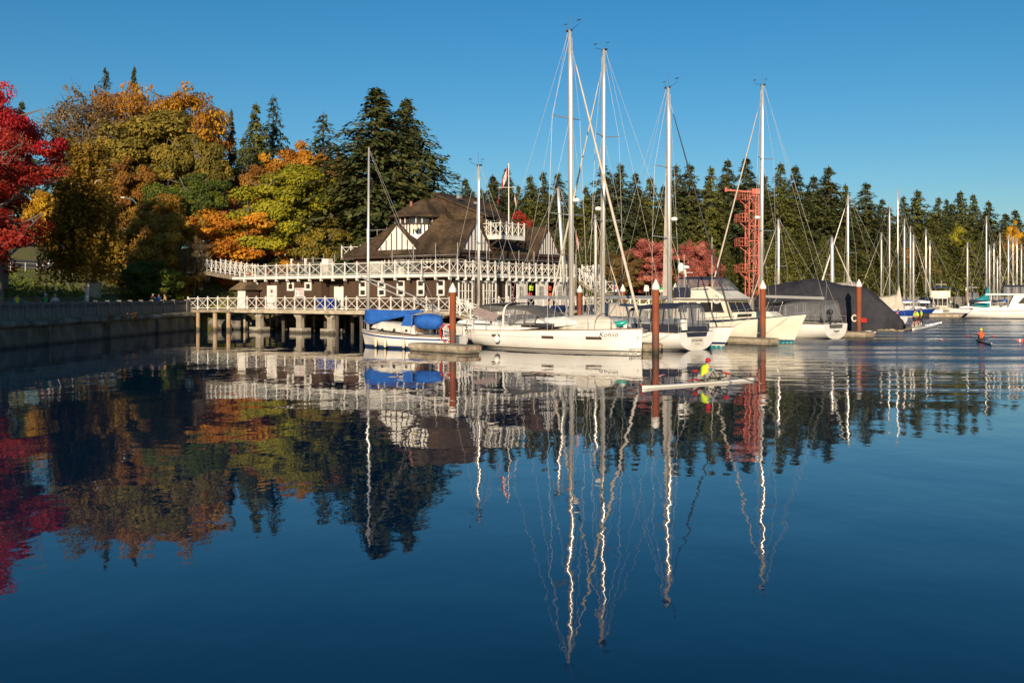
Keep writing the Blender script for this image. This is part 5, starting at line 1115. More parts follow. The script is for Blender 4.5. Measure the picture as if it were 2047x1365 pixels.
b = MB(); b.loft([[(3.35 + .02 * k, 1.55 * c_, 1.4 + 1.62 * s_) for c_, s_ in [(-np.sign(math.cos(a)) * abs(math.cos(a)) ** .45, abs(math.sin(a)) ** .5) for a in np.linspace(0, math.pi, 15)]] for k in (-3, 6)], False); b.v = b.v; b.build('dodger_arch', M['gel'], kb)
b = MB(); b.loft([[(x, y, 2.92 + dz - .10 * (y / 1.5) ** 2) for y in np.linspace(-1.55, 1.55, 9)] for x, dz in ((.5, -.12), (1.3, .02), (2.4, .1), (3.4, .08))], False); b.build('bimini', M['greyc'], kb, True)
b = MB(); b.loft([[(.3, -1.6, 2.28), (2.6, -1.75, 1.75)], [(.8, -1.5, 2.72), (3.2, -1.62, 2.2)]], False); b.build('solar_panel', mat('solar_cells', (.34, .27, .25), .35, 0, (.26, .2, .19), 4), kb)
for x in (.6, 2.0):
    for sd_ in (-1, 1): MB().tube([(x, sd_ * 1.7, 1.2), (x + .1, sd_ * 1.45, 2.85)], .018, 5).build('bimini_frame', M['steel'], kb)
for y in (-1.0, 1.0):
    b = MB(); n = 16
    b.tube([(1.6, y + .42 * math.cos(2*math.pi*i/n), 1.75 + .42 * math.sin(2*math.pi*i/n)) for i in range(n + 1)], .02, 5)
    for k in range(3): b.tube([(1.6, y, 1.75), (1.6, y + .42 * math.cos(k * 2.1 + .5), 1.75 + .42 * math.sin(k * 2.1 + .5))], .012, 4)
    b.tube([(1.75, y, 1.1), (1.62, y, 1.75)], .09, 6); b.build('steering_wheel', M['steel'], kb)
lifelines(kb, KH, .16, .88, 8)
p = KF.hit(1142, 620, 1, 0); km = rig(kb, KH, p.x, HC + (HY - 60) / F * KF.w(p.x, 0).y, 1.7, .125, (.37, .70), ('beigec', .085), (4.4, 3.35, 'grey_alu'), lean=-.12)
radar(km, p.x + .42, HC + (HY - 405) / F * KF.w(p.x, 0).y, 0)
b = MB(); b.tube([(KH.L - .5, 0, 1.5), (KH.L + .35, 0, 1.42)], .05, 6); b.loft([[(KH.L + .1, -.18, 1.25), (KH.L + .1, .18, 1.25)], [(KH.L + .55, -.1, 1.45), (KH.L + .55, .1, 1.45)], [(KH.L + .62, -.05, 1.6), (KH.L + .62, .05, 1.6)]], False); b.build('anchor', M['steel'], kb)
fender(KF, KF.hit(994, 680, 1, -2.28).x, -2.32, .42, 'round white fender on the near side of the big white sloop', .22, rnd=True, mt='gel')
p = KF.hit(941, 652, 0, .15); ring_buoy(KF.w(.1, p.y, p.z), .1, 'white life ring at the stern of the big white sloop')
p = KF.hit(934, 650, 0, -.15); q = KF.w(-.1, p.y, p.z + .35); o = flag('flag', 'small red and white flag at the stern of the big white sloop', (q.x, q.y, q.z), .55, .4, KF.rz + math.pi, True, 1.2); MB().tube([(0, 0, -1.0), (0, 0, .15)], .012, 5).build('staff', M['white'], o)
# upturned covered dinghy and the kayak on its foredeck
x0 = KF.hit(1118, 650, 1, -.3).x; x1 = KF.hit(1225, 650, 1, -.3).x
DF = Frame(*KF.w(x0, 0)[:2], KF.rz, 1.42); dg = frame_thing('dinghy', 'upturned dinghy under a pale cover on the foredeck of the big white sloop', 'dinghy', DF); L_ = x1 - x0
b = MB(); b.loft([[(L_ * t, -.85 * k * math.cos(a), -.05 + .92 * kz * abs(math.sin(a)) ** .7) for a in np.linspace(0, math.pi, 13)] for t, k, kz in ((0, .35, .3), (.06, .75, .7), (.2, .97, .92), (.5, 1, 1), (.75, .85, .98), (.92, .5, .75), (1, .12, .3))], False, True); b.build('cover', mat('pale_boat_cover', (.66, .62, .55), .8, 0, (.52, .48, .41), 1.5, .03, 3), dg, True)
for t in (.1, .78): MB().tube([(L_ * t, -.87 * math.cos(a), .95 * abs(math.sin(a)) ** .7) for a in np.linspace(0, math.pi, 9)], .02, 4).build('strap', M['black'], dg)
p = KF.hit(1222, 645, 1, .5); YF = Frame(*KF.w(p.x - .9, .55)[:2], KF.rz + .25, 1.62); ky = frame_thing('kayak', 'turquoise kayak lying on the foredeck behind the upturned dinghy', 'kayak', YF)
b = MB(); b.loft([[(x, w * math.cos(a), zz + .26 * hh * math.sin(a)) for a in np.linspace(0, 2*math.pi, 12, endpoint=False)] for x, w, hh, zz in ((-1.2, .04, .2, .12), (-.8, .25, .8, .05), (0, .37, 1, 0), (.8, .3, .9, .03), (1.4, .16, .7, .12), (1.8, .03, .3, .22))], True, True); b.build('hull', M['kayak'], ky, True)
MB().tube([(-.3 + .45 * math.cos(a), .2 * math.sin(a), .25) for a in np.linspace(0, 2*math.pi, 14)], .03, 5).build('cockpit_rim', M['black'], ky)

# ---- 2: sloop with navy canvas seen from its stern
ZF = Frame(11.75, 65.1, BRZ + math.pi); ZH = Hull(13.3, 4.3, 1.15, 1.5, .9, .38, .012, .0, 1.15, 0, -.55)
zb_ = boat('sailboat', 'white sloop with navy canvas enclosure, its round transom towards the rowers', 'sailboat', ZF, ZH, 'gel', None, [(.06, .10, 'black')], 'teak')
def transom_patch(h, o, name, mt, y0, y1, z0, z1, dy=0): b = MB(); b.slab([(-.012, y0, z0), (-.012, y1, z0), (-.012, y1 + dy, z1), (-.012, y0 - dy, z1)], (-.01, 0, 0)); return b.build(name, M[mt], o)
transom_patch(ZH, zb_, 'transom_cloth', 'navy', -1.02, 1.02, .86, 1.14, .12); transom_patch(ZH, zb_, 'swim_platform', 'deckw', -.72, .72, .28, .80)
text('BYZANTINE', .21, M['ink'], zb_, (-.03, 0, .62), (math.pi/2, 0, -math.pi/2)); transom_patch(ZH, zb_, 'port_name_strip', 'inkg', -.24, .24, .40, .43).location.x = -.014
trunk(zb_, ZH, 4.1, 9.2, 1.4, .9, 1.18, .5, .5, 'gel', 'cabin', [(4.5, 7.4, 1.36, 1.58)], .9)
canopy(zb_, .5, 4.3, 1.72, 1.35, 3.0, 'navy', 'cockpit_enclosure', nb=4, aft=True, lean=.7, dropf=.25)
b = MB(); b.b(.35, 3.8, -1.86, -1.78, 1.1, 1.66); b.b(.35, 3.8, 1.78, 1.86, 1.1, 1.66); b.b(.3, .36, -1.8, 1.8, 1.16, 1.5); b.build('weather_cloth', M['navy'], zb_)
lifelines(zb_, ZH, .16, .88, 7)
p = ZF.hit(1205, 630, 1, 0); zm = rig(zb_, ZH, p.x, HC + (HY - 100) / F * ZF.w(p.x, 0).y, 1.7, .125, (.37, .68), ('beigec', .07), (4.9, 3.35, 'grey_alu'), lean=-.1)
radar(zm, p.x + .42, HC + (HY - 420) / F * ZF.w(p.x, 0).y)
b = MB(); b.b(.05, .4, .95, 1.2, 1.3, 1.95); b.build('liferaft_box', M['gel'], zb_)
o = flag('flag', 'red and white flag in the rigging behind the tallest mast', tuple(at(1152, 462, 76)), 1.0, .55, 0, True, 1.3)
MB().tube([(0, 0, -4.5), (0, 0, .1)], .012, 4).build('halyard', M['rope'], o)

# ---- 3: white sloop behind it, bow to the right with navy and teal stripes
B3 = ab(14.7 * DX + 67.7 * DY, 14.7 * -DY + 67.7 * DX); AF = Frame(B3.x - 11.8 * DX, B3.y - 11.8 * DY, BRZ); AH = Hull(11.8, 3.7, 1.1, 1.42, .8, .42, .10, .3, 1.1, .05, -.5)
a3 = boat('sailboat', 'white sloop with navy and turquoise waterline stripes, bow next to the navy awning', 'sailboat', AF, AH, 'gel', (-.1, .14, 'teal'), [(.22, .38, 'nblue')], 'teak')
AH.band(1.10, 1.16, .012, .83, .90, 4, side=(-1,)).build('name_strip', M['inkg'], a3); trunk(a3, AH, 3.5, 8.4, 1.25, .8, 1.12, .48, .45, 'gel', 'cabin', [(4, 6.6, 1.3, 1.5)], .9); lifelines(a3, AH, .16, .88, 6)
p = AF.hit(1338, 600, 1, 0); am = rig(a3, AH, p.x, HC + (HY - 174) / F * AF.w(p.x, 0).y, 1.6, .12, (.36, .66), ('black', .06), (4.4, 3.35, 'grey_alu'), lean=-.1); radar(am, p.x + .42, HC + (HY - 442) / F * AF.w(p.x, 0).y)
b = MB(); b.loft([[(p.x - .2 - x, .03 * math.sin(x * 3), z) for x in (0, .35 + 0 * z)] for z in np.linspace(3.4, 15, 8)], False); b.v = [(x if i % 2 == 0 else p.x - .2 - .42 * (1 - (v - 3.4) / 13), y, v) for i, (x, y, v) in enumerate(b.v)]; b.build('lowered_sail_luff', M['beigec'], a3)
# beige cockpit tent of a boat farther in
TF = Frame(*ab(-50.5, 56.5), BRZ + math.pi); TH = Hull(10, 3.4, 1.0, 1.3, .8, .42, .08)
t3 = boat('sailboat', 'sailboat under a beige cockpit tent behind the navy awning', 'sailboat', Frame(*ab(-47.6, 60.2), BRZ + math.pi), Hull(8.5, 3.0, .95, 1.2, .8, .42, .08), 'gel', None, [(.05, .12, 'blue')], None)
b = MB(); b.loft([[(x, y, 1.0 + zz * (1 - abs(y / 1.5) ** 2.2)) for y in np.linspace(-1.5, 1.5, 9)] for x, zz in ((.1, 1.2), (.5, 1.85), (2.2, 1.95), (3.6, 1.9), (4.2, 1.2))], False, True); b.build('cockpit_tent', M['beigec'], t3, True)

# ---- 4: cream trawler with flybridge
WF = Frame(21.2 - 12.6 * DX, 73.6 - 12.6 * DY, BRZ); WH = Hull(12.6, 4.3, 1.25, 2.15, .9, .45, .11, .0, .85, .12, -.5)
tw_ = boat('motor_yacht', 'cream trawler yacht with navy flybridge canopy, bow to the right', 'motor yacht', WF, WH, 'cream', (-.1, .16, 'teal'), [(.16, .26, 'nblue')], 'nblue')
hs = MB(); hs.loft([[(2.0, -1.7, 1.5), (2.0, 1.7, 1.5), (2.0, 1.62, 3.15), (2.0, -1.62, 3.15)], [(7.4, -1.62, 1.7), (7.4, 1.62, 1.7), (6.7, 1.5, 3.15), (6.7, -1.5, 3.15)]], True, True); ho = hs.build('deckhouse', M['cream'], tw_)
for sd_ in (-1, 1):
    f = lambda x, z: (x, sd_ * (1.70 - .075 * (z - 1.5) / 1.65 - .016 * (x - 2) + .02), z)
    for (a, e, sl) in ((2.5, 3.3, 0), (4.5, 5.5, 0), (5.6, 6.35, .32)): MB().quad(f(a, 2.2), f(e + sl, 2.2), f(e, 2.95), f(a, 2.95)).build('side_window', M['dark'], ho)
    MB().quad(f(3.45, 1.55), f(4.2, 1.55), f(4.2, 2.98), f(3.45, 2.98)).build('side_door', M['greyc'], ho)
for k in range(3): y0, y1 = -1.45 + k * .98, -1.45 + k * .98 + .9; MB().quad((7.24, y0, 2.25), (7.24, y1, 2.25), (6.87, y1 * .95, 2.98), (6.87, y0 * .95, 2.98)).build('windscreen', M['dark'], ho)
fd = MB(); fd.loft([[(7.0, -1.35, 1.72), (7.0, 1.35, 1.72), (7.0, 1.2, 2.2), (7.0, -1.2, 2.2)], [(10.3, -.7, 1.95), (10.3, .7, 1.95), (9.8, .55, 2.3), (9.8, -.55, 2.3)]], True, True); fo = fd.build('forward_cabin', M['cream'], tw_)
for sd_ in (-1, 1): MB().quad((7.6, sd_ * 1.32, 1.86), (8.7, sd_ * 1.10, 1.94), (8.7, sd_ * 1.03, 2.14), (7.6, sd_ * 1.24, 2.1)).build('side_window', M['dark'], fo)
bd = box(1.2, 7.2, -1.85, 1.85, 3.16, 3.26); bd.build('boat_deck', M['cream'], tw_); MB().b(1.15, 7.25, -1.88, 1.88, 3.20, 3.24).build('deck_edge_stripe', M['nblue'], tw_)
fb = MB(); fb.loft([[(2.2, -1.6, 3.26), (6.9, -1.6, 3.26), (6.9, 1.6, 3.26), (2.2, 1.6, 3.26)], [(2.2, -1.55, 3.9), (5.2, -1.5, 4.15), (5.2, 1.5, 4.15), (2.2, 1.55, 3.9)]], True, False); fb.build('flybridge_coaming', M['cream'], tw_)
for sd_ in (-1.62, 1.57): box(2.0, 3.6, sd_, sd_ + .05, 3.3, 4.1).build('side_curtain', M['navy'], tw_)
canopy(tw_, 2.2, 5.2, 1.55, 3.9, 4.95, 'navy', 'flybridge_canopy', nb=3, lean=.75, dropf=.12, aft=True)
lifelines(tw_, WH, .30, .90, 7, .75, pushpit=False)
am_ = MB(); am_.tube([(2.3, 0, 3.3), (1.9, 0, 5.6)], .06, 6); am_.beam((2.0, -.9, 5.3), (2.0, .9, 5.3), .06); am_.tube([(2, -.9, 5.3), (2, -.9, 6.4)], .02, 5); ao = am_.build('radar_mast', M['gel'], tw_); radar(ao, 2.0, 5.6, 0, .3); MB().lathe([(.2, 5.35), (.27, 5.5), (.27, 5.75), (.16, 6.0), (.02, 6.05)], 12, (2.05, -.7, 0)).build('satellite_dome', M['gel'], ao, True)
MB().tube([(3.0, -1.6, 3.3), (3.0, -1.6, 6.6)], .016, 5).build('aerial', M['white'], tw_); MB().tube([(5.5, -1.5, 4.1), (5.5, -1.5, 7.9)], .016, 5).build('aerial', M['white'], tw_)
p = WF.hit(1432, 598, 1, -1.75); ring_buoy(WF.w(p.x, -1.72, p.z), WF.rz, 'white life ring on the flybridge side of the cream trawler', r=.3)
b = MB(); b.tube([(WH.L - .9, 0, 2.15), (WH.L + .5, 0, 2.32)], .06, 6); b.b(WH.L - .8, WH.L + .45, -.2, .2, 2.14, 2.18); b.build('bow_roller', M['steel'], tw_)

# ---- 5: white sloop with grey enclosure seen from its stern
GFm = Frame(26.0, 82.2, BRZ + math.pi); GH = Hull(12.8, 4.2, 1.2, 1.5, .9, .38, .012, 0, 1.15, 0, -.55)
g5 = boat('sailboat', 'white sloop with grey cockpit enclosure, round transom beside the covered boat', 'sailboat', GFm, GH, 'gel', None, [(.06, .1, 'black')], 'teak')
transom_patch(GH, g5, 'transom_cloth', 'greyc', -1.0, 1.0, .84, 1.15, .1); text('Tangent', .30, M['ink'], g5, (-.03, 0, .62), (math.pi/2, 0, -math.pi/2), .4); transom_patch(GH, g5, 'platform_seam', 'inkg', -.9, .9, .34, .36)
trunk(g5, GH, 4.1, 9.0, 1.4, .9, 1.2, .5, .5, 'gel', 'cabin', [(4.5, 7.2, 1.38, 1.6)], .9); canopy(g5, .5, 3.9, 1.65, 1.45, 3.1, 'greyc', 'cockpit_enclosure', nb=4, aft=True, lean=.6, dropf=.2)
b = MB(); b.loft([[(x, y, 3.0 - dz - .1 * (y/1.6)**2) for y in np.linspace(-1.6, 1.6, 7)] for x, dz in ((4.2, .0), (5.2, .05), (6.3, .35))], False); b.build('dodger', M['greyc'], g5, True)
for x in (3.9, 5.2):
    for sd_ in (-1, 1): MB().tube([(x + .6, sd_ * 1.6, 1.35), (x, sd_ * 1.5, 2.95)], .03, 6).build('hoop', M['steel'], g5)
lifelines(g5, GH, .16, .88, 7)
p = GFm.hit(1522, 610, 1, 0); gm_ = rig(g5, GH, p.x, HC + (HY - 170) / F * GFm.w(p.x, 0).y, 1.7, .125, (.37, .68), ('beigec', .07), (5.6, 3.4, 'alu', -.15), lean=-.1); radar(gm_, p.x + .42, HC + (HY - 437) / F * GFm.w(p.x, 0).y)
ob_ = MB(); ob_.lathe([(.05, 0), (.17, .05), (.2, .2), (.18, .34), (.06, .4)], 10, (0, 0, .42), 1.3, .8); ob_.b(-.08, .08, -.05, .05, -.35, .45); om = thing('outboard_motor', 'black outboard motor clamped on the stern rail of the grey-canvas sloop', 'outboard motor', GFm.w(-.06, 1.05, 1.55), GFm.rz); ob_.build('body', M['black'], om); MB().b(-.03, .03, -.2, .2, .3, .36).build('clamp', M['steel'], om)
p = GFm.hit(1704, 636, 0, .1); ring_buoy(GFm.w(-.08, p.y, p.z), .35, 'yellow-white life ring on the stern rail of the grey-canvas sloop', 'fender', .25)
p = gnd(1731, 640, 1.4); 

# ---- 6: large boat under a charcoal tarpaulin
b6 = ab(-38.6, 84.2); UF = Frame(b6.x - 15 * DX, b6.y - 15 * DY, BRZ); UH = Hull(13.6, 4.6, 1.3, 1.9, .9, .45, .12, 0, .9)
u6 = boat('covered_boat', 'large boat wholly wrapped in a charcoal tarpaulin', 'boat', UF, UH, 'gel', (-.1, .22, 'teal'), None, None)
st_ = []
for px, top_ in ((1535, 577), (1552, 569), (1575, 565), (1602, 562), (1624, 557), (1642, 560), (1662, 565), (1692, 571), (1722, 572), (1740, 582), (1760, 600), (1780, 616), (1795, 630), (1806, 645)):
    p = UF.hit(px, top_, 1, 0); st_.append((p.x, p.z))
b = MB(); rr = random.Random(5); rows_ = []
for i, (x, z) in enumerate(st_):
    for sub in range(3):
        if i == len(st_) - 1 and sub: break
        f = sub / 3; x_ = x + ((st_[i+1][0] - x) * f if sub else 0); z_ = z + ((st_[i+1][1] - z) * f if sub else 0) + rr.uniform(-.05, .05)
        t = min(.985, max(0, x_ / UH.L)); w_ = UH.half(t) + .22; zl = .35 + .35 * (i % 2) * .3 + rr.uniform(-.08, .08) + max(0, t - .8) * 1.2; ring_ = []
        for a in np.linspace(0, math.pi, 19):
            c_, s_ = math.cos(a), math.sin(a); fold = 1 + .085 * math.sin(a * 11 + i * 1.3 + .6 * sub) * (abs(c_) ** .5) + rr.uniform(-.012, .012)
            ring_.append((x_ + .1 * rr.uniform(-1, 1), -w_ * np.sign(c_) * abs(c_) ** .62 * fold, zl + (z_ - zl) * abs(s_) ** .85))
        rows_.append(ring_)
b.loft(rows_, False, True); b.build('tarpaulin', M['tarp'], u6, True)
p = UF.hit(1728, 640, 1, -2.6); tag(box(-.27, .27, -.02, .02, -.17, .17).build('red_banner', M['red'], None, False, UF.w(p.x, -2.75, p.z), BRZ + .1), 'small red cloth hung on the side of the charcoal covered boat', 'cloth')

# ---- 7: small cat-rigged sloop with blue canvas, at the left
nb_ = ab(-55.2, 43.45); NF = Frame(-3.5, 66.4, math.atan2(3.7, -6.6)); NH = Hull(7.8, 3.1, .85, 1.15, .82, .45, .06, .0, 1.0, .06, -.45)
n7 = boat('sailboat', 'small white sailboat with blue sail cover and blue stripes by the club deck', 'sailboat', NF, NH, 'gel', (-.1, .06, 'antif'), [(.06, .16, 'blue')], 'teak')
NH.band(-.26, -.16, .008, rel=True).build('sheer_stripe', M['blue'], n7)
trunk(n7, NH, 2.6, 6.5, 1.15, .8, .95, .55, .35, 'deckw', 'cabin', [(4.2, 4.45, 1.12, 1.3), (5.2, 5.45, 1.14, 1.3), (3.2, 3.45, 1.1, 1.27)], .9)
lifelines(n7, NH, .3, .86, 5, .6)
p = NF.hit(736, 640, 1, 0); mxn = p.x; mtop = HC + (HY - 295) / F * NF.w(mxn, 0).y
m_ = MB(); m_.tube([(mxn, 0, 1.0), (mxn, 0, 6), (mxn - .06, 0, mtop)], [.11, .10, .06], 10); m_.build('mast', M['alu'], n7, True)
we = NF.hit(884, 626, 1, 0); ws = NF.hit(721, 553, 1, 0)
for sd_ in (-1, 1): MB().tube([(ws.x, 0, ws.z), (ws.x * .75 + we.x * .25, sd_ * .75, ws.z * .78 + we.z * .22), (ws.x * .4 + we.x * .6, sd_ * .8, ws.z * .43 + we.z * .57), (we.x, 0, we.z)], .045, 6).build('wishbone_boom', M['alu'], n7)
sc_ = []
for px, zt_, zb2 in ((732, 617, 650), (745, 618, 648), (775, 620, 640), (805, 620, 634), (835, 619, 628), (845, 621, 625)): a_ = NF.hit(px, zt_, 1, 0); c_ = NF.hit(px, zb2, 1, 0); sc_.append((a_.x, a_.z, c_.z))
b = MB(); b.loft([[(x + .02 * math.sin(k * 3 + i), .19 * math.cos(a) * (1 - .1 * i), (zt_ + zz) / 2 + (zt_ - zz) / 2 * math.sin(a) + .03 * math.sin(i * 2.1 + a * 3)) for k, a in enumerate(np.linspace(0, 2 * math.pi, 14, endpoint=False))] for i, (x, zt_, zz) in enumerate(sc_)], True, True); b.build('sail_cover', M['bluec'], n7, True)
for tx_ in (.3, -.3): MB().tube([(mxn - .1, tx_ * .2, mtop - .2), (1.2, tx_, 1.3)], .009, 4).build('stay', M['wire'], n7)
b = MB(); b.slab([(2.9, -1.0, 1.3), (3.9, -1.0, 1.3), (3.5, -.9, 2.25), (2.9, -.9, 2.25)], (0, .04, 0)); b.slab([(2.9, 1.0, 1.3), (3.9, 1.0, 1.3), (3.5, .9, 2.25), (2.9, .9, 2.25)], (0, -.04, 0)); b.quad((3.9, -1, 1.3), (3.9, 1, 1.3), (3.5, .9, 2.25), (3.5, -.9, 2.25)); b.build('spray_hood', M['bluec'], n7)
b = MB(); b.slab([(2.0, 1.0, 1.2), (2.65, 1.02, 1.2), (2.65, 1.0, 1.85), (2.0, .98, 1.85)], (0, .05, 0)); b.build('teak_locker', M['teak'], n7); box(2.55, 2.62, -.4, .4, 1.1, 1.9).build('companionway_board', M['teak'], n7)
b = MB(); b.loft([[(x, y, 2.32 + dz - .15 * y * y) for y in np.linspace(-1, 1, 7)] for x, dz in ((.9, -.1), (1.8, .05), (2.9, .02))], False); b.build('bimini', M['beigec'], n7, True)
for x in (.9, 2.9):
    for sd_ in (-1, 1): MB().tube([(x, sd_ * 1.2, 1.0), (x, sd_ * 1.0, 2.2)], .02, 5).build('bimini_frame', M['steel'], n7)
for i, (px, nm) in enumerate(((747, 'bow-most'), (771, 'middle'), (810, 'aft-most'))):
    x = NF.hit(px, 680, 1, 1.45).x; hy = NH.pt(x / NH.L, NH.vz(x / NH.L, .5), 1)[1]; fender(NF, x, hy + .12, .05, 'long white fender on the small blue-striped sailboat, %s of three' % nm, .10, .62)
# inflatable hanging at its stern under blue canvas
p = at(857, 643, 66.0); IF = Frame(p.x, p.y, NF.rz + .1, p.z); inf = frame_thing('inflatable_dinghy', 'inflatable dinghy wrapped in bright blue canvas at the stern of the small sailboat', 'dinghy', IF)
b = MB(); b.loft([[(x, .42 * k * math.cos(a) * (1 + .02 * math.sin(7 * a)), .50 * k2 * math.sin(a) + .02 * math.sin(5 * a + x * 6)) for a in np.linspace(0, 2 * math.pi, 20, endpoint=False)] for x, k, k2 in ((-.98, .2, .25), (-.9, .7, .68), (-.6, .95, .95), (-.2, 1, 1.02), (.25, 1, 1), (.65, .95, .9), (.92, .65, .6), (1.0, .15, .2))], True, True); b.build('cover', M['bluec'], inf, True)
for k in range(9): x = -.75 + k * .19; MB().tube([(x + .02 * math.sin(a * 3), .43 * math.cos(a) * (1 - .25 * (x / .9) ** 4), .515 * math.sin(a) * (1 - .25 * (x / .9) ** 4)) for a in np.linspace(0, 2 * math.pi, 14)], .012, 4).build('gather', M['bluec'], inf)
for x in (-.6, .6): MB().tube([(x, -.35, -.35), (x, -.5, .1), (x, -.45, .62), (x, 0, .6)], .012, 5).build('lashing', M['rope'], inf)
# deck clutter on the short float: post, hose reel
p = gnd(864, 682, .5); o = thing('dock_post', 'thin dark service post standing on the short float', 'post', (p.x, p.y + .3, .5)); MB().tube([(0, 0, 0), (0, 0, 2.45)], .035, 6).build('post', M['black'], o); MB().b(-.14, .14, -.08, .08, 2.4, 2.55).build('head', M['black'], o); MB().b(-.2, .2, -.15, .15, 0, .06).build('base', M['steel'], o)
p = gnd(886, 684, .5); o = thing('hose_reel', 'red and white coiled hose leaning on the leftmost pile', 'hose', (p.x + .1, p.y + .1, .5), .3); b = MB()
for k in range(3): b.tube([(.05 * k + .32 * math.cos(a), .06 * k, .62 + .52 * math.sin(a)) for a in np.linspace(0, 2 * math.pi, 20)], .04, 6)
b.build('coil', M['red'], o, True); MB().tube([(.2 + .30 * math.cos(a), -.05, .62 + .5 * math.sin(a)) for a in np.linspace(0, 2 * math.pi, 20)], .03, 6).build('inner_coil', M['signw'], o, True); MB().b(-.1, .5, -.1, .3, 0, .1).build('foot', M['red'], o)
# small covered boat behind, green canvas and slim masts standing farther in
def far_sail(lab, px, top, D, hullpx=None, L=9.5, head=1, hm='gel', st=None, cover=None, r=.085, spr=(.5,), furl=('beigec', .05), lean=0., rot=None, mm='alu', boom=True):
    h = Hull(L, L * .32, .95, 1.25, .8, .43, .1); mxx = L * .58; rz = BRZ + (math.pi if head < 0 else 0) if rot is None else rot
    fr = Frame(0, 0, rz); q = fr.w(mxx, 0); fr = Frame(xat(px, D) - q.x, D - q.y, rz)
    o = boat('sailboat', lab, 'sailboat', fr, h, hm, (-.1, .1, 'nblue') if hm == 'gel' else (-.1, .1, 'gel'), st, None, 'sailboats of the far marina'); trunk(o, h, 2.6, 6.6, 1.05, .7, .98, .45, .4, 'gel', 'cabin', [(3, 5, 1.15, 1.32)], .9)
    zt = HC + (HY - top) / F * D; rig(o, h, mxx, zt, 1.45, r, spr, furl, (L * .38, 2.3, 'alu') if boom else None, lean=lean, inst=D < 120, wr=.013, mm=mm)
    if cover: b = MB(); b.loft([[(x, .2 * k * math.cos(a), 2.45 + .26 * k * math.sin(a)) for a in np.linspace(0, 2 * math.pi, 10, endpoint=False)] for x, k in ((mxx - .2, 1.2), (mxx - 1.5, 1), (mxx - L * .36, .5))], True, True); b.build('sail_cover', M[cover], o, True)
    return o, fr, h
far_sail('slim sloop mast just left of the clubhouse corner, hull behind the gangway', 957, 330, 80, L=8.5, cover='greyc', r=.085, furl=None, head=-1, rot=BRZ + math.pi + .3)
far_sail('sloop moored behind, mast leaning left between the boom and the tallest mast', 1133, 376, 79, L=9, cover='nblue', r=.11, lean=-.75, furl=None, rot=BRZ + 1.2)
far_sail('sloop moored behind with slim mast left of the second tallest mast', 1190, 428, 82, L=8.5, cover='navy', r=.09, furl=('beigec', .04), spr=(.45,))
o, fr, h = far_sail('sloop behind the charcoal covered boat, single stout mast', 1556, 438, 112, L=10, r=.12, furl=('beigec', .06), head=-1)
o, fr, h = far_sail('sloop behind the covered boat with thick wrapped mast', 1663, 474, 118, L=10, r=.16, furl=('beigec', .08)); 
o, fr, h = far_sail('tall sloop behind the covered boat with furled headsail close to the mast', 1695, 389, 128, L=12, r=.11, furl=('gel', .09), head=-1)

# mooring lines from cleats to the floats, sagging a little
def line(o, fr, p, q):
    p = Vector(p); q = fr.l(Vector(q)); m = (p + q) / 2 - Vector((0, 0, (q - p).length * .06)); MB().tube([p, p.lerp(m, .5) - Vector((0, 0, .03)), m, q], .014, 5).build('mooring_line', M['rope'], o)
line(kb, KF, KH.pt(.97, 1, 1), (*ab(-40.2, 50.5), .52)); line(kb, KF, KH.pt(.9, 1, 1), (*ab(-42.5, 50.5), .52)); line(kb, KF, KH.pt(.02, 1, -1), (*ab(-46.5, 41.7), .52))
line(zb_, ZF, ZH.pt(.03, 1, 1), (*ab(-40.5, 51.3), .52)); line(zb_, ZF, ZH.pt(.12, 1, 1), (*ab(-43, 51.3), .52)); line(tw_, WF, WH.pt(.93, 1, -1), (*ab(-40.5, 63.3), .52)); line(tw_, WF, WH.pt(.7, 1, -1), (*ab(-45, 63.3), .52))
line(g5, GFm, GH.pt(.03, 1, -1), (*ab(-41, 79.1), .52)); line(n7, NF, NH.pt(.1, 1, 1), (*ab(-47, 41.7), .52)); line(a3, AF, AH.pt(.96, 1, 1), (*ab(-43, 62.3), .52))
# ------------------------------------------------------------------ far marina on the right
fs = [(1762, 465, 172, 1, None), (1778, 410, 178, -1, None), (1795, 378, 174, 1, None), (1808, 437, 176, -1, None), (1820, 452, 182, 1, 'bluec'), (1851, 458, 186, -1, None), (1859, 480, 190, 1, None),
      (1934, 484, 176, 1, None), (1972, 432, 178, -1, None), (1978, 490, 186, 1, None), (1987, 486, 181, -1, None), (1994, 512, 192, 1, None), (1999, 466, 188, -1, None), (2016, 470, 183, 1, None), (2025, 474, 194, -1, None), (2033, 476, 187, 1, None), (2042, 488, 198, -1, None)]
for i, (px, top, D, hd, cv) in enumerate(fs):
    far_sail('white sloop of the far right marina, %s mast from the covered boat' % ordn[i], px, top, D, None, R.uniform(8.6, 11), hd, 'gel', [(.35, .45, R.choice(['blue', 'nblue', 'red']))], cv or R.choice(['navy', 'bluec', 'greyc', 'beigec']), .095, (.5,) if top > 440 else (.38, .68), ('beigec', .04) if i % 3 == 0 else None, rot=R.choice([0, math.pi]) + R.uniform(-.5, .2))
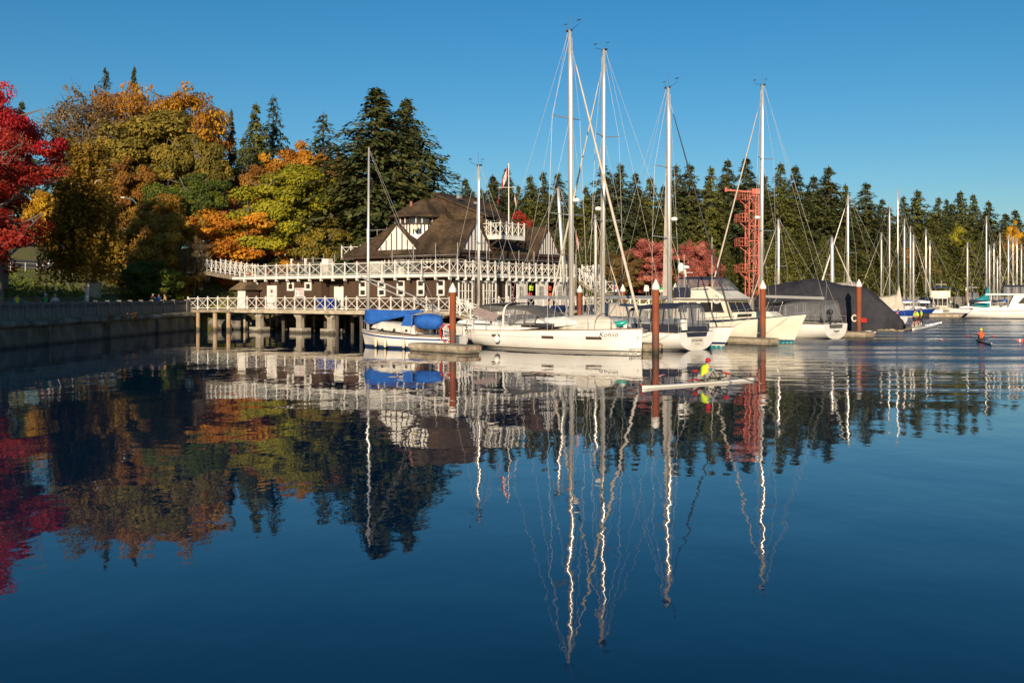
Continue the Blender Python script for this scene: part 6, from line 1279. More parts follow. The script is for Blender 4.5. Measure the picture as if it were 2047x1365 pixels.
# blue hulled yawl with grey boom tent
h = Hull(11.5, 3.2, .95, 1.45, .75, .45, .16); p = gnd(1872, 634, 0); BF = Frame(p.x - 11.3, p.y + 1.0, -.06); o = boat('sailboat', 'deep blue sailboat with white waterline lying behind the rowing dock', 'sailboat', BF, h, 'hullblue', (-.1, .16, 'gel'), None, 'gel'); trunk(o, h, 3.2, 7.4, 1.0, .7, .98, .4, .4, 'gel', 'cabin', [(3.8, 6, 1.12, 1.26)], .9); lifelines(o, h, .15, .88, 6)
mx_ = BF.hit(1826, 600, 1, 0).x; rig(o, h, mx_, HC + (HY - 470) / F * BF.o.y, 1.4, .12, (.45,), ('beigec', .06), (3.6, 2.4, 'alu'), inst=False)
b = MB(); b.loft([[(x, y, .95 + zz * (1 - abs(y / 1.5) ** 1.3)) for y in np.linspace(-1.5, 1.5, 9)] for x, zz in ((1.6, 1.2), (2.4, 2.3), (4.4, 2.5), (5.2, 2.7), (5.6, 4.4), (5.9, 2.4), (6.3, 1.0))], False, True); b.build('boom_tent', M['beigec'], o, True)
# motor boats
def cruiser(lab, px, wy, L, rz, canopy_mt, hm='gel', coam='gel', hh=1.9, fly=True, stripe='nblue'):
    p = gnd(px, wy, 0); fr = Frame(p.x, p.y, rz); h = Hull(L, L * .34, 1.0, 1.6, .9, .42, .12, 0, .85); fr = Frame(p.x - math.cos(rz) * L / 2, p.y - math.sin(rz) * L / 2, rz)
    o = boat('motor_boat', lab, 'motor boat', fr, h, hm, (-.1, .1, 'nblue'), [(.75, .9, stripe)], None); w_ = L * .13
    c = MB(); c.loft([[(L * .15, -w_, 1.1), (L * .15, w_, 1.1), (L * .17, w_ * .94, 1.1 + hh), (L * .17, -w_ * .94, 1.1 + hh)], [(L * .68, -w_ * .8, 1.2), (L * .68, w_ * .8, 1.2), (L * .56, w_ * .78, 1.1 + hh), (L * .56, -w_ * .78, 1.1 + hh)]], True, True); co = c.build('cabin', M[coam], o)
    for sd_ in (-1, 1):
        for a, e in ((.22, .34), (.36, .5)): MB().quad(*[(L * x, sd_ * (w_ * (1.02 - .06 * (z - 1.1) / hh - .38 * max(0, x - .15) * .8) + .03), z) for x, z in ((a, 1.1 + hh * .45), (e + .03, 1.1 + hh * .45), (e, 1.1 + hh * .85), (a, 1.1 + hh * .85))]).build('side_window', M['dark'], co)
    for k in (-1, 0, 1): MB().quad((L * .66 - .1, w_ * (.5 * k - .22), 1.1 + hh * .3), (L * .66 - .1, w_ * (.5 * k + .22), 1.1 + hh * .3), (L * .575 + .05, w_ * (.5 * k + .22), 1.1 + hh * .9), (L * .575 + .05, w_ * (.5 * k - .22), 1.1 + hh * .9)).build('windscreen', M['dark'], co)
    MB().quad((L * .15 - .02, -w_ * .6, 1.2), (L * .15 - .02, w_ * .6, 1.2), (L * .163 - .02, w_ * .6, 1.1 + hh * .85), (L * .163 - .02, -w_ * .6, 1.1 + hh * .85)).build('aft_window', M['dark'], co)
    if fly: canopy(o, L * .18, L * .5, w_ * .95, 1.1 + hh, 1.1 + hh + 1.5, canopy_mt, 'flybridge_canopy', nb=3, lean=.4, dropf=.1, aft=True); box(L * .14, L * .6, -w_ * 1.0, w_ * 1.0, 1.1 + hh, 1.1 + hh + .1).build('flybridge', M[coam], o)
    MB().tube([(L * .2, 0, 1.1 + hh), (L * .2, 0, 1.1 + hh + 3)], .03, 5).build('signal_mast', M['white'], o); MB().beam((L * .2, -w_ * .6, 1.1 + hh + 2.3), (L * .2, w_ * .6, 1.1 + hh + 2.3), .06).build('crosstree', M['white'], o)
    lifelines(o, h, .3, .9, 5, .7, pushpit=False); return o, fr, h
o, fr, h = cruiser('cream trawler with bright blue canopy top at the far wooden dock', 1880, 630, 11.5, -2.0, 'bluec', 'cream', 'cream', 2.0, False)
L_ = 11.5; w_ = L_ * .13; box(L_ * .16, L_ * .52, -w_ * 1.05, w_ * 1.05, 3.1, 4.25).build('flybridge_coaming', M['cream'], o); b = MB(); b.loft([[(L_ * x, y, 4.9 - dz - .12 * (y / w_) ** 2) for y in np.linspace(-w_ * 1.1, w_ * 1.1, 7)] for x, dz in ((.14, .12), (.2, 0), (.48, 0), (.54, .12))], False); b.build('canopy', M['bluec'], o, True)
for x in (.17, .5):
    for sd_ in (-1, 1): MB().tube([(L_ * x, sd_ * w_, 4.2), (L_ * x, sd_ * w_, 4.8)], .03, 5).build('canopy_post', M['steel'], o)
cruiser('motor boat with navy canopy right of the blue-topped trawler', 1938, 628, 9, 1.35, 'navy', 'gel', 'gel', 1.5, True)
o, fr, h = cruiser('grey-white small cruiser between the far masts with a black cover', 2008, 622, 8, -.2, 'black', 'gel', 'gel', 1.2, True)
# white motor yacht entering from the right edge
p = gnd(1958, 637, 0); L_ = 17; YF_ = Frame(p.x, p.y + 2.0, -.40); yh = Hull(L_, 4.8, 1.6, 2.1, .92, .45, .08, -1.3, .9); y_ = boat('motor_yacht', 'sleek white motor yacht cut off by the right edge of the picture', 'motor yacht', YF_, yh, 'gel', (-.1, .12, 'nblue'), None, None)
b = MB(); b.loft([[(4.6, -1.9, 1.6), (4.6, 1.9, 1.6), (5.4, 1.8, 3.4), (5.4, -1.8, 3.4)], [(13, -1.4, 1.9), (13, 1.4, 1.9), (10.5, 1.5, 3.5), (10.5, -1.5, 3.5)]], True, True); c = b.build('deckhouse', M['gel'], y_)
for sd_ in (-1, 1): MB().quad((5.9, sd_ * 1.93, 2.25), (11.2, sd_ * 1.70, 2.35), (10.2, sd_ * 1.62, 3.2), (6.6, sd_ * 1.86, 3.15)).build('side_window', M['dark'], c)
box(1.6, 11, -2.0, 2.0, 3.5, 3.72).build('hard_top', M['gel'], y_); MB().tube([(2.2, -1.7, 1.6), (2.4, -1.7, 3.5)], .06, 6).build('roof_post', M['gel'], y_); yh.band(1.15, 1.22, .01, .05, .9, side=(-1,)).build('styling_line', M['inkg'], y_)
canopy(y_, 4.0, 7.5, 1.5, 3.72, 5.0, 'navy', 'flybridge_canopy', nb=3, lean=.3, aft=True)
# other low clutter: tan tent boat, turquoise sail cover, dinghy
p = Vector((xat(1733, 140), 140)); TF2 = Frame(p.x - 6.5, p.y, .1); h = Hull(8.5, 3, 1, 1.3, .85, .43, .1); o = boat('sailboat', 'boat under a pale tan tent behind the pile of the covered boat', 'boat', TF2, h, 'gel', None, [(.1, .2, 'blue')], None); b = MB(); b.loft([[(x, y, 1.0 + zz * (1 - abs(y / 1.5) ** 1.2)) for y in np.linspace(-1.5, 1.5, 7)] for x, zz in ((.5, 2.2), (2.5, 4.2), (5, 4.4), (6.6, 2.6), (7.6, 1.2))], False, True); b.build('tent', M['beigec'], o, True)
b = MB(); b.tube([(4.2, 0, 4.8), (4.2, 0, 6.2)], .05, 6)
for a in range(5): b.beam((4.2, .4 * math.cos(a * 1.257), 5.6 + .4 * math.sin(a * 1.257)), (4.2, 0, 5.6), .14, .03)
b.build('wind_generator', M['white'], o)
p = Vector((xat(1972, 171), 171)); o = thing('dinghy', 'small white dinghy with a dark cover in the far marina', 'dinghy', (xat(1945, 168), 168, 0)); hh_ = Hull(4.2, 1.7, .5, .8, .85, .45, .1, zb=-.2); hh_.body(12, 7).build('hull', M['gel'], o, True); b = MB(); b.loft([[(x, y, .6 + zz * (1 - abs(y / .9) ** 2)) for y in np.linspace(-.9, .9, 7)] for x, zz in ((0, .3), (1, .8), (3, .7), (4.2, .4))], False, True); b.build('cover', M['navy'], o, True)
p = at(1963, 598, 177); o = thing('sail_bag', 'turquoise sail cover standing among the far masts', 'sail cover', (p.x, p.y, 1.0)); b = MB(); b.loft([[(x, .35 * k * math.cos(a), 1.2 + zz * math.sin(a)) for a in np.linspace(0, 2 * math.pi, 10, endpoint=False)] for x, k, zz in ((-1.8, .6, .5), (-.4, 1, .9), (.6, 1, 1.6), (1.0, .5, 3.4), (1.25, .2, 2.0))], True, True); b.build('cover', M['teal'], o, True); box(-1.5, 1.2, -.2, .2, -1.2, .4).build('stand', M['gel'], o)
for (px0, px1, wy, lab) in ((1858, 1936, 635, 'long weathered timber dock at the far marina'), (1700, 1780, 626, 'timber dock behind the charcoal covered boat')):
    p = gnd(px0, wy, 0); q = gnd(px1, wy, 0); o = thing('dock_float', lab, 'dock', (p.x, p.y, 0)); L_ = q.x - p.x; box(0, L_, 0, 2.4, -.4, .52).build('float_body', M['dock'], o); box(-.05, L_ + .05, -.08, 2.48, .52, .62).build('deck', M['plank'], o)
# rowing dock, and the long white shell lying along it
p1 = gnd(1824, 661, 0); p2 = gnd(1873, 651, 0); rrz = math.atan2(p2.y - p1.y, p2.x - p1.x); rd = thing('rowing_dock', 'low rowing float where three people in yellow stand', 'dock', (p1.x, p1.y, 0), rrz); L_ = (p2 - p1).length
box(-3.5, L_ * .62, .32, 5.6, -.2, .24).build('float_body', M['dock'], rd); n = 22; me = box(-3.55, L_ * .62 + .05, .02, 5.3 / n - .02, .24, .30).mesh('deck_plank', M['plank'])
for i in range(n): link('deck_plank', me, rd, (0, .30 + 5.3 * i / n, R.uniform(-.004, .004)))
for k in range(3): b = MB(); x = L_ * (.2 + .16 * k); b.tube([(x, .5, .3), (x, .5, .46)], .03, 5); b.lathe([(.02, .44), (.07, .47), (.07, .54), (.02, .57)], 8, (x, .5, 0)); b.build('mooring_knob', M['white'], rd)
sh_ = thing('rowing_shell', 'long white racing shell lying along the rowing dock', 'rowing boat', (p1.x, p1.y, 0), rrz); b = MB(); b.loft([[(L_ * t, .26 * max(.1, 1 - abs(2*t-1)**3) * math.cos(a), .10 + .16 * math.sin(a)) for a in np.linspace(0, 2*math.pi, 12, endpoint=False)] for t in np.linspace(0, 1, 15)], True, True); b.build('hull', M['gel'], sh_, True)
for k in range(5): x = L_ * (.5 + .1 * k); b = MB(); b.tube([(x - .2, .1, .24), (x, -.75, .42), (x + .2, .1, .24)], .022, 5); b.tube([(x, -.75, .4), (x, -.75, .56)], .03, 5); b.build('rigger', M['steel'], sh_)

# ------------------------------------------------------------------ red lattice tower
D = 136; tx_ = xat(1503, D); gz = ground_z(tx_, D) if D > shoreD(1494) else 0; zt = HC + (HY - 392) / F * D
tw = thing('lattice_tower', 'red steel lattice tower with railed platforms in front of the forest', 'tower', (tx_, D, gz), .15); w_ = .66; H_ = zt - gz
for sx in (-1, 1):
    for sy in (-1, 1): box(sx * w_ - .07, sx * w_ + .07, sy * w_ - .07, sy * w_ + .07, -.5, H_).build('leg', M['tower'], tw)
nl = 7; brm = {}
for i in range(nl):
    z0_, z1_ = H_ * i / nl, H_ * (i + 1) / nl
    for k in range(4):
        a = k * math.pi / 2; c_, s_ = round(math.cos(a)), round(math.sin(a)); f = lambda u, z: (c_ * u - s_ * -w_, s_ * u + c_ * -w_, z)
        b = MB(); b.beam(f(-w_, z0_ + .1), f(w_, z1_ - .1), .075) if (i + k) % 2 else b.beam(f(w_, z0_ + .1), f(-w_, z1_ - .1), .075); b.build('diagonal_brace', M['tower'], tw); MB().beam(f(-w_, z1_), f(w_, z1_), .08, .1).build('girt', M['tower'], tw)
MB().b(-.22, -.18, -w_ - .25, -w_ - .2, 0, H_).b(.18, .22, -w_ - .25, -w_ - .2, 0, H_).build('ladder', M['tower'], tw)
for i in range(int(H_ / .45)): box(-.2, .2, -w_ - .24, -w_ - .21, .3 + i * .45, .33 + i * .45).build('ladder_rung', M['tower'], tw)
for i, f in enumerate((.27, .52, .75, .96)):
    z = H_ * f; po = box(-w_ - 1.5, -w_ - .1, -1.15, .7, z - .05, z).build('platform', M['tower'], tw); b = MB()
    for zz in (.55, 1.05): b.beam((-w_ - 1.45, -1.1, z + zz), (-w_ - .1, -1.1, z + zz), .05); b.beam((-w_ - 1.45, -1.1, z + zz), (-w_ - 1.45, .65, z + zz), .05)
    for x in (-1.45, -1.1, -.75, -.4, -.1): b.beam((-w_ + x, -1.1, z), (-w_ + x, -1.1, z + 1.05), .045)
    for y in (-.5, .1, .65): b.beam((-w_ - 1.45, y, z), (-w_ - 1.45, y, z + 1.05), .045)
    b.build('platform_railing', M['tower'], po); MB().beam((-w_, -.6, z - 1.1), (-w_ - 1.3, -.6, z - .1), .08).build('bracket', M['tower'], po)
ar = MB(); ar.beam((.3, 0, H_ + .5), (-3.6, 0, H_ + .75), .16, .2); ar.beam((.2, 0, H_ - .2), (.2, 0, H_ + .9), .3); ar.b(-3.75, -3.5, -.15, .15, H_ + .5, H_ + 1.1); ar.build('signal_arm', M['tower'], tw); MB().b(-.1, 1.1, -.4, .4, H_ + .25, H_ + .95).build('machinery_box', M['tower'], tw)

# ------------------------------------------------------------------ shore things at the left
rc_ = Vector((xat(122, 117), 117)); cz = ground_z(rc_.x, rc_.y) + .36
cr_ = thing('car', 'silver car parked behind the birch on the park road', 'car', (rc_.x, rc_.y, cz), 1.35)
b = MB(); prof_ = [(-2.25, .35), (-2.3, .75), (-2.1, .95), (-1.75, 1.02), (-1.35, 1.5), (.35, 1.52), (1.1, 1.02), (2.0, .92), (2.25, .7), (2.25, .35)]
b.loft([[(x, y * (1 - .13 * max(0, z - 1.0) / .5), z) for x, z in prof_] for y in (-.88, -.8, .8, .88)], False); b.add([(x, -.88 * (1 - .13 * max(0, z - 1.0) / .5), z) for x, z in prof_], [tuple(range(10))]); b.add([(x, .88 * (1 - .13 * max(0, z - 1.0) / .5), z) for x, z in prof_], [tuple(range(9, -1, -1))]); b.build('body', M['carw'], cr_)
for sd_ in (-1, 1): MB().quad((-1.6, sd_ * .885, 1.06), (.95, sd_ * .885, 1.06), (.3, sd_ * .80, 1.44), (-1.25, sd_ * .80, 1.44)).build('side_window', M['dark'], cr_)
MB().quad((-1.78, -.72, 1.06), (-1.78, .72, 1.06), (-1.42, .66, 1.45), (-1.42, -.66, 1.45)).build('rear_window', M['dark'], cr_); MB().quad((1.10, -.72, 1.06), (1.10, .72, 1.06), (.44, .66, 1.48), (.44, -.66, 1.48)).build('windscreen', M['dark'], cr_)
for x in (-1.4, 1.4):
    for y in (-.8, .8): b = MB(); b.lathe([(.2, -.11), (.33, -.1), (.33, .1), (.2, .11)], 14); b.v = [(x + p_, y + r_, .33 + q_) for p_, q_, r_ in b.v]; wh = b.build('wheel', M['tyre'], cr_); b = MB(); b.lathe([(.19, -.12), (.19, .12)], 10); b.v = [(x + p_, y + r_, .33 + q_) for p_, q_, r_ in b.v]; b.build('rim', M['steel'], wh)
for y in (-.66, .66): box(-2.32, -2.24, y - .14, y + .14, .72, .92).build('tail_light', M['lampr'], cr_)
box(-2.34, -2.28, -.26, .26, .55, .68).build('number_plate', M['signw'], cr_)
# fence on the bank
fe = thing('fence', 'thin metal rail fence along the park road', 'fence'); fp_ = [Vector((xat(px, 108.5), 108.5 + .02 * px)) for px in (-10, 18, 43, 63, 82, 103, 125)]; me = MB().tube([(0, 0, -.3), (0, 0, 1.05)], .045, 6).mesh('post', M['galv'])
for p, q in zip(fp_[:-1], fp_[1:]):
    for z in (.55, 1.0): MB().tube([(p.x, p.y, ground_z(p.x, p.y) + z), (q.x, q.y, ground_z(q.x, q.y) + z)], .03, 5).build('rail', M['galv'], fe)
for p in fp_: link('post', me, fe, (p.x, p.y, ground_z(p.x, p.y)))
x_, y_2 = xat(186, 99), 99; gz = ground_z(x_, y_2); o = thing('utility_cabinet', 'cream utility box beside the birch trunk', 'cabinet', (x_, y_2, gz - .1), .2); box(-.65, .65, -.5, .5, 0, 1.45).build('body', M['cabin'], o); box(-.7, .7, -.55, .55, 1.45, 1.53).build('lid', M['cabin'], o); box(-.6, .6, -.52, -.5, .1, 1.4).build('door', M['cabin'], o)
x_, y_2 = xat(276, 116), 116; gz = ground_z(x_, y_2); zt = HC + (HY - 395) / F * y_2; o = thing('street_lamp', 'curved-arm street lamp among the left trees', 'street lamp', (x_, y_2, gz)); H_ = zt - gz; b = MB(); b.tube([(0, 0, -.2), (0, 0, H_ - 1.6), (-.15, 0, H_ - .7), (-.7, 0, H_ - .12), (-1.5, 0, H_)], [.07, .05, .045, .035, .03], 7); b.build('pole', M['teal'], o); MB().b(-1.95, -1.5, -.1, .1, H_ - .05, H_ + .05).build('lamp_head', M['grey_alu'], o)
# signs and park bits behind the outdoor stairs
for (px, D_, lab, c1) in ((1229, 128, 'small red and white sign right of the stairs', 'signr'), (1292, 131, 'white notice board under the pink-red maple', 'signw'), (1322, 131, 'green notice under the pink-red maple, right of the white one', 'green')):
    x_ = xat(px, D_); gz = max(0, ground_z(x_, D_)); o = thing('sign', lab, 'sign', (x_, D_, gz)); MB().tube([(0, 0, -.2), (0, 0, 1.6)], .04, 5).build('post', M['galv'], o); box(-.3, .3, -.05, -.02, .75, 1.6).build('panel', M['signw'], o); box(-.24, .24, -.065, -.05, 1.0, 1.5).build('print', M[c1], o)
wr_ = thing('float_railing', 'white latticed railing of the far floats behind the moored sloops', 'railing', (xat(1240, 94), 94, 0), -.05)
box(0, 9.5, 0, 1.5, -.4, .5).build('float_body', M['dock'], wr_); me = box(-.05, .05, -.05, .05, .5, 3.2).mesh('post', M['white'])
for i in range(12): link('post', me, wr_, (.1 + i * .84, .1, 0))
for z in (2.1, 2.6, 3.1): box(0, 9.5, .04, .16, z, z + .1).build('rail', M['white'], wr_)
for i in range(11): MB().beam((.1 + i * .84, .1, 2.15), (.94 + i * .84, .1, 3.1), .05).build('lattice', M['white'], wr_)
# sheds/white boxes of the floats between masts
for (px, D_, w_, h_, mt_, lab) in ((1186, 84, .9, 1.7, 'white', 'white dock locker behind the second tallest mast'), (1206, 86, .8, 1.8, 'white', 'white dock locker right of the second tallest mast'), (1222, 90, .6, 1.9, 'cloth_b', 'blue dock box near the white lockers')):
    o = thing('dock_locker', lab, 'locker', (xat(px, D_), D_, .48), .2); zb_2 = HC - .5 - h_; box(-w_, w_, -.5, .5, 0, h_).build('body', M[mt_], o); box(-w_ - .05, w_ + .05, -.55, .55, h_, h_ + .1).build('lid', M[mt_], o)

# ------------------------------------------------------------------ sculls, oars, people
def skin_mesh(name, V, E, Rr, mt, sub=1):
    me = bpy.data.meshes.new(name); me.from_pydata(V, E, []); ob = bpy.data.objects.new('tmp', me); COL.objects.link(ob)
    md = ob.modifiers.new('s', 'SKIN'); md.use_smooth_shade = True
    for i, r in enumerate(Rr): me.skin_vertices[0].data[i].radius = (r, r) if not isinstance(r, tuple) else r; me.skin_vertices[0].data[i].use_root = (i == 0)
    s = ob.modifiers.new('u', 'SUBSURF'); s.levels = sub; s.render_levels = sub
    out = bpy.data.meshes.new_from_object(ob.evaluated_get(bpy.context.evaluated_depsgraph_get())); out.name = name; bpy.data.objects.remove(ob); out.materials.clear(); out.materials.append(mt)
    out.polygons.foreach_set('use_smooth', [True] * len(out.polygons)); return out
def person(lab, loc, rz, J, shirt='hiviz', sleeves='hiviz', legs='cloth_d', hat=None, hair='hair', short=False, skirt=None, long_hair=False, group=None, collar=None, legr=1.):
    """J: joint positions (local metres, facing +x). One continuous body; shirt, legwear, hair and hat are worn over it."""
    o = thing('person', lab, 'person', loc, rz, group); V = []; E = []; Rr = []; idx = {}
    def ad(n, p, r, par=None):
        idx[n] = len(V); V.append(tuple(p)); Rr.append(r)
        if par is not None: E.append((idx[par], idx[n]))
    g = {k: Vector(v) for k, v in J.items()}
    ad('pel', g['pel'], .125); ad('wai', g['pel'].lerp(g['che'], .5), .115, 'pel'); ad('che', g['che'], .135, 'wai'); up = (g['hea'] - g['che']).normalized()
    ad('nek', g['che'].lerp(g['hea'], .42), .055, 'che'); ad('jaw', g['che'].lerp(g['hea'], .70), .075, 'nek'); ad('hea', g['hea'], .098, 'jaw'); ad('cro', g['hea'] + up * .08, .07, 'hea')
    ad('nos', g['hea'] - up * .03 + Vector((.108, 0, 0)), .018, 'hea')
    for s, sg in (('l', 1), ('r', -1)):
        ad('sh' + s, g['sh' + s], .068, 'che'); ad('el' + s, g['el' + s], .046, 'sh' + s); ad('wr' + s, g['wr' + s], .033, 'el' + s)
        d = (g['wr' + s] - g['el' + s]).normalized(); sd_ = Vector((0, 1, 0)) if abs(d.y) < .8 else Vector((1, 0, 0)); n_ = d.cross(sd_).normalized(); pl_ = g['wr' + s] + d * .08; ad('pa' + s, pl_, .036, 'wr' + s)
        for k in range(4): a = pl_ + d * .03 + sd_ * (.03 - .02 * k); ad('f%s%d' % (s, k), a + d * (.035 - .006 * abs(k - 1)) , .009, 'pa' + s); ad('g%s%d' % (s, k), a + d * .05 + n_ * .03 * sg, .008, 'f%s%d' % (s, k))
        ad('t' + s, g['wr' + s] + d * .04 + sd_ * .045, .010, 'pa' + s)
        ad('hi' + s, g['hi' + s], .095, 'pel'); ad('kn' + s, g['kn' + s], .062, 'hi' + s); ad('ca' + s, g['kn' + s].lerp(g['an' + s], .35), .058, 'kn' + s); ad('an' + s, g['an' + s], .038, 'ca' + s); ad('to' + s, g['an' + s] + Vector(J.get('toe', (.15, 0, -.05))), .032, 'an' + s)
    link('body', skin_mesh('body', V, E, Rr, M['skin']), o)
    def sub(names, edges, extra, mt, nm):
        m_ = {n: i for i, n in enumerate(names)}; link(nm, skin_mesh(nm, [V[idx[n]] for n in names], [(m_[a], m_[b]) for a, b in edges], [Rr[idx[n]] + extra for n in names], M[mt]), o)
    sub(['pel', 'wai', 'che', 'nek', 'shl', 'shr'], [('pel', 'wai'), ('wai', 'che'), ('che', 'nek'), ('che', 'shl'), ('che', 'shr')], .018, shirt, 'shirt')
    for s in 'lr': sub(['sh' + s, 'el' + s] + ([] if sleeves is None else ['wr' + s]), [('sh' + s, 'el' + s)] + ([] if sleeves is None else [('el' + s, 'wr' + s)]), .014, sleeves or shirt, 'sleeve')
    nl_ = ['pel', 'hil', 'hir', 'knl', 'knr'] + ([] if short else ['cal', 'car', 'anl', 'anr']); el_ = [('pel', 'hil'), ('pel', 'hir'), ('hil', 'knl'), ('hir', 'knr')] + ([] if short else [('knl', 'cal'), ('cal', 'anl'), ('knr', 'car'), ('car', 'anr')])
    sub(nl_, el_, .020, legs, 'shorts' if short else 'trousers')
    for s in 'lr': c = g['an' + s]; t_ = Vector(J.get('toe', (.15, 0, -.05))); MB().loft([[tuple(c + t_ * u + Vector((0, w * y, z))) for y, z in ((-.04, -.05), (.04, -.05), (.035, .02), (-.035, .02))] for u, w in ((-.4, .8), (.2, 1), (.9, 1.1), (1.25, .7))], True, True).build('shoe', M['black'] if not short else M['cloth_w'], o)
    hc = g['hea'] + up * .045; b = MB(); b.lathe([(.102, -.05), (.108, .0), (.095, .055), (.06, .088), (.01, .098)], 12, (hc.x - .012, hc.y, hc.z)); b.build('hair' if not hat else 'cap', M[hat or hair], o, True)
    if hat: MB().loft([[(hc.x + x, hc.y + y, hc.z - .005 - .03 * abs(y) * 3) for y in (-w, 0, w)] for x, w in ((.06, .085), (.13, .08), (.19, .045))], False).build('cap_brim', M[hat], o)
    if long_hair or hat:
        b = MB(); b.loft([[(hc.x - .085 - .02 * k, hc.y + .06 * kk * math.cos(a), hc.z - .03 - .09 * k + .0 * math.sin(a)) if False else (hc.x - .08 + .035 * math.sin(a) * kk - .015 * k, hc.y + .075 * kk * math.cos(a), hc.z - .02 - .10 * k) for a in np.linspace(0, 2 * math.pi, 9, endpoint=False)] for k, kk in ((0, .9), (.7, 1), (1.4 if long_hair else .9, .8), (2.2 if long_hair else 1.0, .3))], True, True); b.build('hair', M[hair], o, True)
    for sg in (-1, 1): MB().lathe([(.004, -.006), (.010, 0), (.004, .006)], 6, (hc.x + .085, hc.y + sg * .035, hc.z - .035)).build('eye', M['ink'], o)
    return o
def stand(bend=0., arm=0., step=.0, h=1.0, armf=.0):
    f = lambda x, y, z: (x * h, y * h, z * h)
    return {'pel': f(0, 0, .94), 'che': f(.05 * bend + .02, 0, 1.34), 'hea': f(.12 * bend + .04, 0, 1.62), 'shl': f(.05 * bend, .19, 1.40), 'shr': f(.05 * bend, -.19, 1.40), 'ell': f(-.02 + arm * .2, .25, 1.12), 'elr': f(-.02 + armf * .2, -.25, 1.12), 'wrl': f(.08 + arm * .3, .22, .90 + .25 * arm), 'wrr': f(.08 + armf * .3, -.22, .90 + .25 * armf),
            'hil': f(0, .09, .90), 'hir': f(0, -.09, .90), 'knl': f(.03 + step, .10, .50), 'knr': f(.03 - step * .6, -.10, .50), 'anl': f(step * 1.2, .10, .09), 'anr': f(-step * 1.6, -.10, .09)}
def on_dock(px, by, z): return gnd(px, by, z)
for (px, by, rz, lab, kw, st2) in (
    (1827, 653.5, -.3, 'person in yellow shirt and black shorts on the rowing dock, left of three', dict(shirt='hiviz', sleeves=None, legs='cloth_d', short=True), dict(bend=.6, step=.12, armf=.6)),
    (1835.5, 652, 2.6, 'person in yellow shirt and dark red shorts bending between the other two on the dock', dict(shirt='hiviz', sleeves=None, legs='maroon', short=True), dict(bend=2.2, arm=.8, step=.1)),
    (1842, 649.5, 2.9, 'person in yellow long-sleeved shirt and black tights on the rowing dock, right of three', dict(shirt='hiviz', sleeves='hiviz', legs='cloth_d'), dict(bend=.2, step=-.1))):
    p = on_dock(px, by, .3); person(lab, (p.x, p.y, .31), rz, stand(**st2), group='rowers on the dock', **kw)
p = gnd(1798, 654, .3); person('person in a red top half hidden behind the covered boat bow', (p.x + .1, p.y + 1.0, .31), -.5, stand(bend=.8), 'orange', 'orange', 'cloth_d')
# walkers behind the balustrade
for (px, D_, rz, lab, kw) in (
    (34, 72.5, -.6, 'walker in a teal jacket and yellow shirt, nearest on the seaside path', dict(shirt='yellow', sleeves='tealc')),
    (91, 74.5, -.4, 'walker in a green top beside the walker in pale clothes', dict(shirt='green', sleeves='cloth_d', hair='hairg')),
    (110, 75.5, -1.2, 'walker with long fair hair in pale clothes on the seaside path', dict(shirt='cloth_w', sleeves='cloth_w', long_hair=True, hair='hairf')),
    (306, 96, 2.2, 'grey-haired walker in dark clothes near the bend of the path', dict(shirt='cloth_d', sleeves='cloth_d', hair='hairg')),
    (317, 97, -.8, 'walker in blue near the bend of the path', dict(shirt='cloth_b', sleeves='cloth_b')),
    (330, 97.5, -2.5, 'walker in tan near the bend of the path, rightmost of three', dict(shirt='tanc', sleeves='tanc', long_hair=True))):
    x_ = xat(px, D_); person(lab, (x_, D_, ground_z(x_, D_) + .03), rz, stand(step=.1, h=.98), legs='cloth_d', group='walkers on the seaside path', **kw)
def scull(lab, p0, p1, hm, trim, spx, name='rowing_scull'):
    """p0 bow end, p1 stern end on the water; the rower sits at sx and faces the stern (+x)"""
    d = p1 - p0; L_ = d.length; rz = math.atan2(d.y, d.x); fr = Frame(p0.x, p0.y, rz); o = frame_thing(name, lab, 'rowing boat', fr); sx = fr.hit(*spx, 1, 0).x; b = MB(); rows_ = []
    for i in range(25):
        t = i / 24; w = .15 * max(.05, (1 - abs(2 * t - 1) ** 2.6)); z1_ = .055 + .03 * abs(2 * t - 1) ** 3; rows_.append([(L_ * t, w * math.cos(a), z1_ + (z1_ + .05) * math.sin(a) if math.sin(a) < 0 else z1_ + .035 * math.sin(a)) for a in np.linspace(0, 2 * math.pi, 14, endpoint=False)])
    b.loft(rows_, True, True); b.build('hull', M[hm], o, True); b = MB(); b.lathe([(.01, -.05), (.045, -.02), (.045, .02), (.01, .05)], 8, (-.03, 0, .14)); b.build('bow_ball', M['signw'] if hm == 'black' else M[trim], o, True)
    b = MB()
    for sd_ in (-1, 1): b.tube([(sx + .25, sd_ * .13, .2), (sx + .45, sd_ * .80, .34)], .022, 5); b.tube([(sx + .75, sd_ * .13, .2), (sx + .45, sd_ * .80, .34)], .018, 5); b.tube([(sx + .45, sd_ * .80, .31), (sx + .45, sd_ * .80, .45)], .025, 6)
    b.build('rigger', M['black'], o); box(sx - .14, sx + .14, -.14, .14, .14, .20).build('seat', M['black'], o)
    MB().slab([(sx - .25, -.10, .15), (sx - .25, .10, .15), (sx - .4, .08, .22), (sx - .4, -.08, .22)], (0, 0, .02)).slab([(sx - .4, -.08, .22), (sx - .4, .08, .22), (sx - .9, .02, .15), (sx - .9, -.02, .15)], (0, 0, .02)).build('splash_guard', M[trim], o)
    box(sx + .86, sx + .92, -.13, .13, .12, .36).build('foot_stretcher', M['steel'], o); return fr, sx, o
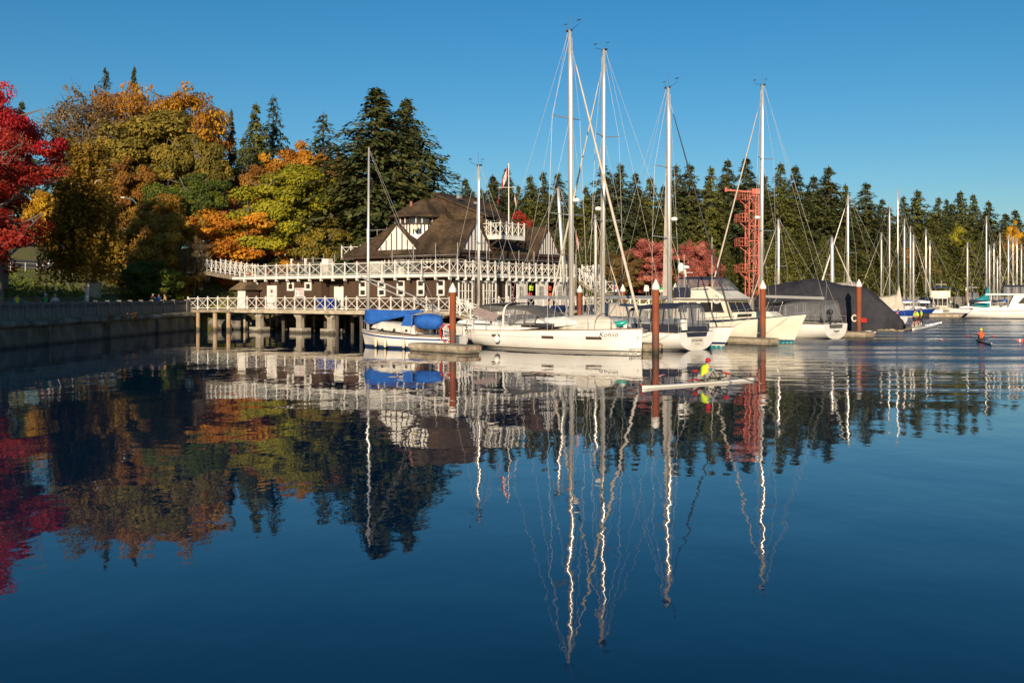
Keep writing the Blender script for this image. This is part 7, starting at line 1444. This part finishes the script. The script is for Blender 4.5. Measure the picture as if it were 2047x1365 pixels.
def oar(lab, pin, hand, outb, blade, face=0.):
    o = thing('oar', lab, 'oar', pin, 0, 'sculling oars'); pin = Vector(pin); h = Vector(hand) - pin; e = Vector(outb) - pin; d = (e - h).normalized()
    MB().tube([h, e], [.022, .019], 6).build('shaft', M['black'], o); MB().tube([h, h + d * .16], .026, 6).build('grip', M['signr'], o); MB().tube([d * -.09, d * .14], .045, 8).build('collar', M['red'], o)
    u = Vector((0, 0, 1)) * math.cos(face) + d.cross(Vector((0, 0, 1))).normalized() * math.sin(face); n_ = d.cross(u).normalized() * .008; s = MB()
    P = [e - u * .03, e + d * .15 - u * .10, e + d * .46 - u * .115, e + d * .46 + u * .105, e + d * .12 + u * .085, e + u * .03]; s.slab(P, n_); s.build('blade', M[blade], o)
    q = MB(); q.slab([e + d * .2 - u * .105 - n_ * .4, e + d * .31 - u * .11 - n_ * .4, e + d * .31 + u * .10 - n_ * .4, e + d * .2 + u * .093 - n_ * .4], n_ * 1.8); q.build('blade_band', M['signw'], o)
def rower(lab, fr, sx, lean_, hands, kw, knee=.35):
    """sits on the sliding seat facing the stern of the boat; local x of the person is the rower's front"""
    # boat frame x grows towards the stern end p1; the rower faces +x of the boat here
    z = .30; J = {'pel': (0, 0, .10), 'che': (.28 * lean_, 0, .10 + .40 * (1 - .18 * lean_)), 'hea': (.50 * lean_ + .02, 0, .10 + .70 * (1 - .2 * lean_)), 'shl': (.30 * lean_, .19, .10 + .44 * (1 - .18 * lean_)), 'shr': (.30 * lean_, -.19, .10 + .44 * (1 - .18 * lean_)), 'hil': (.04, .10, .09), 'hir': (.04, -.10, .09), 'knl': (.45, .13, .09 + knee), 'knr': (.45, -.13, .09 + knee), 'anl': (.80, .08, .06), 'anr': (.80, -.08, .06), 'toe': (.06, 0, .12)}
    for s, hp in zip('lr', hands): J['wr' + s] = hp; a = Vector(J['sh' + s]); b_ = Vector(hp); m_ = (a + b_) / 2 + Vector((-.03, .07 if s == 'l' else -.07, -.10)); J['el' + s] = tuple(m_)
    p = fr.w(sx, 0, .17); return person(lab, (p.x, p.y, p.z), fr.rz, J, **kw)
def crew(lab, fr, sx, lean_, sweep, kw, olabs, faces):
    hands = []
    for sg, ol, fc in zip((1, -1), olabs, faces):
        pin = Vector((sx + .45, sg * .80, .46)); d = Vector((sweep, sg * 1., -.155)).normalized(); hand = pin - d * .84; W = lambda v: fr.w(v.x, v.y, v.z)
        oar(ol, W(pin), W(hand), W(pin + d * 1.62), 'red', fc); hands.append((hand.x - sx - .05, hand.y + sg * .03, hand.z - .17 + .03))
    rower(lab, fr, sx, lean_, hands, kw)
# near scull: bow at the left, travelling left
fr, sx, so = scull('white single scull rowed across the foreground water', gnd(1284, 777, 0), gnd(1511, 760, 0), 'gel', 'red', (1405, 757))
crew('rower in a red cap, lime vest and teal sleeves in the white scull', fr, sx, .55, -.05, dict(shirt='hiviz', sleeves='tealc', legs='greyp', hat='capr'), ('far oar of the white scull, red blade', 'near oar of the white scull, red blade'), (1.3, 1.2))
p0 = gnd(1982, 691, 0); fr, sx, so = scull('black single scull rowed away at the right', p0, p0 + Vector((.30, .954, 0)) * 8.0, 'black', 'red', (1962, 684))
crew('rower in an orange top and yellow cap in the black scull', fr, sx, .35, .02, dict(shirt='orange', sleeves='orange', legs='cloth_d', hat='capy', hair='hairf'), ('left oar of the black scull', 'right oar of the black scull with red and white blade lifted'), (1.35, .1))
